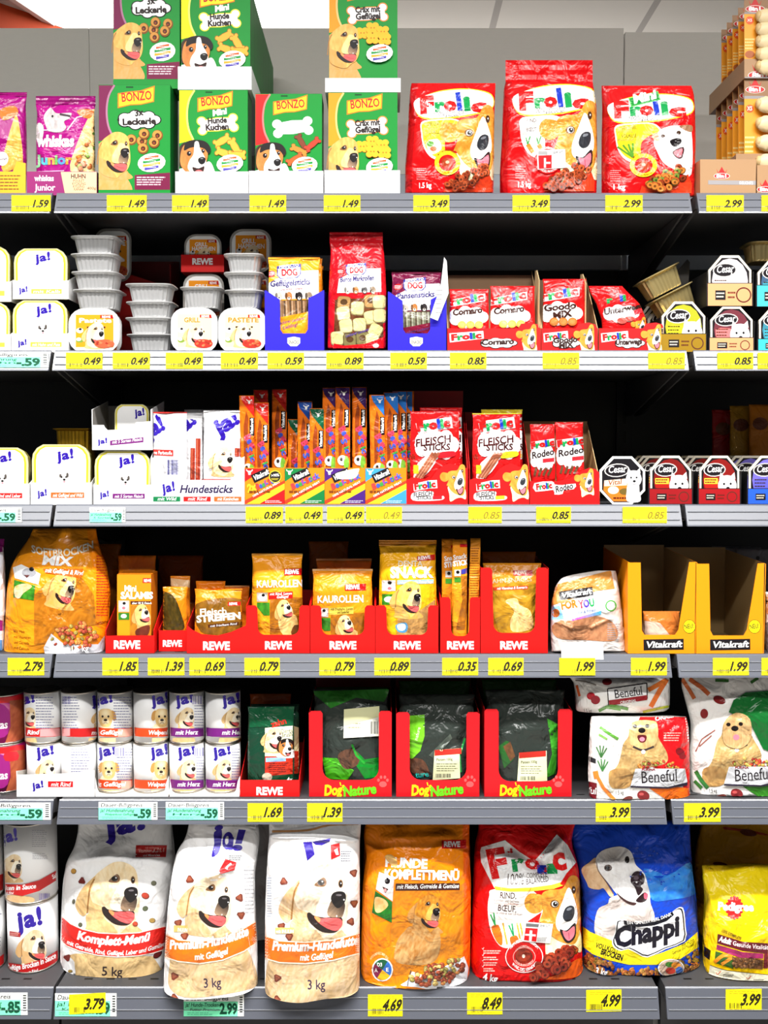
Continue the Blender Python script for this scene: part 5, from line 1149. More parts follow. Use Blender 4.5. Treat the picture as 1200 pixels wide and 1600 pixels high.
ticket(4, -40, 79, '-.59', 'green and white .59 ticket at left end of the tin shelf', 1254, 1281, kind='g', art=G('-.59', 'ja! Hundenahrung', 'Rind'))
ticket(4, 154, 246, '-.59', 'green and white .59 ticket below the orange banded tins', 1253, 1281, kind='g', art=G('-.59', 'ja! Hundenahrung', 'Welpenkost Geflügel'))
ticket(4, 259, 350, '-.59', 'green and white .59 ticket below the purple banded tins', 1253, 1281, kind='g', art=G('-.59', 'ja! Hundenahrung', 'Herz'))
for x0, x1, p, lab in ((387, 442, '1.69', 'yellow 1.69 ticket below the toothbrush chew tray'), (480, 535, '1.39', 'yellow 1.39 ticket below the left tall red box'), (931, 985, '3.99', 'yellow 3.99 ticket below the red cornered cream bag'), (1069, 1126, '3.99', 'yellow 3.99 ticket below the green cornered cream bag')):
    ticket(4, x0, x1, p, lab, 1255, 1284)
# ------------------------------------------------------------------ fourth row
R4 = (214, 18, 16)
k3 = 1/3; a = Art().at(0, 820, k3)
a.fur([(160, 330), (240, 250), (380, 240), (440, 330), (450, 470), (260, 490), (230, 560), (160, 560)], (190, 120, 30), (150, 84, 14), 0, 3, ang=30)
a.poly([(60, 200), (100, 185), (190, 230), (180, 280), (70, 250)], (236, 236, 236)); a.ell(135, 225, 34, 22, (150, 150, 156)); a.ell(148, 208, 12, 10, (24, 22, 24)); a.poly([(112, 235), (140, 235), (125, 250)], (90, 50, 50))
a.fur([(66, 258), (165, 285), (158, 355), (62, 340)], (70, 150, 40), (30, 90, 24), 0, 3); a.fur([(70, 290), (120, 275), (150, 290), (110, 320), (90, 345), (70, 335)], (230, 150, 60), (250, 220, 190), 3, 3)
a.at(); golden(a, 97, 922, .085, rot=10, c1=(246, 204, 124), c2=(210, 150, 62), pale=(252, 226, 170)); a.at(0, 820, k3)
a.text('SOFTBROCKEN', 148, 128, 440, 108, 34, (236, 226, 206), b=2, bend=30); a.text('MIX', 195, 185, 330, 192, 40, WHITE, b=3, sk=.15); a.poly([(200, 205), (390, 205), (380, 250), (215, 225)], (236, 90, 20)); a.text('mit Geflügel & Rind', 210, 222, 388, 236, 20, WHITE, b=1, sk=.2)
for i, t in enumerate(('mit Mais', 'mit Vitaminen', 'und Getreide', 'mit Calcium')): a.text(t, 64, 506 + i*25, 64 + [52, 80, 72, 72][i], 508 + i*27, 13, (70, 40, 10), b=0)
a.lines(452, 140, 520, 430, 22, (200, 60, 30), .4, 2); a.text('lettomenü', 452, 470, 530, 455, 16, (120, 40, 10), b=1)
a.poly([(205, 575), (240, 510), (300, 560), (460, 560), (490, 520), (490, 590), (460, 606), (210, 604)], (206, 206, 212)); a.at()
pile(a, [(x*k3, 820 + y*k3) for x, y in ((240, 510), (300, 470), (380, 455), (450, 490), (465, 545), (380, 585), (280, 575), (240, 545))], 70, [(170, 76, 50), (200, 130, 70), (150, 60, 44), (190, 90, 60), (160, 140, 70)], 2.8, 4.4, 3)
a.at(0, 820, k3); a.text('1,5 kg', 330, 596, 415, 592, 28, WHITE, b=1); a.at()
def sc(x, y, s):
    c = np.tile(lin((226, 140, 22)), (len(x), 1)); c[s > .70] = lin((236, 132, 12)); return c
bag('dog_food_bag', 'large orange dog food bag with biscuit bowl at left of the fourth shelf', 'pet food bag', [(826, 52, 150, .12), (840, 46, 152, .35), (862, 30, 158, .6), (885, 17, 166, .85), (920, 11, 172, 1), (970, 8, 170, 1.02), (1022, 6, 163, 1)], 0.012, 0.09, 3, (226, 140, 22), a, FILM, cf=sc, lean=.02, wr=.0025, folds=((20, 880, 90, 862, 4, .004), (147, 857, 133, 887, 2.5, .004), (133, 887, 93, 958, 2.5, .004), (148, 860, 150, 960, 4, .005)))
a = Art().at(0, 820, k3)
a.at(-40, 820, k3)
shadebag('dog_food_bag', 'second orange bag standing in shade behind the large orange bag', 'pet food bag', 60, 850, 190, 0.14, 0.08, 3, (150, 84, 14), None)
shadebag('cat_food_bag', 'magenta and white pack at the left picture edge of the fourth shelf', 'pet food bag', -60, 842, 7, 0.03, 0.07, 3, (226, 226, 236), Art().poly([(-60, 842), (8, 842), (8, 862), (-60, 868)], (120, 20, 100)).poly([(-60, 960), (8, 970), (8, 985), (-60, 990)], (140, 30, 110)).poly([(-60, 1000), (8, 1000), (8, 1018), (-60, 1018)], (90, 150, 220)))

def rewelip(x0, y0, name_x0, name_x1, yb, cap=34):
    return Art().at(x0, 820, k3).text('REWE', name_x0, yb, name_x1, yb, cap, WHITE, b=3).at()
# mini salami box in its tray
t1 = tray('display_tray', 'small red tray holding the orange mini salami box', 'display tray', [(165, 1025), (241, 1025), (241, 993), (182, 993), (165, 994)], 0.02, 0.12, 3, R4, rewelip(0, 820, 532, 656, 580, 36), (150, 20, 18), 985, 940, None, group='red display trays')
a = Art().at(0, 820, k3); a.clip = (183.4, 890, 235.6, 1012); a.poly([(670, 250), (728, 250), (728, 272), (668, 272)], (206, 24, 20)); a.text('REWE', 674, 268, 708, 268, 13, WHITE, b=2); a.text('Mini', 582, 312, 640, 312, 28, WHITE, b=2); a.text('SALAMIS', 566, 346, 716, 346, 30, WHITE, b=3)
a.rect(555, 355, 606, 408, (190, 180, 170)); a.ell(580, 378, 22, 22, (230, 224, 220)); a.ell(582, 368, 8, 7, BLACK); a.ell(580, 390, 8, 7, (220, 110, 120)); a.rect(612, 358, 714, 374, (70, 30, 20)); a.text('über 90 % Fleisch', 618, 372, 710, 372, 10, WHITE, b=1, sk=.2); a.fur([(555, 412), (606, 412), (606, 446), (555, 446)], (60, 140, 40), (30, 90, 24), 0, 3); a.ell(580, 428, 14, 10, (240, 240, 236)); a.rect(552, 450, 606, 520, (244, 150, 20))
a.fur([(612, 378), (728, 378), (720, 520), (610, 520)], (200, 130, 30), (160, 96, 20), 0, 3, ang=30); a.at(); golden(a, 222, 962, .05, rot=-20, c1=(246, 208, 140), c2=(216, 160, 80), detail=False); a.at(0, 820, k3); a.fur([(640, 490), (700, 470), (690, 520), (640, 520)], (120, 50, 30), (80, 30, 20), 3, 3); a.at()
def backflap(t, pl, P):
    q = M(); p2 = Plane(0.085); panel(q, [(187, 900), (246, 900), (247, 869), (187, 868)], p2, .001, (230, 130, 16)); t.part('raised_lid', q, CARD)
carton('treat_box', 'orange mini salami box with raised lid behind it', 'treat box', (183, 898, 236), 0.024, 0.058, 3, (238, 140, 20), a, (206, 110, 14), mt=CARD, z=t1.zin)
shadebag('treat_bag', 'orange lid of a second mini salami box, behind the front one', 'treat box', 184, 868, 244, 0.09, 0.03, t1.zin, (200, 110, 16), None, n=6)
# second tray with dark window pack
t2 = tray('display_tray', 'smallest red tray, between the mini salami tray and the strip packs', 'display tray', flat_front(248, 292, 985), 0.04, 0.11, 3, R4, rewelip(0, 820, 762, 852, 570, 28), (150, 20, 18), 983, 960, None, group='red display trays')
a = Art().at(0, 820, k3); a.fur([(738, 320), (810, 330), (850, 420), (860, 490), (770, 490), (750, 430)], (90, 70, 24), (40, 36, 14), 4, 3); a.at()
shadebag('treat_bag', 'orange pack with dark clear window, in the smallest red tray', 'treat bag', 251, 917, 290, 0.045, 0.03, t2.zin, (214, 124, 20), a, group='orange treat packs', fr=.04)
shadebag('treat_bag', 'orange pack standing behind the dark window pack', 'treat bag', 257, 900, 289, 0.082, 0.028, t2.zin, (226, 130, 30), Art().poly([(256, 902), (298, 907), (298, 918), (258, 915)], (240, 200, 150)), group='orange treat packs', fr=.04)
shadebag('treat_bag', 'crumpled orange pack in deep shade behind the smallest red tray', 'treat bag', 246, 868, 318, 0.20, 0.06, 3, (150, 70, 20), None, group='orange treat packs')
# meat strips
a = rewelip(0, 820, 950, 1076, 585, 36)
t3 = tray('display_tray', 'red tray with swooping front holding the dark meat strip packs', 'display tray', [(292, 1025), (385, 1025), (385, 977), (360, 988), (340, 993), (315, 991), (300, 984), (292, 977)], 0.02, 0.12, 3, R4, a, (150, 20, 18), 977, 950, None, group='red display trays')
def strips(dx, dy):
    a = Art().at(dx, 820 + dy, k3); a.fur([(920, 370), (1140, 350), (1140, 480), (1060, 516), (940, 500)], (150, 100, 30), (90, 60, 16), 4, 3, ang=20); a.poly([(1068, 362), (1128, 360), (1128, 378), (1068, 380)], (200, 24, 20)); a.text('REWE', 1074, 376, 1112, 375, 11, WHITE, b=2)
    a.text('Fleisch', 936, 425, 1064, 418, 30, (240, 232, 214), b=2); a.text('STREIFEN', 922, 458, 1130, 440, 30, (240, 232, 214), b=3); a.poly([(975, 468), (1120, 455), (1118, 470), (975, 482)], (80, 40, 20)); a.text('mit frischem Rind', 985, 480, 1110, 468, 10, WHITE, b=0, sk=.2); return a.at()
shadebag('treat_bag', 'front meat strip pack with orange head, in the swooping red tray', 'treat bag', 301, 922, 376, 0.026, 0.035, t3.zin, (232, 132, 24), strips(0, 0), group='meat strip packs', seal=(2.2, (240, 150, 40)), fr=.02)
shadebag('treat_bag', 'meat strip pack leaning left behind the front one', 'treat bag', 308, 910, 354, 0.070, 0.028, t3.zin, (232, 124, 20), strips(-20, -8), group='meat strip packs', tilt=-2, seal=(2.2, (240, 150, 40)))
shadebag('treat_bag', 'rearmost meat strip pack, peeping out at the right', 'treat bag', 335, 917, 380, 0.104, 0.024, t3.zin, (214, 110, 18), None, group='meat strip packs', seal=(2, (230, 180, 120)), fr=.02)
# chew roll trays
def kau(dx, dy, sub1, sub2, boxc, tc):
    a = Art().at(370 + dx, 820 + dy, k3)
    a.fur([(120, 340), (300, 340), (300, 520), (120, 520)], (180, 110, 26), (130, 74, 14), 0, 3, ang=20); a.poly([(186, 206), (284, 204), (284, 235), (186, 237)], (206, 22, 20)); a.text('REWE', 190, 230, 254, 229, 20, WHITE, b=3)
    a.text('KAUROLLEN', 56, 294, 274, 290, 32, WHITE, b=2); a.poly([(112, 318), (226, 312), (226, 345), (112, 350)], boxc); a.text(sub1, 118, 331, 222, 327, 12, tc, b=1, sk=.2); a.text(sub2, 150, 345, 205, 342, 12, tc, b=1, sk=.2)
    a.rect(58, 318, 108, 360, (170, 160, 150)); a.ell(84, 340, 20, 18, (226, 220, 216)); a.ell(88, 330, 8, 7, BLACK); a.fur([(58, 364), (118, 364), (118, 425), (90, 425), (58, 385)], (70, 150, 40), (30, 80, 24), 0, 3)
    a.fur([(160, 440), (230, 420), (250, 460), (245, 515), (180, 515)], (246, 208, 140), (220, 164, 84), 4, 2.4); a.at(); golden(a, 370 + dx + 188*k3, 820 + dy + 405*k3, .05, rot=-25, c1=(248, 212, 150), c2=(222, 168, 90), detail=False); a.at(370 + dx, 820 + dy, k3); a.fur([(235, 470), (280, 480), (280, 516), (220, 516)], (120, 70, 30), (80, 46, 20), 3, 3); return a.at()
def rlip(x0, x1, yt, yn, cap=34, nx=None):
    m = (x0 + x1)/2; a = Art(); w = 21 if x1 - x0 > 80 else 20; a.text('REWE', m - w, 1014, m + w, 1014, 11.5, WHITE, b=3); return ulip(x0, x1, yt, yn, 1025, 18, 17, 11, 1), a
for i, (x0, x1) in enumerate(((385, 484), (484.8, 586), (586.6, 685))):
    l, a = rlip(x0, x1, 946, 992)
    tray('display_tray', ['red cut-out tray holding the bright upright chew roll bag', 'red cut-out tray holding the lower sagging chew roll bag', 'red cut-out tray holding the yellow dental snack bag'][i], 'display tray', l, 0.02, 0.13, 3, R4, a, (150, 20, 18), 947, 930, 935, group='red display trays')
zi = ZS[3] + .003
shadebag('treat_bag', 'bright orange chew roll bag with red name plate, upright', 'treat bag', 389, 868, 470, 0.026, 0.055, zi, (238, 152, 28), kau(12, 0, 'mit Rind, Lamm', 'Geflügel', (206, 28, 24), WHITE), group='chew roll bags', seal=(3, (246, 190, 90)), fr=.01)
shadebag('treat_bag', 'dim orange chew roll bag with yellow subtitle, lower than its neighbour', 'treat bag', 486, 892, 582, 0.026, 0.05, zi, (232, 140, 24), kau(107, 24, 'mit Truthahn, Lamm', 'und Kaninchen', (206, 180, 70), (60, 30, 10)), group='chew roll bags', seal=(3, (230, 190, 140)), fr=.01)
shadebag('treat_bag', 'orange chew roll bag behind the dim one, its head showing', 'treat bag', 490, 876, 580, 0.083, 0.03, zi, (230, 120, 20), None, group='chew roll bags', seal=(3, (240, 190, 140)), fr=.02)
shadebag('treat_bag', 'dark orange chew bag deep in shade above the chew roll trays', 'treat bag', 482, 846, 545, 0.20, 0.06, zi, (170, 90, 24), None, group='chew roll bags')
shadebag('treat_bag', 'orange chew roll bag tucked behind the bright upright one', 'treat bag', 388, 880, 466, 0.086, 0.03, zi, (226, 130, 24), None, group='chew roll bags', fr=.02)
a = Art().at(370, 820, k3); a.poly([(845, 148), (930, 138), (930, 165), (845, 170)], (190, 30, 20)); a.text('REWE', 850, 165, 908, 158, 15, WHITE, b=2); a.text('DENTA', 755, 195, 870, 195, 26, (240, 232, 210), b=1); a.text('SNACK', 720, 248, 916, 246, 48, WHITE, b=3); a.poly([(752, 260), (922, 256), (922, 275), (752, 280)], (150, 190, 230)); a.text('Unterstützt die Zahnpflege', 756, 275, 918, 272, 12, WHITE, b=1, sk=.15)
a.rect(680, 260, 744, 310, (200, 196, 194)); a.ell(712, 288, 26, 24, (236, 232, 230)); a.ell(716, 272, 10, 8, BLACK); a.ell(716, 298, 10, 7, (226, 110, 120)); a.fur([(680, 325), (744, 325), (744, 375), (680, 375)], (70, 160, 40), (30, 90, 24), 0, 3); a.ell(714, 350, 24, 14, (246, 244, 240)); a.line([(748, 255), (748, 510)], 3, (190, 140, 20))
a.fur([(755, 420), (860, 400), (930, 350), (930, 500), (860, 518), (750, 516)], (196, 150, 90), (140, 100, 50), 0, 3); a.poly([(745, 470), (790, 458), (802, 480), (790, 505), (755, 500)], (80, 150, 200), 3); a.poly([(752, 470), (785, 464), (792, 482), (780, 496), (758, 492)], (230, 240, 246), 3)
a.at(); golden(a, 370 + 805*k3, 820 + 352*k3, k3*.25, c1=(250, 214, 120), c2=(226, 168, 60), pale=(254, 232, 160))
shadebag('treat_bag', 'yellow dental snack bag with retriever face', 'treat bag', 592, 852, 684, 0.026, 0.06, zi, (244, 176, 24), a, seal=(8, (190, 120, 24)), fr=.012)
# slim stick tray
a = Art(); a.text('REWE', 698, 1014, 740, 1014, 11.5, WHITE, b=3)
tray('display_tray', 'narrow red cut-out tray of slim orange sticks', 'display tray', ulip(688, 750, 933, 994, 1025, 17, 17, 10, 1), 0.02, 0.13, 3, R4, a, (150, 20, 18), 934, 925, 930, group='red display trays')
def stickpack(name, label, x0, y0, x1, yb, Y, D, z, col, art, tilt, group, cat='snack stick'):
    w = x1 - x0; zz = ZS[z] if isinstance(z, int) else z; y1 = PYZ(zz, Y)
    return bag(name, label, cat, [(y0, x0 + tilt, x1 + tilt, .1), (y0 + 6, x0 + tilt, x1 + tilt, .5), (y0 + (y1 - y0)*.5, x0 + tilt*.5, x1 + tilt*.5, 1), (y1, x0, x1, .7)], Y, D, zz, col, art, FILM, group, None, nu=12, nv=24, wr=.0006, n=3)
def rs(x, y, s):
    a = Art().at(x, y, k3); a.rect(38, 0, 90, 14, (190, 20, 20)); a.text('Snack', 8, 75, 70, 65, 22, WHITE, b=2); a.text('STICK', 8, 105, 76, 96, 24, WHITE, b=3); a.rect(12, 120, 42, 150, (200, 196, 190)); a.ell(28, 132, 8, 8, BLACK); a.rect(12, 156, 42, 180, (60, 130, 40)); a.poly([(44, 120), (80, 110), (80, 136), (44, 142)], (60, 60, 160)); a.fur([(44, 150), (90, 150), (60, 400), (20, 400), (50, 260)], (180, 110, 30), (130, 70, 16), 0, 3); return a.at()
stickpack('snack_stick', 'front slim orange snack stick in the narrow red tray', 706, 843, 729, 996, 0.026, 0.012, zi, (232, 144, 30), rs(706, 850, 0), 1, 'slim snack sticks')
stickpack('snack_stick', 'left slim orange snack stick, half hidden', 691, 842, 711, 996, 0.046, 0.012, zi, (226, 136, 26), rs(692, 852, 0), -1, 'slim snack sticks')
stickpack('snack_stick', 'right slim orange snack stick showing its printed back', 730, 841, 746, 996, 0.030, 0.012, zi, (236, 150, 40), Art().lines(734, 855, 750, 940, 22, (150, 84, 20), .4), 5, 'slim snack sticks')
# red open box with clear snack bag
a = Art(); a.text('REWE', 781, 1014, 824, 1014, 11.5, WHITE, b=3)
tray('display_box', 'taller red open box with torn right corner holding the clear snack bag', 'display box', ulip(751, 856, 887, 989, 1025, 20, 20, 14, 2), 0.02, 0.14, 3, R4, a, (120, 26, 22), 888, 884, 880, group='red display boxes')
a = Art().at(740, 820, .3833); a.fur([(80, 260), (260, 245), (250, 430), (150, 440), (100, 430)], (200, 150, 40), (140, 96, 20), 3, 3, fx=.15, fy=.15); a.rect(162, 185, 240, 207, (170, 20, 20)); a.text('REWE', 168, 203, 216, 201, 14, (230, 220, 200), b=1); a.text('ZAHN SNACKS', 60, 240, 238, 230, 18, (200, 190, 160), b=0); a.poly([(80, 255), (222, 248), (222, 262), (80, 268)], (200, 60, 30)); a.text('mit Vitaminen & Rosmarin', 95, 265, 218, 259, 10, WHITE, b=1, sk=.2)
a.fur([(130, 310), (175, 300), (190, 330), (230, 350), (240, 420), (160, 436), (150, 390), (165, 350)], (244, 210, 150), (222, 170, 90), 4, 2.4); a.at()
shadebag('treat_bag', 'clear and orange snack bag inside the taller red box', 'treat bag', 757, 880, 850, 0.028, 0.06, zi, (206, 130, 30), a, fr=.024)
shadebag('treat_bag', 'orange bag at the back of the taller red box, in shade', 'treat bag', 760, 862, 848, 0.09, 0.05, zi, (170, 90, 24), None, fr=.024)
# loose clear pack
a = Art().at(740, 820, .3833)
a.poly([(310, 250), (560, 185), (575, 260), (500, 270), (350, 320), (310, 330)], (190, 130, 60)); a.fur([(330, 400), (480, 370), (570, 400), (580, 470), (460, 470), (340, 460)], (196, 140, 100), (150, 96, 64), 4, 3)
a.poly([(312, 335), (350, 320), (500, 285), (540, 330), (520, 350), (400, 390), (310, 388)], (226, 236, 240)); a.poly([(312, 335), (350, 330), (370, 385), (312, 388)], (130, 190, 230)); a.ell(335, 360, 16, 18, (170, 90, 40)); a.grad([(400, 385), (520, 350), (520, 365), (400, 392)], (200, 40, 160), (60, 170, 220), (400, 380), (520, 355)); a.at()
vita(a, 740 + 358*.3833, 820 + 298*.3833, 740 + 480*.3833, 820 + 280*.3833, 7.5); a.at(740, 820, .3833)
a.text('FOR', 358, 345, 422, 335, 30, (236, 120, 30), b=3, out=(250, 240, 230)); a.text('YOU', 432, 340, 494, 330, 30, (60, 120, 200), b=3, cols=[(206, 40, 60), (90, 60, 170), (40, 150, 80)], out=(250, 240, 230)); a.text('Fun & Fitness', 425, 365, 498, 352, 12, (40, 60, 140), b=1, sk=.2)
a.ell(540, 320, 34, 40, (236, 232, 224)); a.ring(560, 330, 18, 23, (60, 160, 60)); a.lines(545, 400, 600, 470, 8, (150, 150, 160), .3); a.at()
bag('treat_bag', 'crinkled clear pack of chews with rainbow strip, lying loose beside the red box', 'treat bag', [(892, 930, 962, .1), (900, 880, 964, .35), (915, 868, 966, .7), (940, 862, 970, .95), (980, 860, 974, 1), (1018, 862, 978, .9)], 0.012, 0.06, 3, (206, 200, 196), a, FILM, lean=.02, wr=.004, yaw=.006, folds=((866, 970, 893, 981, 3, .004), (893, 981, 897, 971, 3, .004), (924, 981, 955, 966, 3, .004), (955, 966, 966, 1000, 3, .004)))
# two orange cartons
def orlip(x0, x1, yl, yr, yn):
    return [(x0, 1026), (x1, 1026), (x1 + 2, yr), (x1 - 8, yr + .5), (x1 - 25, 984), (x1 - 30, yn), (x0 + 26, yn), (x0 + 22, 985), (x0 + 20, yl), (x0, yl)]
def oart(px, nx):
    a = Art(); vita(a, px, 1012, px + 56, 1011, 9.5); a.ell(nx, 979, 10, 11, (40, 60, 20)); a.ell(nx, 979, 9.2, 10.2, (250, 226, 20)); a.text('NEU!', nx - 7.5, 983, nx + 7.5, 981, 7, (30, 40, 30), b=1); return a
OC = (246, 146, 14)
def sideart(t, pl):
    pass
tray('display_box', 'open orange carton with its left side printed, nearly empty', 'display box', orlip(981, 1085, 879, 878, 992), 0.016, 0.24, 3, OC, oart(1009, 1077), (150, 124, 84), 879, 872, 868, group='orange cartons', left=True)
tray('display_box', 'empty open orange carton at the right end of the fourth shelf', 'display box', orlip(1088, 1192, 881, 880, 993), 0.016, 0.24, 3, OC, oart(1113, 1179), (150, 124, 84), 881, 876, 872, group='orange cartons')
shadebag('treat_bag', 'lone orange topped pack lying inside the left orange carton', 'treat bag', 1004, 955, 1062, 0.06, 0.05, zi, (214, 120, 50), Art().at(740, 820, .3833).poly([(690, 390), (760, 400), (800, 450), (690, 450)], (226, 190, 170)).at())
m = M(); a = Art(); a.lines(884, 1008, 935, 1018, 2, (200, 200, 205), .3); panel(m, [(877, 1004), (942, 1003), (944, 1047), (877, 1046)], Plane(0, p0=RPLANES[3].p0 + np.array([0, -0.0035, 0.0])), .0005, (246, 246, 246), art=a)
th = Thing('paper_card', 'blank white paper card hanging over the rail behind the 1.99 ticket', 'card'); th.part('card', m, PAPER); th.done()
for i, x in enumerate((1112, 1128, 1150)):
    shadebag('hanging_pack', ['grey pack behind the right orange carton, leftmost of three', 'grey pack behind the right orange carton, middle of three', 'grey pack with a punched hole, rightmost of three behind the carton'][i], 'treat pack', x, [853, 855, 858][i], x + 62, 0.30 - .02*i, 0.015, ZS[3], (110, 110, 116), Art().ell(x + 34, 872, 3, 3, (30, 30, 30)) if i == 2 else None, group='grey packs behind the carton', n=6)
shadebag('cat_food_bag', 'white pack with round animal face at right edge of the fourth shelf', 'pet food bag', 1196, 925, 1262, 0.03, 0.05, 3, (236, 236, 236), Art().ell(1204, 944, 10, 18, (210, 150, 90)).ell(1198, 940, 2, 3, BLACK).poly([(1190, 975), (1206, 970), (1206, 1018), (1190, 1018)], (120, 120, 126)))
labs4 = [(12, 69, '2.79', 'yellow 2.79 ticket below the large orange bag'), (160, 216, '1.85', 'yellow 1.85 ticket below the mini salami tray'), (231, 288, '1.39', 'yellow 1.39 ticket below the smallest red tray'), (296, 352, '0.69', 'yellow 0.69 ticket below the meat strip tray'), (382, 437, '0.79', 'yellow 0.79 ticket below the upright chew roll tray'), (499, 555, '0.79', 'yellow 0.79 ticket below the lower chew roll tray'), (585, 641, '0.89', 'yellow 0.89 ticket below the dental snack tray'), (691, 747, '0.35', 'yellow 0.35 ticket below the slim stick tray'), (763, 818, '0.69', 'yellow 0.69 ticket below the taller red box'), (874, 930, '1.99', 'yellow 1.99 ticket on the blank white card'), (986, 1042, '1.99', 'yellow 1.99 ticket below the left orange carton'), (1114, 1170, '1.99', 'yellow 1.99 ticket below the right orange carton'), (1190, 1246, '1.99', 'yellow ticket cut off at the right edge, fourth shelf')]
for x0, x1, p, lab in labs4: ticket(3, x0, x1, p, lab, 1028, 1055, off=.0048 if x0 == 874 else .003)
# ------------------------------------------------------------------ third row
LB, LP, LR, LO = (44, 22, 150), (110, 20, 110), (214, 30, 28), (236, 100, 40)
def pate(name_label, x0, x1, ytop, Y, z, row, bandc, txt, ribbon=None, lid=True, depth=0.10, ybase=None, shape=None, jx=.45, group='upright white trays', face=True, front=True):
    # upright aluminium tray with a white printed lid in a white card sleeve
    zz = ZS[row] + .0006 if z is None else z; yb = PYZ(zz, Y); t = Thing('pet_food_tray', name_label, 'pet food tray', group)
    w = x1 - x0; h = yb - ytop; r = w*.28; m = M(); pl = Plane(Y); a = Art()
    out = [(x0 + w*.03, yb), (x1 - w*.03, yb), (x1 - w*.02, ytop + r)] + [(x1 - w*.02 - r + r*math.cos(math.radians(q)), ytop + r*.9 - r*.9*math.sin(math.radians(q))) for q in (20, 45, 70)] + [(x0 + w*.02 + r - r*math.cos(math.radians(q)), ytop + r*.9 - r*.9*math.sin(math.radians(q))) for q in (70, 45, 20)] + [(x0 + w*.02, ytop + r)]
    c = np.array(out).mean(0); ins = lambda s: [((x - c[0])*s + c[0], (y - c[1])*s + c[1]) for x, y in out]
    a.poly(ins(.93), (214, 200, 40)); a.poly(ins(.86), (246, 246, 246))
    ja(a, x0 + w*jx, ytop + h*.26, x0 + w*(jx + .26), h*.13, up=.2)
    if face:
        k = w/95; cx, cy = x0 + w*.54, ytop + h*.56
        a.ell(cx, cy, 8*k, 8*k, (240, 238, 234)); a.ell(cx - 5*k, cy - 3*k, 2*k, 3*k, (90, 84, 80)); a.ell(cx - 3*k, cy - 1*k, 1.5*k, 1.6*k, BLACK); a.ell(cx + 4*k, cy - 1*k, 1.5*k, 1.6*k, BLACK); a.ell(cx + k, cy + 3*k, 2.2*k, 1.7*k, BLACK); a.ell(cx + 6*k, cy - 4*k, 2*k, 4*k, (80, 74, 70)); a.ell(cx + k, cy + 6.3*k, 1.8*k, 1.4*k, (220, 120, 130))
    if ribbon: a.poly([(x0 + w*.2, ytop + h*.66), (x0 + w*.75, ytop + h*.67), (x0 + w*.72, ytop + h*.72), (x0 + w*.23, ytop + h*.71)], ribbon)
    panel(m, out, pl, .004, (206, 200, 150), (196, 190, 150), art=a); t.part('lid', m, GLOSSCARD)
    q = M(); fl = [(x, y) for x, y in ins(.92)]; P = Plane(Y + .0045).map(np.array([p[0] for p in fl]), np.array([p[1] for p in fl])); P[:, 2] = np.maximum(P[:, 2], zz); q.slab(P, (0, .03, 0), (190, 184, 120), (200, 190, 90)); t.part('tray_body', q, FOIL)
    if front:
        m = M(); a = Art(); yl = yb - h*.36; ja(a, x0 + w*.12, yb - h*.14, x0 + w*.27, h*.085, up=.2); a.rect(x0 + w*.33, yb - h*.2, x0 + w*.88, yb - h*.11, bandc)
        if txt: a.text(txt, x0 + w*.36, yb - h*.125, x0 + w*.85, yb - h*.125, h*.055, WHITE, b=1, sk=.2)
        p2 = Plane(Y - .004); yb2 = PYZ(zz, Y - .004); panel(m, [(x0, yb2), (x1, yb2), (x1, yl), (x0, yl)], p2, .0012, (244, 244, 244), art=a); t.part('card_sleeve', m, CARD)
        for xx, sg in ((x0, 1), (x1, -1)):
            X = float(V(xx, yb2, Y - .004)[0]); s = M(); z0 = zz; zt = float(V(xx, yl, Y)[2]); zt2 = float(V(xx, ytop + h*.3, Y)[2])
            s.slab([(X, Y - .0026, z0), (X, Y + depth, z0), (X, Y + depth, zt2), (X, Y - .0026, zt)], (.001*sg, 0, 0), (226, 226, 226)); t.part('sleeve_side', s, CARD, None, 2)
    t.done(); t.zt = float(V(x0, ytop, Y)[2]); return t
pate('white food tray with red strip at left end of the third shelf', -48, 46, 698, .03, None, 2, LR, 'mit Rind und Leber')
pate('white food tray with orange ribbon and orange strip, third shelf', 48, 143, 693, .03, None, 2, LO, 'mit Geflügel und Wild', LO)
pate('white food tray with purple strip below the half empty carton', 146, 237, 703, .03, None, 2, LP, 'mit 5 Sorten Fleisch')
zc = float(V(190, 703.5, .03)[2])
a = Art(); ja(a, 153.5, 693, 168, 6.5, up=.2); a.poly([(172, 688.5), (224, 683), (224, 691), (172, 696)], LP); a.text('mit 5 Sorten Fleisch', 175, 693.5, 222, 688.5, 5, WHITE, b=1, sk=.2)
ct = tray('display_carton', 'half empty white carton with purple strip on top of a food tray', 'carton', [(144, 800), (237, 800), (237, 658), (212, 660), (210, 668), (206, 671), (168, 672), (164, 668), (162, 664), (144, 664)], .022, .12, 2, (244, 244, 244), a, (150, 146, 142), 640, 622, 630, z=zc, group='white cartons')
pate('single white tray left standing in the half empty carton', 178, 234, 631, .06, ct.zin, 2, LP, '', front=False, face=False, jx=.6)
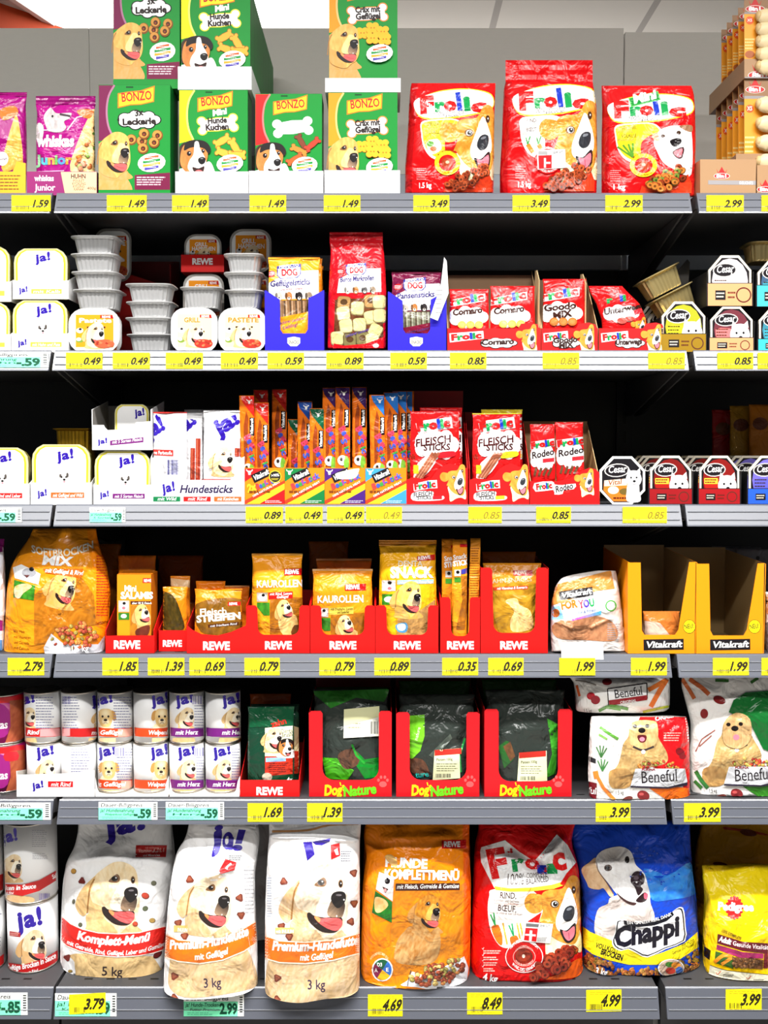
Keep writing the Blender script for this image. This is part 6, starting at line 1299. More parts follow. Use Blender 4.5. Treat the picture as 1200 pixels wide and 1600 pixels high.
# gold tray lying behind
def loose_tray(name, label, x0, x1, y0, y1, Y, dep, col, rim, group, mt=None, flutes=14, z=None, row=2):
    # fluted foil tray seen from its side, rim upwards
    mt = mt or FOIL; t = Thing('foil_tray', label, 'foil tray', group); A = V(x0, y0, Y); Bq = V(x1, y1, Y); zt = float(V((x0 + x1)/2, y0, Y)[2]); zb = float(V((x0 + x1)/2, y1, Y)[2]) if z is None else z
    xa, xb = float(A[0]), float(Bq[0]); m = M(); n = 64
    def loop(ins, z, fl):
        w, d = (xb - xa)/2 - ins, dep/2 - ins; cx, cy = (xa + xb)/2, Y + dep/2; pts = []
        for i in range(n):
            g = 2*math.pi*(i + .5)/n; e = 5.0; c, s_ = math.cos(g), math.sin(g); rr = (abs(c)**e + abs(s_)**e)**(-1/e)
            f = 1 - (fl if i % 2 else 0)
            pts.append((cx + w*rr*c*f, cy + d*rr*s_*f, z))
        return pts
    hh = zt - zb; L = [loop(.013, zb + .0004, 0), loop(.012, zb + .004, .035), loop(.007, zt - .006, .045), loop(.003, zt - .003, 0), loop(0, zt - .0025, 0), loop(0, zt - .0005, 0), loop(.003, zt, 0), loop(.004, zt - .003, 0)]
    v = np.concatenate([np.array(l) for l in L]); f = [(i*n + k, i*n + (k + 1) % n, (i + 1)*n + (k + 1) % n, (i + 1)*n + k) for i in range(len(L) - 1) for k in range(n)] + [tuple(range(n))[::-1]]
    m.add(v, f, lin(col)); t.part('tray_body', m, mt)
    q = M(); ld = np.array(loop(.0035, zt - .0018, 0)); q.add(np.concatenate([ld, ld + (0, 0, .0012)]), [tuple(range(n))[::-1], tuple(range(n, 2*n))] + [(k, (k + 1) % n, n + (k + 1) % n, n + k) for k in range(n)], lin(rim)); t.part('foil_lid', q, mt)
    t.done(); t.zt = zt; return t
loose_tray('', 'gold fluted tray in shade behind the orange ribbon tray', 78, 143, 669, 706, .16, .09, (206, 160, 40), (220, 190, 60), 'gold foil trays', z=ZS[2] + .0009)
# stick display
a = Art().at(0, 590, k3); ja(a, 765, 535, 822, 36, up=.25); a.text('Hundesticks', 840, 540, 1088, 540, 36, (40, 26, 70), b=2, sk=.22)
for x0, x1, c, t in ((718, 845, (20, 120, 70), 'mit Wild'), (860, 988, LR, 'mit Rind'), (1003, 1132, LO, 'mit Kaninchen')): a.rect(x0, 558, x1, 581, c); a.text(t, x0 + 28 - len(t), 576, x1 - 28 + len(t), 576, 15, WHITE, b=1, sk=.2)
a.at()
hs = tray('display_carton', 'white carton of sausage sticks with green, red and orange strips', 'carton', [(236, 800), (382, 800), (382, 714), (374, 716), (366, 744), (360, 750), (262, 750), (256, 742), (253, 720), (247, 715), (236, 715)], .022, .13, 2, (244, 244, 244), a, (196, 190, 184), 716, 655, 660, group='white cartons')
def sach(x, y, kind):
    a = Art().at(x, y, k3)
    if kind == 0:
        a.text('ja!', 700, 285, 778, 235, 72, LB, b=3, sk=.1); a.poly([(700, 335), (812, 340), (812, 368), (700, 362)], (206, 50, 44)); a.text('ohne Farbstoffe', 704, 358, 806, 362, 16, WHITE, b=1); a.bars(785, 385, 838, 455, 12, (70, 70, 130), 2)
    else:
        a.text('ja!', 1030 if kind == 2 else 845, 272, 1128 if kind == 2 else 925, 205, 72, LB, b=3, sk=.1)
        xs = (1098, 1122) if kind == 2 else (890, 915)
        for q, xx in enumerate(xs): a.line([(xx + 14, 330 - q*45), (xx + 12, 480 if kind == 1 else 370)], 22, (150, 50, 34)); a.line([(xx + 10, 335 - q*45), (xx + 8, 470 if kind == 1 else 360)], 6, (190, 90, 64))
        a.poly([(945, 475), (1120, 475), (1120, 490), (945, 490)], LR)
        if kind == 2: a.at(); golden(a, x + 1045*k3, y + 395*k3, k3*.2, detail=False)
    return a.at()
for i, (x0, y0, x1, Y, tl, c, lab) in enumerate(((240, 646, 293, .028, -1, (222, 222, 226), 'white stick sachet turned to its barcode side, left in the carton'), (286, 648, 318, .045, -2, (236, 236, 238), 'white stick sachet with two brown sticks, middle of the carton'), (318, 644, 380, .030, 0, (240, 240, 242), 'white stick sachet with retriever face, right in the carton'))):
    shadebag('stick_sachet', lab, 'treat sachet', x0, y0, x1, Y, .012, hs.zin, c, sach(0, 590, i), group='white stick sachets', tilt=tl, seal=(2.5, (190, 60, 56) if i < 1 else (226, 226, 228)))
shadebag('stick_sachet', 'white stick sachet at the rear of the carton', 'treat sachet', 288, 640, 376, .085, .012, hs.zin, (206, 206, 208), None, group='white stick sachets')
# four beef stick trays
def btray(i, x0, x1, cc, txt):
    a = Art().at(x0, 732, 1/3); w = (x1 - x0)*3
    a.poly([(0, 0), (95, 0), (0, 62)], cc); a.poly([(0, 165), (0, 150), (w, 55), (w, 85), (60, 165)], (228, 60, 30)); a.poly([(0, 165), (10, 165), (w, 70), (w, 100), (70, 165)], (250, 214, 40)); a.poly([(70, 165), (w, 98), (w, 165)], cc)
    if i in (0, 1, 2, 3): cow(a, 22, 18, 26)
    if txt: a.text(txt, 14, 112, 52, 100, 34, (250, 220, 40), b=3, sk=.2, out=(60, 30, 20))
    a.at(); vita(a, x0 + 15, 732 + 19, x0 + 38, 732 + 8, 7.5); a.at(x0, 732, 1/3); a.text('Beef-Stick', 34 if not txt else 56, 100, w - 24, 44 if not txt else 56, 26, WHITE, b=3, sk=.1, cols=[(206, 60, 60), (60, 90, 180), (60, 150, 70), (150, 60, 150), (60, 100, 190)], out=WHITE)
    a.lines(20, 128, w - 60, 90, 1, (120, 60, 10), .3, i); a.lines(95, 148, w - 6, 162, 2, WHITE, .3, i + 4)
    a.text('100% NATURAL MEAT', 38, 136, w - 20, 66, 10, WHITE, b=1)
    if i == 0: a.ell(142, 38, 29, 29, (250, 240, 60)); a.ell(142, 38, 26, 26, (36, 30, 26)); a.text('>90%', 124, 40, 162, 36, 13, WHITE, b=1); a.lines(124, 44, 160, 56, 2, (220, 200, 60), .4)
    if i == 2: a.poly([(60, 20), (150, 0), (160, 10), (140, 45), (70, 50), (50, 35)], (244, 240, 230), 4)
    return a.at()
BT = [(382.5, 444.5, (206, 24, 28), '2x'), (445, 507, (20, 120, 60), ''), (507.5, 570.5, (70, 30, 120), ''), (571, 635, (60, 150, 220), '')]
bn = ['red corner and 2x mark', 'green corner', 'purple corner and pale sticker', 'light blue corner']
for i, (x0, x1, cc, tx) in enumerate(BT):
    tray('stick_tray', f'orange beef stick tray with {bn[i]}', 'display tray', flat_front(x0, x1, 731), .022, .13, 2, (240, 130, 20), btray(i, x0, x1, cc, tx), (120, 60, 20), 731, 700, 700, group='orange beef stick trays')
def bstick(x, y, cc, lean=0):
    a = Art(); k = 1/3; a.at(x, y, k)
    a.poly([(0, 0), (66, 0), (66, 100), (10, 30)], cc); cow(a, 40, 26, 22, (240, 236, 230)); a.at(); vita(a, x + 19.4, y + 60, x + 19.6, y + 35, 4.2)
    a.at(x, y, k); a.poly([(14, 140), (26, 70), (36, 100), (30, 300), (16, 330)], (140, 60, 24)); a.text('Beef', 14, 190, 52, 250, 30, (230, 90, 110), b=3, cols=[(206, 60, 90), (60, 80, 180), (206, 60, 90)], out=WHITE); a.text('Stick', 24, 245, 58, 330, 26, (90, 170, 60), b=3, cols=[(60, 90, 190), (200, 60, 60), (60, 150, 70)], out=WHITE); a.ell(34, 340, 24, 24, (240, 236, 230)); a.ell(28, 335, 7, 9, (50, 40, 36)); a.poly([(44, 320), (62, 330), (62, 372), (40, 372)], (120, 180, 60), 2); return a.at()
ST = [(0, 376, 618, -2, .030, 3, 'leaning left out of the 2x tray'), (0, 397, 629, 0, .036, 4, 'in the middle of the 2x tray'), (0, 396, 609, 0, .090, 0, 'standing high at the back left of the 2x tray'), (0, 425, 608, 0, .085, 0, 'standing high at the back right of the 2x tray'),
      (1, 465, 627, 0, .06, 0, 'with blue head in the green cornered tray'), (1, 484, 638, 0, .045, 3, 'with green head in the green cornered tray'), (1, 450, 655, 0, .08, 0, 'low and dark in the green cornered tray'),
      (2, 504, 606, 0, .046, 0, 'left with purple head'), (2, 524, 605, 0, .036, 0, 'front with purple head'), (2, 550, 605, 0, .048, 0, 'right with purple head'),
      (3, 580, 617, -3, .030, 4, 'front with blue head, leaning'), (3, 600, 613, -1, .044, 2, 'second with blue head'), (3, 613, 611, 0, .058, 1, 'third with blue head'), (3, 622, 611, 2, .072, 0, 'rearmost with blue head')]
hc = {0: (214, 36, 30), 1: (20, 90, 60), 2: (60, 30, 90), 3: (40, 110, 190)}
for i, x, y, tl, Y, rt, lab in ST:
    c = (30, 70, 150) if (i == 1 and x == 465) else hc[i]
    stickpack('beef_stick', f'slim orange beef stick {lab}', x, y, x + 23, 0, Y, .010, ZS[2] + .003, (226, 110, 24), bstick(x, y + 1, c), tl, 'orange beef sticks')
# red meat stick displays
def wavelip(x0, x1, ys):
    n = len(ys); return [(x0, 800), (x1, 800)] + [(x1 - (x1 - x0)*i/(n - 1), y) for i, y in enumerate(ys[::-1])]
def fsart(x0, txt2):
    a = Art().at(x0 - 265, 590, k3)
    a.poly([(828, 498), (900, 482), (938, 480), (940, 518), (900, 520), (830, 532)], WHITE); a.at(); frolic(a, x0 - 265 + 833*k3, 590 + 525*k3, x0 - 265 + 932*k3, 590 + 512*k3, 9.3)
    a.at(x0 - 265, 590, k3); a.poly([(820, 545), (860, 532), (920, 535), (922, 555), (968, 555), (965, 572), (900, 578), (825, 575)], WHITE, 3); a.text('FLEISCH', 828, 562, 916, 552, 22, (40, 26, 24), b=2, sk=.1); a.text('STICKS', 846, 572, 912, 570, 16, (40, 26, 24), b=2); a.poly([(918, 555), (962, 553), (962, 570), (918, 572)], txt2)
    a.at(); frolicdog(a, x0 + 77, 590 + 482*k3, k3*.23, detail=False, flip=False); return a.at()
def fsbag(x0, x1, y0, Y, z, head, acc, lab, tl=0, art=True):
    a = Art().at(x0 - 271, 590, k3)
    if head: a.poly([(800, 148), (1100, 148), (1100, 170), (800, 172)], (214, 190, 40))
    a.poly([(838, 215), (880, 200), (1005, 185), (1012, 235), (850, 262)], (226, 226, 228)); bubble(a, 935, 315, 205, 150, WHITE, WHITE); a.poly([(828, 470), (850, 400), (920, 350), (930, 400), (870, 470)], (244, 240, 236), 2)
    a.at(); ox = x0 - 271; frolic(a, ox + 846*k3, 590 + 250*k3, ox + 1000*k3, 590 + 228*k3, 13)
    a.at(ox, 590, k3); a.text('FLEISCH', 838, 325, 1005, 302, 34, (70, 20, 22), b=2, sk=.12); a.text('STICKS', 875, 342, 1000, 338, 28, (70, 20, 22), b=2, sk=.05); a.poly([(945, 352), (1018, 345), (1020, 368), (948, 378)], acc, 3)
    for q in range(3): a.line([(838 + q*14, 470), (900 + q*14, 380), (920 + q*14, 352)], 13, (150, 84, 60)); a.line([(834 + q*14, 468), (896 + q*14, 378)], 4, (196, 130, 100))
    a.text('10', 818, 388, 838, 380, 24, (60, 40, 20), b=1); a.rect(828, 410, 852, 450, (236, 196, 40))
    return shadebag('meat_stick_bag', lab, 'treat bag', x0, y0, x1, Y, .02, z, (206, 24, 26), a.at() if art else None, group='red meat stick bags', tilt=tl, fr=.022)
for x0, x1, ac, l1, pos in ((635, 731, (206, 30, 40), 'left', 0), (733, 827, (240, 200, 40), 'right', 1)):
    ys = (750, 746, 747, 749, 748, 735, 728, 724, 726, 730, 732) if not pos else (750, 747, 748, 749, 745, 733, 727, 724, 728, 732, 734)
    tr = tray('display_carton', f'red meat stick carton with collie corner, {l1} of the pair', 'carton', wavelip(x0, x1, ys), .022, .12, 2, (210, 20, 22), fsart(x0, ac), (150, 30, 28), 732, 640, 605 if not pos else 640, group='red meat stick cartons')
    fsbag(x0 + 6, x1 - 12, 643 if not pos else 646, .028, tr.zin, pos, ac, ['front red meat stick bag with red badge', 'front red meat stick bag with yellow top'][pos])
    fsbag(x0 + 22, x1 - 6, 637 if not pos else 640, .055, tr.zin, pos, ac, ['second red meat stick bag, behind the red badge one', 'second yellow topped meat stick bag, behind the front one'][pos])
# rodeo carton
a = Art().at(760, 590, .3667); a.poly([(205, 450), (280, 442), (290, 455), (325, 458), (380, 452), (372, 475), (330, 480), (325, 495), (290, 498), (285, 478), (210, 486)], WHITE, 2); a.at(); frolic(a, 760 + 213*.3667, 590 + 478*.3667, 760 + 280*.3667, 590 + 470*.3667, 8.5); a.at(760, 590, .3667); a.text('Rodeo', 295, 490, 370, 472, 26, (40, 26, 24), b=2, sk=.15); a.ell(345, 486, 12, 5, (206, 40, 40)); a.at(); frolicdog(a, 760 + 425*.3667, 590 + 440*.3667, .3667*.16, detail=False)
tr = tray('display_carton', 'red open carton with brown inside and two small collie bags', 'carton', [(828, 800), (937, 800), (936, 738), (930, 733), (921, 731), (908, 736), (890, 748), (870, 752), (828, 752)], .022, .13, 2, (214, 20, 22), a, (176, 140, 96), 750, 660, 655, group='red meat stick cartons', sidecol=(200, 166, 120))
for i, (x0, x1, y0, Y, tl, lab) in enumerate(((829, 868, 663, .030, -1, 'left small red collie bag in the brown lined carton'), (870, 914, 660, .030, -3, 'right small red collie bag in the brown lined carton, tilted'))):
    a = Art(); a.poly([(x0 - 1, y0 + 28), (x1 - 1, y0 + 22), (x1, y0 + 34), (x0, y0 + 40)], (214, 214, 216)); bubble(a, (x0 + x1)/2, y0 + 52, x1 - x0 + 2, 40, WHITE, WHITE); frolic(a, x0 + 1, y0 + 38, x1 - 2, y0 + 32, 9); a.text('Rodeo', x0 + 2, y0 + 54, x1 - 2, y0 + 47, 10, (40, 24, 24), b=2, sk=.15); a.poly([(x1 - 20, y0 + 54), (x1 - 2, y0 + 52), (x1 - 2, y0 + 58), (x1 - 20, y0 + 60)], (206, 40, 50)); 
    for q in range(4): a.line([(x0 + 6 + q*7, y0 + 80), (x0 + 9 + q*8, y0 + 68)], 4, (90, 60, 40))
    shadebag('treat_bag', lab, 'treat bag', x0, y0, x1, Y, .022, tr.zin, (206, 22, 24), a, group='small collie bags', tilt=tl)
# eight-sided trays
def octo(label, x0, x1, y0, y1, Y, z, row, top, low, lipcol, kind, sleeve=True, lipy=None, depth=.10, rimc=(214, 206, 190), group='eight sided trays'):
    zz = ZS[row] + .0008 if z is None else z; yb = PYZ(zz, Y) if y1 is None else y1; w, h = x1 - x0, yb - y0; t = Thing('pet_food_tray', label, 'pet food tray', group); pl = Plane(Y); cut = .29
    O = lambda g, dy=0: [(x0 + w/2 + (x - .5)*w*g, y0 + h/2 + (y - .5)*h*g + dy) for x, y in ((cut, 0), (1 - cut, 0), (1, cut), (1, 1 - cut), (1 - cut, 1), (cut, 1), (0, 1 - cut), (0, cut))]
    a = Art(); a.poly(O(.90), (26, 24, 28)); cx, cy = x0 + w*.5, y0 + h*.5
    if kind == 'l':
        a.poly([(x0 + w*.1, y0 + h*.5), (x0 + w*.6, y0 + h*.48), (x0 + w*.85, y0 + h*.8), (x0 + w*.7, y0 + h*.93), (x0 + w*.3, y0 + h*.93), (x0 + w*.08, y0 + h*.7)], low); a.poly([(x0 + w*.1, y0 + h*.5), (x0 + w*.6, y0 + h*.46), (x0 + w*.6, y0 + h*.6), (x0 + w*.1, y0 + h*.62)], (236, 214, 190)); a.text('Vital', x0 + w*.18, y0 + h*.6, x0 + w*.48, y0 + h*.57, h*.1, (150, 70, 30), b=1, sk=.25, serif=True); a.ell(x0 + w*.3, y0 + h*.7, w*.12, h*.08, (240, 236, 220)); a.ell(x0 + w*.55, y0 + h*.73, w*.12, h*.07, (110, 90, 40)); a.lines(x0 + w*.3, y0 + h*.83, x0 + w*.7, y0 + h*.9, 1, (90, 30, 10), .5)
    else:
        a.ell(cx, cy, w*.42, h*.44, top); a.poly([(x0 + w*.12, cy), (x0 + w*.6, cy + h*.02), (x0 + w*.7, y0 + h*.85), (x0 + w*.3, y0 + h*.9)], low, 3)
    a.ell(x0 + w*.38, y0 + h*.29, w*.28, h*.14, (214, 210, 206), -4); a.ell(x0 + w*.38, y0 + h*.29, w*.255, h*.12, (30, 26, 30), -4); a.text('Cesar', x0 + w*.18, y0 + h*.345, x0 + w*.58, y0 + h*.325, h*.14, (250, 250, 250), b=1, sk=.2, serif=True)
    if kind == 'l': a.at(); westie(a, x0 + w*.75, y0 + h*.46, w/640, body=True)
    else:
        if kind == 'm': a.rect(x0 + w*.12, y0 + h*.46, x0 + w*.46, y0 + h*.58, (240, 190, 60)); a.lines(x0 + w*.14, y0 + h*.47, x0 + w*.44, y0 + h*.57, 2, (120, 20, 20), .5)
        else: a.lines(x0 + w*.14, y0 + h*.46, x0 + w*.44, y0 + h*.66, 3, (60, 40, 20), .35)
        westie(a, x0 + w*.70, y0 + h*.60, w/470)
    a.at(); m = M(); panel(m, O(1), pl, .004, rimc, rimc, art=a); t.part('lid', m, GLOSSCARD)
    q = M(); P = pl.map(*np.array(O(.93)).T) + np.array([0, .0042, 0]); P2 = pl.map(*np.array(O(.72)).T) + np.array([0, .034, 0]); q.add(np.concatenate([P, P2]), [(i, (i + 1) % 8, 8 + (i + 1) % 8, 8 + i) for i in range(8)] + [tuple(range(8, 16))], lin((196, 176, 120))); t.part('tray_body', q, FOIL)
    if sleeve:
        yl = y0 + h*.66 if lipy is None else lipy; a = Art(); a.poly([(x0 - 1, yl), (x1 + 1, yl), (x1 + 1, yb - 1), (x0 - 1, yb - 1)], lipcol); a.rect(x0 + w*.16, yl + (yb - yl)*.3, x0 + w*.40, yl + (yb - yl)*.72, (24, 20, 24)); a.lines(x0 + w*.18, yl + (yb - yl)*.35, x0 + w*.38, yl + (yb - yl)*.65, 2, (230, 220, 200), .4); a.lines(x0 + w*.45, yl + (yb - yl)*.3, x0 + w*.64, yl + (yb - yl)*.7, 2, (90, 30, 20), .4); a.ring(x0 + w*.82, yl + (yb - yl)*.5, (yb - yl)*.28, (yb - yl)*.34, (90, 40, 30))
        m = M(); p2 = Plane(Y - .005); yb2 = PYZ(zz, Y - .005) if y1 is None else yb; panel(m, [(x0 - 3, yb2), (x1 + 3, yb2), (x1 + 3, yl - 1), (x0 - 3, yl - 1)], p2, .001, (24, 22, 26), art=a); t.part('card_sleeve', m, CARD)
        for xx, sg in ((x0 - 3, 1), (x1 + 3, -1)):
            X = float(V(xx, yb2, Y - .005)[0]); s = M(); zt = float(V(xx, y0 + h*.32, Y)[2]); s.slab([(X, Y - .0039, zz), (X, Y + depth, zz), (X, Y + depth, zt), (X, Y - .0039, zt)], (.001*sg, 0, 0), (20, 20, 22)); t.part('sleeve_side', s, CARD, None, 2)
    t.done(); t.zt = float(V(x0, y0, Y)[2]); return t
octo('loose eight sided tray with orange half and standing white terrier', 937, 1008, 713, None, .024, None, 2, (30, 28, 30), (226, 120, 40), None, 'l', sleeve=False, rimc=(232, 232, 230))
for i, (x0, x1, tc, lc, pc, kd, lab) in enumerate(((1016, 1080, (120, 24, 22), (170, 30, 26), (150, 20, 26), 'm', 'left eight sided tray in a dark red sleeve, third shelf'), (1093, 1155, (130, 26, 24), (180, 34, 28), (160, 20, 26), 'm', 'right eight sided tray in a dark red sleeve, third shelf'), (1170, 1236, (110, 100, 190), (90, 90, 190), (40, 90, 220), 'x', 'eight sided tray in a blue sleeve at the right edge, third shelf'))):
    octo(lab, x0, x1, 712, None, .03, None, 2, tc, lc, pc, kd, lipy=764)
    for j in range(3):
        Yj = .135 + j*.045; q = 2.03/(2 + Yj); octo(f"{['second', 'third', 'rearmost'][j]} eight sided tray in line behind the {['left dark red', 'right dark red', 'blue'][i]} sleeve", 600 + (x0 - 600)*q, 600 + (x1 - 600)*q, 712, None, Yj, None, 2, tc, lc, pc, kd, sleeve=False)
for i, (x, y, c) in enumerate(((1112, 640, (170, 30, 30)), (1140, 634, (190, 140, 40)), (1170, 632, (200, 120, 30)))):
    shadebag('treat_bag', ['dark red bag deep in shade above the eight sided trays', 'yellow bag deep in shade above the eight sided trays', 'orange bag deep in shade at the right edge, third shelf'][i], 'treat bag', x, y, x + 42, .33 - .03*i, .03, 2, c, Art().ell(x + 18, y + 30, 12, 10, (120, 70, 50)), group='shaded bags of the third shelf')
for x0, x1, p, lab, f in ((384, 442, '0.89', 'yellow 0.89 ticket below the 2x beef stick tray', 0), (446, 504, '0.49', 'yellow 0.49 ticket below the green cornered beef stick tray', 0), (511, 569, '0.49', 'yellow 0.49 ticket below the purple cornered beef stick tray', 0), (572, 628, '0.49', 'yellow 0.49 ticket below the light blue cornered beef stick tray', 1), (732, 784, '0.85', 'yellow 0.85 ticket below the right meat stick carton', 1), (838, 892, '0.85', 'yellow 0.85 ticket below the brown lined carton', 0), (973, 1042, '0.85', 'yellow ticket with glare-paled print below the loose eight sided tray', 1)):
    ticket(2, x0, x1, p, lab, 792, 817, faint=bool(f))
ticket(2, -60, 34, '-.59', 'green ticket at left end of the third shelf', 793, 816, kind='g', art=G('-.59', 'ja! Hundenahrung', 'Rind'))
ticket(2, 140, 196, '-.59', 'small green ticket below the half empty carton', 793, 816, kind='g', art=G('-.59', 'ja! Hundenahrung', '5 Sorten'))
# ------------------------------------------------------------------ second row
k3 = 1/3; WHF = mat('white lacquered foil', 0.3, metal=0.45); YO = (244, 190, 70)
q1 = pate('lower white tray with yellow strip at the left end of the second shelf', -62, 17, 472, .03, None, 1, YO, '')
q2 = pate('lower white tray with yellow strip beside the tray tower, second shelf', 18, 107, 468, .03, None, 1, YO, 'mit Huhn und Pute')
pate('upper white tray at left picture edge, standing on a lower tray', -66, 17, 384, .034, q1.zt + .001, 1, YO, '', face=False)
pate('upper white tray with yellow strip, standing on the lower one beside the tower', 20, 107, 387, .034, q2.zt + .001, 1, YO, 'mit Kalb', face=False, jx=.42)
def lidtray(label, x0, x1, y0, Y, z, title, kind, rim=(236, 236, 236), name='pet_food_tray', group='orange label trays', dim=False):
    zz = ZS[1] + .0008 if z is None else z; yb = PYZ(zz, Y); w, h = x1 - x0, yb - y0; r = w*.3; t = Thing(name, label, 'pet food tray', group); pl = Plane(Y)
    def O(g): 
        o = []
        for cx, cy, b in ((x1 - r, y0 + r, -90), (x1 - r, yb - r, 0), (x0 + r, yb - r, 90), (x0 + r, y0 + r, 180)):
            for q in range(0, 91, 18): o.append((cx + r*math.cos(math.radians(b + q)), cy + r*math.sin(math.radians(b + q))))
        c = (x0 + w/2, y0 + h/2); return [((x - c[0])*g + c[0], (y - c[1])*g + c[1]) for x, y in o]
    a = Art(); a.poly(O(.90), (248, 248, 246)); X = lambda f: x0 + w*f; Yy = lambda f: y0 + h*f
    a.poly([(X(.14), Yy(.14)), (X(.86), Yy(.14)), (X(.88), Yy(.3)), (X(.88), Yy(.88)), (X(.14), Yy(.88))], (242, 150, 30) if kind == 0 else (250, 226, 170)); a.poly([(X(.62), Yy(.15)), (X(.86), Yy(.15)), (X(.88), Yy(.23)), (X(.62), Yy(.22))], (190, 24, 20)); a.text('REWE', X(.65), Yy(.215), X(.82), Yy(.215), h*.05, WHITE, b=2)
    tt = title.split('|'); 
    for i, s in enumerate(tt): a.text(s, X(.28 if i == 0 and len(tt) > 1 else .2), Yy(.32 + i*.12), X(.62 if i == 0 and len(tt) > 1 else .84), Yy(.32 + i*.12), h*.10, WHITE if kind == 0 else (206, 120, 40), b=2)
    a.poly([(X(.36), Yy(.41 + .1*(len(tt) - 1))), (X(.72), Yy(.41 + .1*(len(tt) - 1))), (X(.72), Yy(.45 + .1*(len(tt) - 1))), (X(.36), Yy(.45 + .1*(len(tt) - 1)))], (60, 26, 20)); a.ell(X(.22), Yy(.5), w*.07, h*.06, (226, 222, 220)); a.ell(X(.23), Yy(.47), w*.03, h*.025, BLACK); a.ell(X(.22), Yy(.72), w*.08, h*.06, (120, 150, 60)); a.ell(X(.2), Yy(.70), w*.05, h*.04, (240, 230, 220))
    a.at(); golden(a, X(.52), Yy(.62), w/1350, detail=False); a.ell(X(.70), Yy(.80), w*.2, h*.1, (200, 90, 60) if kind != 1 else (190, 50, 40)); R = random.Random(int(x0))
    for i in range(14): a.ell(X(.70) + R.uniform(-.15, .15)*w, Yy(.79) + R.uniform(-.06, .06)*h, w*.03, h*.022, R.choice([(226, 120, 80), (160, 50, 36), (210, 100, 60)]))
    m = M(); panel(m, O(1), pl, .003, rim, rim, art=a); t.part('lid', m, GLOSSCARD); q = M(); P = pl.map(*np.array(O(.93)).T) + np.array([0, .0032, 0]); P2 = pl.map(*np.array(O(.78)).T) + np.array([0, .032, 0]); n = len(P)
    q.add(np.concatenate([P, P2]), [(i, (i + 1) % n, n + (i + 1) % n, n + i) for i in range(n)] + [tuple(range(n, 2*n))], lin((206, 206, 206))); t.part('tray_body', q, WHF); t.done(); t.zt = float(V(x0, y0, Y)[2]); return t
def tower(x0, x1, tops, zb, Y, desc, dep=.085, shift=None):
    z = zb + .0006; hs = [float(V(600, tops[i], Y)[2]) for i in range(len(tops))][::-1]; n = len(hs)
    for i, zt in enumerate(hs):
        dx = shift[i] if shift else 0; yt = PYZ(zt, Y); t_ = Y
        loose_tray('', f"{['bottom', 'second', 'third', 'topmost'][i] if n > 1 else 'single'} pale fluted tray {desc}", x0 + dx, x1 + dx, yt, yt + 20, Y, dep, (196, 196, 196), (190, 190, 190), 'pale fluted trays', mt=WHF, z=z); z = zt + .0006
f1 = lidtray('front facing tray with orange label below the tall tower of four', 107, 187, 482, .03, None, 'Pastete', 0)
tower(106, 182, [367, 395, 423, 451], f1.zt, .024, 'of the tall tower at left', shift=[3, 1, 0, 0])
lidtray('second orange label tray half hidden right of the tall tower base', 124, 190, 488, .085, None, 'Pastete', 0)
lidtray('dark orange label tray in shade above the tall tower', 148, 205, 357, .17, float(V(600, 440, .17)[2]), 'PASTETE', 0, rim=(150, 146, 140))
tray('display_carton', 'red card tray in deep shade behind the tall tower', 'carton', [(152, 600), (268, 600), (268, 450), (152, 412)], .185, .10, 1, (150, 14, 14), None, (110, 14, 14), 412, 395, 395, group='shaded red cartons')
tower(192, 268, [442, 470, 495, 521], ZS[1], .03, 'of the short tower with purple print', shift=[2, 0, 1, 0])
g1 = lidtray('front facing grill tray with white label, left of the pair', 267, 340, 481, .03, None, 'GRILL|', 1)
g2 = lidtray('front facing grill tray with pale label, right of the pair', 341, 416, 481, .03, None, 'PASTETE', 1)
tower(278, 346, [447], g1.zt, .024, 'on the left grill tray')
tower(347, 410, [395, 424, 452], g2.zt, .024, 'on the right grill tray', shift=[1, 0, 0])
zb_ = float(V(600, 480, .12)[2])
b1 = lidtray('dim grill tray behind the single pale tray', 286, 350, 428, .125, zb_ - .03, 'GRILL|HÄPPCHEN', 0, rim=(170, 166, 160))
a = Art(); a.text('REWE', 300, 413, 332, 413, 9, WHITE, b=3)
rc = tray('display_carton', 'small red card tray with white word above the single pale tray', 'carton', flat_front(283, 350, 398), .115, .08, 1, (206, 18, 16), a, (120, 16, 14), 398, 372, None, z=b1.zt + .002, group='shaded red cartons')
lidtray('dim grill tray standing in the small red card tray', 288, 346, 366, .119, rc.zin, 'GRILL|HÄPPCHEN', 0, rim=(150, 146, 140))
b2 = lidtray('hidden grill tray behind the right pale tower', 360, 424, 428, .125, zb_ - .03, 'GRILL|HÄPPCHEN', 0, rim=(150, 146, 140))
lidtray('dim grill tray rising behind the right pale tower', 359, 424, 358, .119, b2.zt + .001, 'GRILL|HÄPPCHEN', 0, rim=(160, 156, 150))
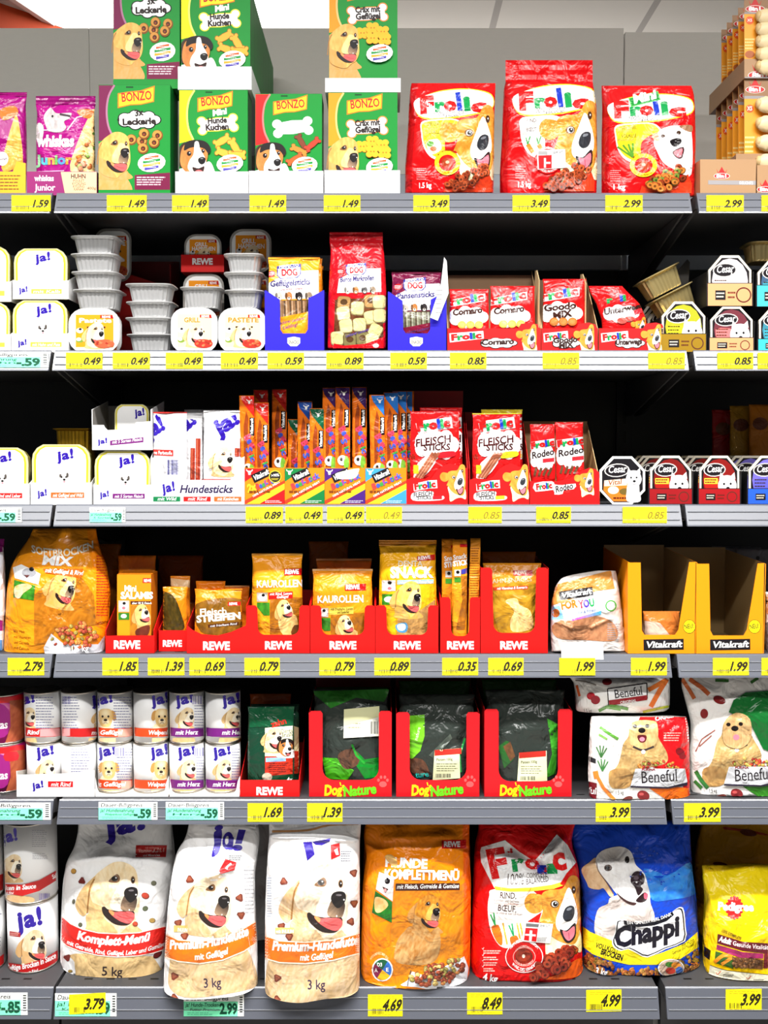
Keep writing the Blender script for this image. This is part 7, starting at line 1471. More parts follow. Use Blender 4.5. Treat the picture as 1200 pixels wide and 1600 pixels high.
# blue stick trays
BL = (40, 30, 190)
def bluelip(x0, x1, y0): return [(x0, 600), (x1, 600), (x1 + .5, y0), (x1 - 24, y0 + 13)] + [(x1 - 25, 515), (x1 - 29, 521), (x0 + 28, 521), (x0 + 24, 515), (x0 + 23, y0 + 15), (x0 + .5, y0)]
def pdog(x0, y0, w, word, sub_, body, win, sticks):
    # white band with four dogs, round-cornered logo and sticks behind a window
    a = Art(); k = w/90; X = lambda f: x0 + w*f
    a.poly([(X(.1), y0 + 40*k), (X(.5), y0 + 22*k), (X(.96), y0 + 20*k), (X(.97), y0 + 64*k), (X(.06), y0 + 66*k)], (240, 240, 240)); a.poly([(X(.24), y0 + 14*k), (X(.66), y0 + 10*k), (X(.66), y0 + 26*k), (X(.6), y0 + 32*k), (X(.3), y0 + 34*k), (X(.24), y0 + 28*k)], (60, 60, 140)); a.poly([(X(.26), y0 + 18*k), (X(.64), y0 + 15*k), (X(.64), y0 + 26*k), (X(.58), y0 + 31*k), (X(.31), y0 + 33*k), (X(.26), y0 + 27*k)], WHITE)
    a.text('DOG', X(.32), y0 + 29*k, X(.60), y0 + 28*k, 10*k, (206, 30, 40), b=3); a.text('PERFECTO', X(.28), y0 + 17*k, X(.62), y0 + 14*k, 4*k, WHITE, b=2); a.ell(X(.14), y0 + 26*k, 7*k, 5*k, (214, 50, 50), -15); a.lines(X(.08), y0 + 23*k, X(.19), y0 + 29*k, 2, WHITE, .4)
    a.text(word, X(.12), y0 + 46*k, X(.82), y0 + 42*k, 9*k, (50, 40, 110), b=2, sk=.12); a.text('Die leckere Snack', X(.3), y0 + 52*k, X(.68), y0 + 50*k, 3.5*k, (170, 60, 70), b=0, sk=.2)
    for i, (c, f) in enumerate((((190, 180, 170), .28), ((170, 110, 60), .45), ((50, 44, 44), .63), ((150, 130, 110), .8))):
        a.ell(X(f), y0 + 61*k, 5.2*k, 7*k, c); a.ell(X(f - .05), y0 + 60*k, 2*k, 5*k, tuple(int(v*.6) for v in c)); a.ell(X(f), y0 + 64*k, 2.6*k, 2.4*k, (220, 210, 200)); a.ell(X(f), y0 + 63*k, 1.2*k, 1*k, BLACK)
    if win: 
        a.poly([(X(.06), y0 + 68*k), (X(.96), y0 + 66*k), (X(.96), y0 + 90*k), (X(.06), y0 + 95*k)], (70, 54, 40))
        for i in range(7): a.line([(X(.22 + i*.1), y0 + 68*k), (X(.23 + i*.1), y0 + 94*k)], 7*k, sticks); a.line([(X(.205 + i*.1), y0 + 68*k), (X(.215 + i*.1), y0 + 94*k)], 1.6*k, tuple(min(255, v + 50) for v in sticks))
        a.poly([(X(.06), y0 + 97*k), (X(.4), y0 + 92*k), (X(.96), y0 + 82*k), (X(.96), y0 + 120*k), (X(.06), y0 + 120*k)], body)
        a.text('Leckerer Leckerer', X(.26), y0 + 106*k, X(.72), y0 + 97*k, 5*k, (90, 60, 120), b=1, sk=.3); a.text('Liebling!', X(.34), y0 + 113*k, X(.6), y0 + 107*k, 5*k, (90, 60, 120), b=1, sk=.3)
    return a
for i, (x0, x1, y0) in enumerate(((414, 506, 453), (606, 697, 455))):
    a = Art(); m_ = (x0 + x1)/2 - 1; a.poly([(m_ - 10, 528), (m_, 526), (m_ + 10, 528), (m_ + 10, 536), (m_ + 5, 541), (m_ - 5, 541), (m_ - 10, 536)], (230, 226, 190)); a.text('SNACKS', m_ - 8, 537, m_ + 8, 537, 5, (60, 60, 120), b=1)
    tr = tray('display_carton', ['blue carton with cut-out holding the orange stick packs', 'blue carton with cut-out holding the plum stick pack'][i], 'carton', bluelip(x0, x1, y0), .022, .13, 1, BL, a, (30, 24, 120), y0 + 1, y0 - 8, 440, group='blue cartons')
    if i == 0:
        shadebag('stick_bag', 'front orange pack of poultry sticks with four dogs', 'treat bag', 419, 405, 500, .033, .02, tr.zin, (244, 160, 34), pdog(411, 402, 90, 'Geflügelsticks', '', (244, 150, 30), True, (130, 96, 66)), group='dog stick packs', seal=(3, (250, 176, 60)))
        for j in (0, 1): shadebag('stick_bag', ['second orange stick pack, edge showing right of the front one', 'third orange stick pack, farthest back in the blue carton'][j], 'treat bag', 420 + j*4, 404 + j*12, 502, .055 + j*.03, .018, tr.zin, (240, 140, 24), None, group='dog stick packs', fr=.022)
    else: shadebag('stick_bag', 'plum pack of sticks in shade inside the right blue carton', 'treat bag', 612, 428, 690, .03, .02, tr.zin, (110, 24, 60), pdog(610, 424, 84, 'Pansensticks', '', (120, 24, 50), True, (110, 110, 90)), group='dog stick packs', fr=.022, seal=(3, (120, 40, 70)))
m = M(); a = Art(); a.lines(681, 450, 692, 492, 6, (150, 150, 150), .3); panel(m, [(672, 496), (684, 501), (701, 458), (698, 408), (694, 402), (689, 444)], Plane(0.016, yaw=20, px=690, py=480), .0006, (238, 238, 240), art=a); th = Thing('paper_slip', 'folded white paper slip tucked at the right edge of the plum stick carton', 'paper slip'); th.part('slip', m, PAPER); th.done()
# marrow roll bag
a = pdog(522, 402, 76, 'Bunte Markrollen', '', RED, False, None); a.at(390, 340, k3); a.poly([(402, 235), (480, 222), (560, 218), (620, 232), (622, 372), (400, 378)], (244, 240, 238)) if False else None
a.fur([(400, 385), (620, 372), (628, 560), (540, 585), (420, 600), (395, 560)], (120, 70, 40), (70, 36, 24), 0, 3)
for x, y, r, c in ((442, 400, 8, 0), (568, 392, 0, 0), (608, 395, 0, 1), (440, 448, -8, 1), (506, 425, 3, 1), (568, 468, -8, 1), (610, 460, 0, 1), (452, 508, -6, 1), (516, 502, 0, 1), (590, 530, 30, 1), (412, 565, 0, 1), (470, 575, 0, 2), (530, 568, 0, 2), (575, 575, 0, 1)):
    col = [(170, 130, 80), (226, 206, 140), (120, 110, 70)][c]; q = [(x + u*math.cos(math.radians(r)) - v*math.sin(math.radians(r)), y + u*math.sin(math.radians(r)) + v*math.cos(math.radians(r))) for u, v in ((-30, -26), (0, -32), (28, -28), (31, 0), (27, 30), (0, 33), (-28, 29), (-32, 0))]
    a.poly(q, tuple(int(v*.6) for v in col), 3); a.poly([(x + (u - x)*.9, y + (v - y)*.9 - 2) for u, v in q], col, 3)
    if c != 1: a.ell(x, y - 4, 17, 14, (80, 56, 34))
a.text('Leckerer Leckerer', 450, 562, 560, 530, 14, (80, 60, 140), b=1, sk=.3); a.poly([(395, 590), (440, 600), (540, 592), (628, 560), (628, 615), (390, 615)], (200, 18, 28), 0); a.ell(592, 600, 14, 10, (230, 220, 230)); a.at()
bag('treat_bag', 'tall red bag of marrow rolls with clear window, second shelf', 'treat bag', [(378, 515, 598, .1), (396, 517, 600, .35), (420, 515, 602, .8), (470, 513, 604, 1), (544, 512, 603, .95)], .01, .06, 1, (206, 20, 32), a, FILM, wr=.002, seal=(15, (190, 18, 30)))
# red cornaro / mix / travel cartons
def rlip2(x0, x1, y0, dogx): return [(x0, 600), (x1, 600), (x1, y0), (dogx + 16, y0 - 1), (dogx + 14, y0 - 6), (dogx + 4, y0 - 9), (dogx - 12, y0 - 7), (dogx - 16, y0), (x0, y0)]
def fr_lip(x0, x1, y0, dogx, word, wx0, wx1, fx0, fx1):
    a = Art(); a.poly([(fx0 - 3, y0 + 8), (fx1 + 3, y0 + 4), (fx1 + 4, y0 + 16), (fx0 - 2, y0 + 22)], WHITE); frolic(a, fx0, y0 + 19, fx1, y0 + 15, 9); a.at(); bubble(a, (wx0 + wx1)/2, y0 + 23, (wx1 - wx0)*1.08, 17, BLACK, WHITE); 
    for i, s in enumerate(word.split('|')): a.text(s, wx0 + i*9, y0 + 26 + i*8 - (3 if '|' in word else 0), wx1 - 3 - i*7, y0 + 24 + i*8 - (3 if '|' in word else 0), 8, (50, 26, 22), b=3, sk=.1)
    frolicdog(a, dogx, y0 + 14, .062, detail=False); return a
def fbag(x0, y0, x1, word, col):
    a = Art(); w = x1 - x0; a.poly([(x0, y0 + w*.26), (x1 - w*.15, y0 + w*.1), (x1 - w*.15, y0 + w*.28), (x0, y0 + w*.42)], (236, 236, 238)); frolic(a, x0 + w*.02, y0 + w*.39, x1 - w*.18, y0 + w*.25, w*.17); a.at()
    bubble(a, x0 + w*.45, y0 + w*.66, w*.92, w*.52, (250, 246, 240), WHITE); 
    for i, s in enumerate(word.split('|')): a.text(s, x0 + w*(.08 + .2*i), y0 + w*(.62 + .17*i), x1 - w*(.22 + .1*i), y0 + w*(.55 + .17*i), w*.14, (60, 30, 24), b=3, sk=.1)
    for i in range(3): a.ell(x0 + w*(.3 + i*.2), y0 + w*.84, w*.1, w*.09, col); a.ell(x0 + w*(.3 + i*.2), y0 + w*.84, w*.07, w*.06, tuple(min(255, v + 20) for v in col))
    return a
CD = [(699, 845, 513, 826, 'Cornaro', 752, 806, 705, 752, 'wide red carton with two corn snack bags'), (846, 934, 513, 916, 'Goodo|MIX', 864, 905, 852, 884, 'red carton with the single mix bag and brown wings'), (936, 1033, 513, 1021, 'Unterwegs', 962, 1006, 942, 978, 'red carton with the crumpled travel bag')]
trs = []
for x0, x1, y0, dx, wd, w0, w1, f0, f1_, lab in CD:
    trs.append(tray('display_carton', lab, 'carton', rlip2(x0, x1, y0, dx), .022, .13, 1, (214, 24, 26), fr_lip(x0, x1, y0, dx, wd, w0, w1, f0, f1_), (150, 116, 84), [414, 418, 514][len(trs)] if False else 513, [405, 415, 500][len(trs)], [412, 420, 505][len(trs)], group='red snack cartons', sidecol=(196, 160, 116)))
shadebag('treat_bag', 'left red bag of corn snacks in the wide carton', 'treat bag', 702, 452, 764, .027, .03, trs[0].zin, (214, 20, 24), fbag(702, 452, 768, 'Cornaro', (222, 176, 80)), group='small red snack bags')
shadebag('treat_bag', 'right red bag of corn snacks in the wide carton', 'treat bag', 766, 447, 836, .027, .03, trs[0].zin, (214, 20, 24), fbag(766, 449, 834, 'Cornaro', (222, 176, 80)), group='small red snack bags')
shadebag('treat_bag', 'red mix bag with brown and yellow strips, between brown wings', 'treat bag', 848, 436, 916, .027, .03, trs[1].zin, (206, 20, 22), fbag(844, 442, 916, 'Goodo|MIX', (190, 110, 50)), group='small red snack bags')
for x in (842, 915):
    m = M(); X = float(V(x, 500, .024)[0]); zt_ = float(V(x, 415 if x < 900 else 421, .03)[2]); m.slab([(X, .027, ZS[1] + .003), (X, .085, ZS[1] + .003), (X, .085, zt_), (X, .06, zt_ - .004), (X, .027, zt_ - .03)], (.0012, 0, 0), (206, 176, 130)); th = Thing('card_divider', ['brown card wing left of the mix bag', 'brown card wing right of the mix bag'][x > 900], 'card divider', 'brown card wings'); th.part('divider', m, CARD); th.done()
a = Art(); frolic(a, 938, 475, 988, 468, 9); a.at(); bubble(a, 970, 490, 56, 28, (250, 246, 240), WHITE); a.text('Unterwegs', 944, 492, 1004, 482, 9, (50, 26, 22), b=3, sk=.1); a.ell(972, 501, 8, 5, (190, 80, 70)); a.ell(984, 498, 8, 4, (170, 70, 60)); a.poly([(990, 485), (1006, 480), (1008, 487), (992, 492)], (206, 40, 50)); frolicdog(a, 1000, 510, .045, detail=False)
bag('treat_bag', 'crumpled red travel snack bag leaning right in its carton', 'treat bag', [(447, 920, 972, .15), (458, 922, 982, .6), (475, 932, 1000, .95), (500, 940, 1010, 1), (546, 944, 1012, .9)], .034, .035, trs[2].zin, (214, 20, 24), a, FILM, wr=.003, group='small red snack bags')
# tilted gold trays, eight sided trays
for j in (0, 1):
    o = loose_tray('', ['upper gold fluted tray, tipped on its side against the dark card', 'lower gold fluted tray, tipped beneath the upper one'][j], 992 + j*4, 1064 + j*6, 440, 474, .055 + .0*j, .075, (196, 176, 120), (206, 190, 140), 'gold fluted trays').root
    o.rotation_euler = (0, math.radians(-27), 0); o.location = V(1038 + j*20, 458 + j*30, .10); o.location.z = max(o.location.z, ZS[1] + .035)
m = M(); panel(m, [(1050, 500), (1073, 484), (1078, 410), (1074, 405), (1052, 430)], Plane(.14), .0015, (40, 38, 40)); th = Thing('card_divider', 'black card flap behind the tipped gold trays', 'card divider'); th.part('divider', m, CARD); th.done()
pk, pch = (236, 120, 120), (240, 160, 110)
e1 = octo('eight sided tray with yellow green lid, lower tier', 1034, 1102, 471, None, .028, None, 1, (170, 170, 40), (226, 214, 40), (150, 116, 20), 'x', lipy=522, group='second shelf eight sided trays')
e2 = octo('eight sided tray with pink lid in a peach sleeve, lower tier', 1110, 1176, 479, None, .028, None, 1, (110, 50, 60), pk, pch, 'x', lipy=528, group='second shelf eight sided trays')
octo('eight sided tray with glaring white lid in a peach sleeve, upper tier', 1107, 1174, 399, None, .032, e2.zt + .001, 1, (226, 210, 216), (244, 226, 226), pch, 'x', lipy=443, group='second shelf eight sided trays')
e3 = octo('eight sided tray in a turquoise sleeve at the right edge, lower tier', 1186, 1250, 480, None, .028, None, 1, (60, 130, 150), (60, 160, 180), (60, 190, 200), 'x', lipy=530, group='second shelf eight sided trays')
octo('eight sided tray in a blue sleeve at the right edge, upper tier', 1184, 1250, 404, None, .032, e3.zt + .001, 1, (60, 90, 120), (60, 150, 170), (70, 180, 190), 'x', lipy=446, group='second shelf eight sided trays')
loose_tray('', 'gold fluted tray at the right edge above the upper tier', 1172, 1245, 376, 408, .05, .08, (180, 160, 110), (200, 180, 130), 'gold fluted trays', z=float(V(600, 406, .05)[2]))
for j in range(3): octo(f"{['second', 'third', 'rearmost'][j]} eight sided tray in line behind the yellow green one", 600 + 434*2.03/(2.135 + j*.045), 600 + 502*2.03/(2.135 + j*.045), 474, None, .135 + j*.045, None, 1, (170, 170, 40), (226, 214, 40), pch, 'x', sleeve=False, group='second shelf eight sided trays')
for x0, x1, p, lab, f in ((103, 160, '0.49', 'yellow 0.49 ticket below the tall tray tower', 0), (176, 234, '0.49', 'yellow 0.49 ticket below the short tray tower', 0), (259, 317, '0.49', 'yellow 0.49 ticket below the left grill tray', 0), (345, 403, '0.49', 'yellow 0.49 ticket below the right grill tray', 0), (418, 475, '0.59', 'yellow 0.59 ticket below the orange stick carton', 0), (510, 568, '0.89', 'yellow 0.89 ticket below the marrow roll bag', 0), (610, 667, '0.59', 'yellow 0.59 ticket below the plum stick carton', 0), (703, 760, '0.85', 'yellow 0.85 ticket below the wide corn snack carton', 0), (848, 905, '0.85', 'yellow 0.85 ticket with glare-paled print below the mix carton', 1), (1013, 1070, '0.85', 'yellow 0.85 ticket with glare-paled print at the right end of the main second rail', 1), (1121, 1177, '0.85', 'yellow 0.85 ticket below the pink lidded trays', 0), (1184, 1240, '0.85', 'yellow ticket cut off at the right edge, second shelf', 0)):
    ticket(1, x0, x1, p, lab, 551, 576, faint=bool(f))
ticket(1, -50, 76, '-.59', 'green and white .59 ticket at the left end of the second shelf', 550, 574, kind='g', art=G('-.59', 'Hundenahrung', 'Huhn'))
# ------------------------------------------------------------------ top row
BG = (16, 134, 48)
def bonzo(x0, y0, x1, y1, side, words, kind, bottom=None):
    kx, ky = (x1 - x0)/338, (y1 - y0)/490; a = Art().at(x0, y0, kx, ky); a.clip = (x0 + .3, y0 + .3, x1 - .3, y1 - .5)
    a.poly([(0, 0), (75, 0), (48, 50), (38, 120), (46, 190), (70, 245), (0, 262)], side); a.line([(75, 0), (48, 50), (38, 120), (46, 190), (70, 245)], 9, tuple(min(255, int(v*.6 + 100)) for v in side), 4)
    a.poly([(90, 38), (140, 30), (200, 24), (265, 2), (262, 78), (200, 92), (150, 94), (90, 108)], (214, 120, 30), 0); a.poly([(96, 43), (140, 36), (200, 30), (259, 10), (257, 74), (200, 87), (150, 89), (96, 101)], (250, 222, 40)); a.text('BONZO', 108, 78, 252, 66, 40, (190, 40, 36), b=2, serif=True); a.lines(130, 5, 165, 13, 1, (16, 60, 30), .8)
    if kind == 'L': bubble(a, 190, 162, 205, 92, BLACK, WHITE)
    else: bonepanel(a, 190, 168, 205, 92, (250, 226, 60) if kind == 'H' else (226, 130, 60) if kind == 'C' else WHITE, WHITE, -6)
    if kind == 'H': a.text('Mini', 165, 128, 235, 115, 28, WHITE, b=3, sk=.15, out=(30, 60, 40))
    for i, (s, u0, u1, yy) in enumerate(words): a.text(s, u0, yy, u1, yy - 6, 28, (36, 24, 24), b=3)
    if kind == 'L':
        for x, y in ((155, 255), (205, 262), (215, 228), (278, 235), (262, 268), (210, 296)): a.ell(x, y, 26, 26, (120, 70, 24)); a.ell(x - 2, y - 3, 22, 21, (196, 136, 60)); a.ell(x, y, 11, 11, (70, 36, 16)); a.ell(x - 1, y + 2, 5, 5, (140, 60, 30))
    elif kind == 'C':
        for x, y in ((165, 265), (215, 240), (265, 258), (215, 290), (275, 295)):
            for q, c in ((0, (150, 90, 10)), (-3, (240, 176, 40))):
                for u, v in ((-14, -12), (14, -12), (-14, 13), (14, 13), (0, 0)): a.ell(x + u, y + v + q, 17, 15, c)
            a.ell(x - 7, y - 3, 4, 4, (190, 120, 20)); a.ell(x + 8, y - 3, 4, 4, (190, 120, 20))
    elif kind == 'H':
        for x, y, r in ((212, 250, -30), (275, 280, 60), (222, 310, 20), (285, 320, 0)): bonepanel(a, x, y, 92, 50, (160, 96, 16), (236, 170, 60), r)
    else:
        for x, y, r, c in ((235, 245, 60, (120, 60, 40)), (222, 285, 25, (206, 130, 50)), (290, 255, -40, (190, 60, 40)), (200, 330, -30, (196, 90, 40))): bonepanel(a, x, y, 96, 40, tuple(int(v*.6) for v in c), c, r)
    a.ell(250, 362, 66, 44, WHITE, -8)
    for i, c in enumerate(((226, 90, 40), (30, 140, 60), (240, 160, 40), (80, 70, 170))): a.poly([(205 - abs(i - 1.5)*-8, 338 + i*16), (295 - abs(i - 1.5)*8, 326 + i*16), (295 - abs(i - 1.5)*8, 337 + i*16), (205 - abs(i - 1.5)*-8, 350 + i*16)], c); a.lines(215, 336 + i*15, 285, 341 + i*15, 1, WHITE, .5, i)
    if kind == 'L': a.poly([(170, 420), (338, 408), (338, 490), (170, 490)], (110, 20, 60)); a.lines(180, 425, 320, 470, 4, (226, 200, 210), .45)
    a.at(); kk = (x1 - x0)/338
    if kind in 'LC': golden(a, x0 + 72*kk, y0 + 330*ky, kk*.32, c1=(238, 192, 110), c2=(206, 146, 64), pale=(250, 220, 160), chest=[(300, 950), (260, 1150), (270, 1330), (700, 1330), (800, 1250), (700, 1050), (600, 980)])
    else: jack(a, x0 + 78*kk, y0 + 335*ky, kk*.42)
    return a
LW = [('3x', 172, 210, 145), ('Leckerle', 112, 270, 186)]; HW = [('Hunde', 140, 235, 165), ('Kuchen', 130, 245, 198)]; CW = [('Cräx mit', 130, 252, 163), ('Geflügel', 132, 255, 196)]
PU, YE, OR, RE = (112, 22, 70), (250, 230, 20), (240, 146, 30), (220, 30, 30)
def bside(t, pl, P): pass
z0 = ZS[0]
b1 = carton('biscuit_box', 'green and purple ring biscuit box standing on the top shelf', 'biscuit box', (154, 133, 266), .012, .075, 0, BG, bonzo(154, 133, 266, 297, PU, LW, 'L'), cs=(14, 110, 42), group='green biscuit boxes')
carton('biscuit_box', 'green and purple ring biscuit box on top of the other purple one', 'biscuit box', (177, -42, 281), .035, .07, 0, BG, bonzo(177, -42, 281, 124, PU, LW, 'L'), cs=(14, 110, 42), z=b1.ztop + .001, group='green biscuit boxes')
def whitetray(lab, x0, x1, y0, Yf, dep, z, h1=None):
    return tray('white_tray', lab, 'carton', flat_front(x0, x1, y0), Yf, dep, 0, (244, 244, 244), None, (226, 222, 216), y0, y0 if h1 is None else h1, None, z=z, group='plain white trays')
specs = [(274, 388, 268, 280, 387, 141, YE, HW, 'H', 'green and yellow bone biscuit box'), (389, 505, 267, 399, 503, 147, RE, [], 'R', 'green and red mixed bone box'), (507, 625, 266, 513, 621, 145, OR, CW, 'C', 'green and orange poultry biscuit box')]
zt1 = {}
for x0, x1, yl, bx0, bx1, by, sc_, wd, kd, lab in specs:
    tw = whitetray(f'plain white tray holding the {lab}, top shelf', x0, x1, yl, .012, .15, None)
    bb = by + (bx1 - bx0)/338*490
    c = carton('biscuit_box', f'{lab} in a white tray on the top shelf', 'biscuit box', (bx0, by, bx1), .020, .06, 0, BG, bonzo(bx0, by, bx1, bb, sc_, wd, kd), cs=(14, 110, 42), z=tw.zin, group='green biscuit boxes'); zt1[kd] = c.ztop
tu = whitetray('raised white tray holding the upper row of yellow and green boxes', 278, 393, 104, .022, .44, zt1['H'] + .0015)
for j in range(8):
    Yj = .032 + j*.053; q = 2.032/(2 + Yj); bx0, bx1 = 600 + (283 - 600)*q, 600 + (391 - 600)*q; zt_ = float(V(600, -22, .032)[2]); by = PYZ(zt_, Yj)
    carton('biscuit_box', 'green and yellow bone biscuit box in the raised white tray, front of its row' if j == 0 else f"{['second', 'third', 'fourth', 'fifth', 'sixth', 'seventh', 'rearmost'][j - 1]} green box of the receding raised row", 'biscuit box', (bx0, by, bx1), Yj, .05, 0, BG, bonzo(283, -22, 391, 134, YE, HW, 'H') if j == 0 else None, cs=(16, 124, 46), z=tu.zin, group='green biscuit boxes')
tu = whitetray('raised white tray holding the upper orange poultry biscuit box', 508, 626, 122, .022, .12, zt1['C'] + .0015)
carton('biscuit_box', 'green and orange poultry biscuit box in the raised white tray', 'biscuit box', (514, -32, 621), .031, .06, 0, BG, bonzo(514, -32, 621, 124, OR, CW, 'C'), cs=(14, 110, 42), z=tu.zin, group='green biscuit boxes')
# kitten food packs
WP = (140, 20, 100)
a = Art().at(0, 0, k3); a.fur([(330, 800), (370, 650), (420, 540), (440, 510), (455, 560), (455, 800)], (222, 160, 100), (250, 220, 160), 4, 3, fx=.6, fy=.6)
a.at(); pile(a, [(x*k3, y*k3) for x, y in ((350, 790), (385, 650), (425, 560), (455, 560), (455, 790))], 26, [(206, 120, 50), (240, 200, 120), (170, 90, 40), (120, 150, 60)], 3, 5, 8); a.at(0, 0, k3)
a.fur([(215, 590), (205, 545), (235, 505), (262, 530), (300, 530), (335, 530), (325, 555), (300, 570), (310, 600), (280, 620), (230, 615)], (214, 208, 206), (150, 140, 140), 3, 2.4); a.line([(280, 535), (330, 545)], 10, (70, 60, 66)); a.ell(246, 545, 5, 6, (30, 30, 30)); a.fur([(160, 600), (185, 575), (205, 600), (195, 660), (170, 650)], (226, 220, 216), (190, 180, 180), 3, 3)
a.poly([(360, 520), (400, 510), (440, 520), (420, 555), (380, 545)], (214, 110, 50), 3); a.line([(315, 610), (360, 550), (385, 545)], 5, (240, 220, 236)); a.line([(150, 640), (200, 610), (300, 610)], 4, (240, 220, 236))
a.ell(250, 680, 56, 30, (170, 40, 120)); a.text('whiskas', 172, 685, 345, 685, 50, WHITE, b=3, sk=.08); a.text('Junior', 175, 770, 332, 768, 42, WHITE, b=3, cols=[(150, 210, 160), (90, 190, 220), (240, 160, 80), (110, 180, 90), (90, 150, 210), (236, 150, 60)], out=WHITE); a.line([(170, 805), (300, 800)], 4, (230, 180, 220)); a.at()
tw = tray('display_tray', 'purple and peach printed tray under the kitten food bag', 'display tray', flat_front(42, 151, 268), .012, .11, 0, WP, Art().at(0, 0, k3).poly([(285, 806), (453, 806), (453, 910), (305, 910)], (244, 196, 150)).text('whiskas', 162, 848, 252, 848, 26, WHITE, b=2).text('Junior', 165, 893, 258, 893, 30, WHITE, b=1).text('HUHN', 332, 836, 402, 836, 20, (60, 24, 30), b=2).text('POULET', 342, 853, 395, 853, 12, (60, 24, 30), b=0).text('KYCKLING', 338, 867, 402, 867, 12, (60, 24, 30), b=0).text('KYLLING', 342, 880, 396, 880, 12, (60, 24, 30), b=0).text('KANAA', 346, 893, 392, 893, 12, (60, 24, 30), b=0).text('400g', 408, 888, 450, 888, 12, (60, 24, 30), b=0).at(), (170, 120, 80), 268, 262, None)
shadebag('cat_food_bag', 'magenta kitten food bag with folded top in the printed tray', 'pet food bag', 56, 164, 149, .017, .05, tw.zin, (160, 16, 120), a, group='magenta cat food bags', seal=(14, (140, 14, 104)))
a = Art(); a.fur([(20, 190), (28, 185), (36, 255), (20, 265), (2, 262)], (236, 190, 90), (206, 140, 60), 3, 2.4); a.poly([(0, 172), (22, 165), (28, 178), (5, 188)], (206, 110, 50), 3); a.ell(4, 248, 9, 11, (240, 240, 240)); a.text('anhaft', 0, 250, 11, 250, 4, (80, 40, 60), b=1)
shadebag('cat_food_bag', 'magenta cat food bag cut off by the left picture edge, top shelf', 'pet food bag', -50, 150, 42, .017, .05, ZS[0] + .0035, (150, 14, 112), a, group='magenta cat food bags', seal=(6, (150, 20, 110)))
tray('display_tray', 'orange yellow printed tray at the left picture edge, top shelf', 'display tray', [(-55, 400), (40, 400), (40, 255), (26, 252), (20, 268), (-55, 268)], .010, .10, 0, (240, 170, 30), Art().lines(0, 272, 34, 298, 5, (120, 70, 10), .35), (190, 140, 70), None, None, None)
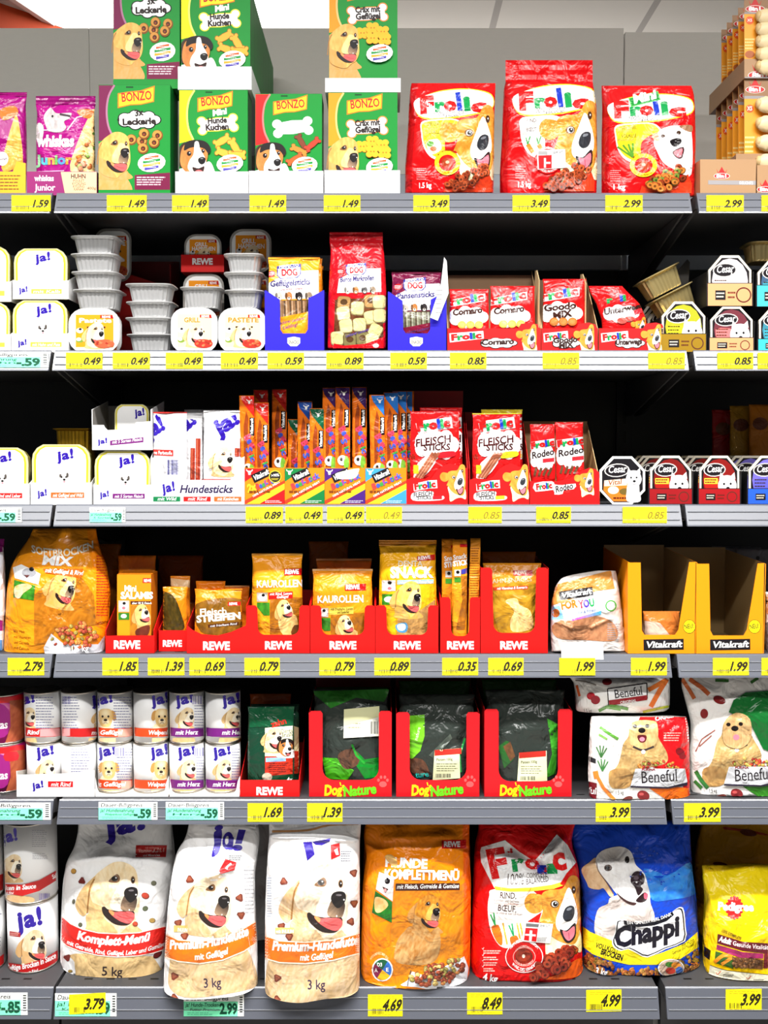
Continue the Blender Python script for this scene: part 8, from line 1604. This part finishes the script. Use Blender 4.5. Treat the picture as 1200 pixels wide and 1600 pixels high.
# red collie bags
def fbig(x0, y0, w, h, kind, dogc=True):
    # field of 400 x 520 units fitted to the bag's front
    a = Art().at(x0, y0, w/400, h/520); kx = w/400
    yel = (248, 226, 40)
    a.poly([(20, 60), (110, 15), (210, -4), (310, -2), (395, 25), (398, 95), (300, 130), (180, 148), (70, 150), (28, 120)], yel, 4); a.poly([(20, 55), (110, 18), (210, 2), (310, 2), (392, 30), (394, 92), (300, 122), (180, 140), (70, 142), (26, 112)], WHITE, 4)
    for ch, u0, u1, yb, cap, c in (('F', 45, 108, 118, 78, 0), ('r', 118, 160, 108, 45, 1), ('o', 165, 220, 105, 48, 2), ('l', 228, 250, 100, 78, 3), ('i', 262, 290, 104, 66, 4), ('c', 298, 365, 112, 46, 5)): a.text(ch, u0, yb, u1, yb - 3, cap if ch in 'FliI' else cap*1.28, FCOL[c], b=4)
    a.text('100%', 105, 137, 165, 132, 22, (70, 56, 50), b=0, sk=.2); a.text('COMPLETE', 170, 124, 260, 118, 13, (90, 76, 70), b=0, sk=.2); a.text('& BALANCED', 168, 140, 255, 134, 13, (90, 76, 70), b=0, sk=.2)
    panelc = yel if kind != 'R' else (248, 244, 240)
    a.poly([(52, 165), (120, 152), (220, 150), (260, 190), (250, 230), (180, 300), (165, 360), (100, 345), (62, 290), (50, 220)], (250, 248, 240), 4); a.poly([(57, 172), (120, 157), (215, 155), (252, 190), (244, 226), (176, 290), (155, 345), (104, 332), (68, 285), (56, 220)], panelc, 4)
    t1, t2 = ('RIND,', 'BŒUF,') if kind == 'R' else ('GEFLÜGEL,', 'VOLAILLE,'); xx = 130 if kind == 'R' else 150
    a.text(t1, 78, 182, xx, 180, 17, (70, 30, 26), b=1); a.lines(60, 187, 140, 200, 2, (170, 120, 90), .35, 1); a.text(t2, 78, 226, xx, 224, 17, (70, 30, 26), b=1); a.lines(60, 231, 140, 244, 2, (170, 120, 90), .35, 2)
    if kind == 'R':
        for x in (85, 135): a.line([(x, 290), (x + 25, 330)], 20, (236, 130, 40)); a.line([(x, 290), (x - 8, 255)], 6, (60, 140, 60)); a.line([(x, 290), (x + 12, 250)], 6, (60, 150, 70))
    elif kind == 'M':
        for u, v in ((60, 255), (85, 245), (110, 240), (130, 235)): a.line([(130, 330), (u, v + 20)], 9, (90, 150, 50), 1)
        for i in range(5): a.ell(140 + i*3, 300 - i*18, 7, 11, (226, 190, 80), 20)
    else: a.poly([(75, 270), (130, 250), (150, 300), (100, 330)], (240, 220, 190), 3); a.ell(95, 275, 18, 14, (90, 150, 60)); a.ell(110, 300, 16, 12, (214, 110, 70))
    a.poly([(180, 235), (240, 205), (275, 270), (250, 360), (180, 330), (165, 280)], (200, 18, 22), 4)
    a.at()
    if kind == 'M':
        a.at(x0, y0, w/400, h/520); a.fur([(225, 250), (250, 190), (300, 165), (360, 165), (395, 190), (395, 420), (330, 400), (270, 360), (240, 300)], WHITE, (224, 220, 220), 4, 2.4); a.poly([(340, 165), (395, 160), (398, 195), (370, 190)], (150, 110, 80), 3); a.poly([(215, 215), (240, 200), (250, 240), (228, 240)], (190, 150, 120), 3); a.ell(266, 218, 10, 9, (70, 40, 20)); a.ell(338, 200, 10, 10, (60, 36, 20)); a.poly([(300, 240), (340, 228), (350, 250), (325, 275), (305, 265)], (26, 22, 24), 4); a.poly([(310, 300), (360, 275), (355, 330), (330, 335)], (60, 26, 30), 3); a.poly([(315, 303), (354, 285), (348, 325), (332, 328)], (230, 110, 120), 3)
        a.poly([(110, 18), (244, -20), (256, 26), (122, 64)], (90, 180, 90)); a.poly([(115, 21), (240, -15), (250, 23), (126, 58)], (20, 130, 50)); a.text('Mini', 134, 47, 238, 17, 44, WHITE, b=3, sk=.15); a.at()
    else: frolicdog(a, x0 + 305*kx, y0 + h*.49, kx*.52)
    a.at(x0, y0, w/400, h/520); a.ell(178, 372, 64, 62, (206, 20, 22)); a.ring(178, 372, 42, 62, (250, 230, 40) if kind != 'R' else (226, 30, 30)); a.ell(178, 372, 38, 37, (190, 30, 24)); a.ell(178, 372, 28, 26, (160, 60, 30)); a.ell(178, 368, 9, 8, (240, 190, 150)); a.text('MIT FRISCHEM FLEISCH', 130, 340, 226, 340, 11, (150, 60, 20) if kind != 'R' else WHITE, b=1, bend=-28); a.text('VIANDES FRAICHES', 132, 408, 224, 408, 11, (150, 60, 20) if kind != 'R' else WHITE, b=1, bend=20)
    a.lines(28, 395, 80, 460, 6, (250, 170, 170), .3, 5); a.text('1 kg' if kind == 'M' else '1.5 kg', 36, 500, 100 if kind != 'M' else 95, 498, 26, WHITE, b=2)
    a.poly([(170, 480), (260, 500), (380, 420), (398, 470), (396, 520), (160, 520)], (214, 60, 30), 0); a.at()
    cs = [(170, 70, 36), (196, 90, 50), (140, 56, 30)] if kind != 'M' else [(190, 90, 40), (110, 130, 50), (200, 120, 50), (150, 60, 30)]
    pile(a, [(x0 + u*kx, y0 + v*h/520) for u, v in ((165, 490), (200, 450), (250, 425), (330, 375), (375, 390), (370, 430), (290, 490), (210, 510))], 40, cs, 5.2*kx/.34, 6.5*kx/.34, int(x0), ring=True, asp=(.75, 1)); return a
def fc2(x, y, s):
    c = np.tile(lin((220, 16, 20)), (len(x), 1)); c[s < -.84] = lin((170, 12, 18)); return c  # left gusset darker: shade on that side put into the red
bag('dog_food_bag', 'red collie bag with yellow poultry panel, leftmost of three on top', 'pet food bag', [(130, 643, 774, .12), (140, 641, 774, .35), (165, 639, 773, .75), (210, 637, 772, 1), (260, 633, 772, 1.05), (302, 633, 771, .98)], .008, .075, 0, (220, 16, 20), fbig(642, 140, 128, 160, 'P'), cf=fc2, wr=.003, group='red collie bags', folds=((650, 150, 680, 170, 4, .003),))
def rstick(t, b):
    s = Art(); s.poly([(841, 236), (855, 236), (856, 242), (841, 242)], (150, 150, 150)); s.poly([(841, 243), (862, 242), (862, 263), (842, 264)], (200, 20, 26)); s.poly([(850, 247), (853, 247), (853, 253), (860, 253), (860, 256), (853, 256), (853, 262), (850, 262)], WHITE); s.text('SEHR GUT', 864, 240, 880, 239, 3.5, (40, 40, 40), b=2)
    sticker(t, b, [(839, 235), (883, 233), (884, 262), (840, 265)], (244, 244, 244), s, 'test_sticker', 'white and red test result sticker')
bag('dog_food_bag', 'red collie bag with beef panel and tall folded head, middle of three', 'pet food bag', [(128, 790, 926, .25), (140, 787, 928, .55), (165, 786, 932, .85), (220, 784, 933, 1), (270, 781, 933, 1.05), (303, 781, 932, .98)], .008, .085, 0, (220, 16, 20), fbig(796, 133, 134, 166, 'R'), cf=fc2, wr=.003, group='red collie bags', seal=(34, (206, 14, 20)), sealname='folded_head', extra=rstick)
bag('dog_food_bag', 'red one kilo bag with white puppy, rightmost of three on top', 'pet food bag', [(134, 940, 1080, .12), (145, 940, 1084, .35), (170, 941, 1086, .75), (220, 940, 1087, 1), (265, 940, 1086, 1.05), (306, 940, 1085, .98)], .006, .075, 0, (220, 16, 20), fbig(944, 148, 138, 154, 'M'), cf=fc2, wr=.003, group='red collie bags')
for x0, x1, y0, i in ((650, 770, 140, 0), (795, 925, 118, 1), (945, 1080, 142, 2)):
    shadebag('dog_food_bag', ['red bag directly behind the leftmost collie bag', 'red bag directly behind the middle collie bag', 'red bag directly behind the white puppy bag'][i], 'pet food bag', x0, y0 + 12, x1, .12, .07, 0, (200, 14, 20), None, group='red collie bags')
# chew packs at the right end
KR = (196, 160, 110); BRN = (150, 112, 76)
def eight(a, cx, cy, s):
    a.poly([(cx - s*.5, cy - s*.45), (cx - s*.3, cy - s*.1), (cx, cy - s*.65), (cx + s*.3, cy - s*.1), (cx + s*.5, cy - s*.45), (cx + s*.35, cy), (cx - s*.35, cy)], (196, 24, 26)); a.ell(cx, cy + s*.22, s*.75, s*.28, (250, 246, 240)); a.ell(cx, cy + s*.22, s*.71, s*.25, (196, 24, 26)); a.text('8in1', cx - s*.5, cy + s*.36, cx + s*.5, cy + s*.36, s*.3, WHITE, b=3); return a
def ball(m, c, rx, ry, rz, col, seed):
    R = random.Random(seed); v = []; n, k = 14, 9
    for i in range(k + 1):
        for j in range(n):
            p, q = math.pi*i/k, 2*math.pi*j/n; w = 1 + .10*math.sin(3*q + p*4 + seed); v.append((c[0] + rx*w*math.sin(p)*math.cos(q), c[1] + ry*math.sin(p)*math.sin(q), c[2] + rz*w*math.cos(p)))
    m.add(v, [(i*n + j, (i + 1)*n + j, (i + 1)*n + (j + 1) % n, i*n + (j + 1) % n) for i in range(k) for j in range(n)], lin(col), smooth=True)
def chewpack(lab, x0, y0, x1, Y, zb, full):
    t = Thing('chew_pack', lab, 'chew pack', 'hanging chew packs'); pl = Plane(Y); yb = PYZ(zb, Y); h = yb - y0; w = x1 - x0; a = Art()
    a.poly([(x0, y0), (x1, y0), (x1, y0 + h*.16), (x0, y0 + h*.16)], BRN); a.rect(x0, y0 + h*.16, x1, y0 + h*.185, (150, 146, 146)); a.ell(x0 + w*.10, y0 + h*.27, w*.075, w*.075, (236, 90, 30)); a.text('XS', x0 + w*.055, y0 + h*.285, x0 + w*.145, y0 + h*.285, h*.035, WHITE, b=1); a.ell(x0 + w*.1, y0 + h*.72, w*.09, h*.05, (170, 90, 40)); a.poly([(x0, y0 + h*.8), (x0 + w*.16, y0 + h*.86), (x0 + w*.16, yb), (x0, yb)], (110, 160, 50)); a.lines(x0 + 1, y0 + h*.5, x0 + w*.2, y0 + h*.66, 4, (250, 220, 140), .4)
    eight(a, x0 + w*.2, y0 + h*.08, w*.24)
    m = M(); panel(m, [(x0, yb), (x1, yb), (x1, y0), (x0, y0)], pl, .0012, (242, 160, 40), art=a); t.part('card', m, CARD)
    for i in range(5 if full else 2):
        c = pl.map(np.array(x0 + w*.38), np.array(y0 + h*(.25 + .165*i))); q = M(); s = w*.19/1500*2; ball(q, (c[0], Y - .0095, c[2]), s, .008, s*.75, (226, 204, 160), i + int(x0)); ball(q, (c[0] - s*.75, Y - .0085, c[2] + .002), s*.35, .007, s*.5, (206, 176, 124), i); t.part('chew_knot', q, CARD)
    t.done()
zl = ZS[0] + .022
for j in range(6):
    Yj = .075 + .035*j; q = 2.075/(2 + Yj); xa, xb = 600 + 563*q, 600 + 648*q; yt = lambda py: PYZ(float(V(600, py, .075)[2]), Yj)
    chewpack(['front chew pack of the lower row at the right edge'][0] if j == 0 else f"{['second', 'third', 'fourth', 'fifth', 'rearmost'][j - 1]} chew pack of the lower receding row", xa, yt(121), xb, Yj, zl, j < 2)
    if j < 5: chewpack('front chew pack of the upper row at the right edge' if j == 0 else f"{['second', 'third', 'fourth', 'rearmost'][j - 1]} chew pack of the upper receding row", xa, yt(0), xb, Yj, float(V(600, 118, .075)[2]), j < 2)
def brown(lab, x0, x1, y0, yb, Yf, dep, z, art, h1):
    return tray('display_carton', lab, 'carton', flat_front(x0, x1, y0), Yf, dep, 0, (168, 130, 92), art, (130, 100, 70), y0, h1, None, z=z, group='brown chew cartons')
a = Art().at(760, 0, .3667); eight(a, 1003, 740, 46); a.poly([(945, 768), (1148, 770), (1148, 788), (945, 786)], (150, 146, 148)); a.text('DELIGHTS', 1078, 785, 1136, 786, 12, WHITE, b=1); a.rect(950, 825, 1140, 842, (190, 170, 60)); a.at()
brown('brown chew carton with red badge at the right end of the top shelf', 1094, 1181, 249, 0, .010, .05, None, a, 246)
a = Art(); eight(a, 1196, 292, 18)
brown('brown chew carton cut off by the right edge, top shelf', 1183, 1262, 258, 0, .010, .05, None, a, 255)
a = Art(); eight(a, 1188, 112, 26); a.rect(1164, 120, 1248, 124, (150, 146, 148))
brown('raised brown chew carton carrying the upper row of packs', 1163, 1248, 92, 0, .07, .22, float(V(600, 124, .075)[2]), a, 88)
brown('low brown chew carton under the lower row of packs', 1150, 1300, 240, 0, .07, .24, ZS[0] + .0006, None, 236)
for x0, x1, p, lab in ((18, 79, '1.59', 'yellow 1.59 ticket below the kitten food tray'), (167, 229, '1.49', 'yellow 1.49 ticket below the purple ring biscuit boxes'), (269, 326, '1.49', 'yellow 1.49 ticket below the yellow and green boxes'), (390, 447, '1.49', 'yellow 1.49 ticket below the red and green box'), (506, 563, '1.49', 'yellow 1.49 ticket below the orange and green box'), (646, 702, '3.49', 'yellow 3.49 ticket below the leftmost red collie bag'), (801, 859, '3.49', 'yellow 3.49 ticket below the middle red collie bag'), (946, 1004, '2.99', 'yellow 2.99 ticket below the white puppy bag'), (1104, 1162, '2.99', 'yellow 2.99 ticket below the brown chew carton'), (1190, 1246, '2.99', 'yellow ticket cut off at the right edge, top shelf')):
    ticket(0, x0, x1, p, lab, 305, 330)
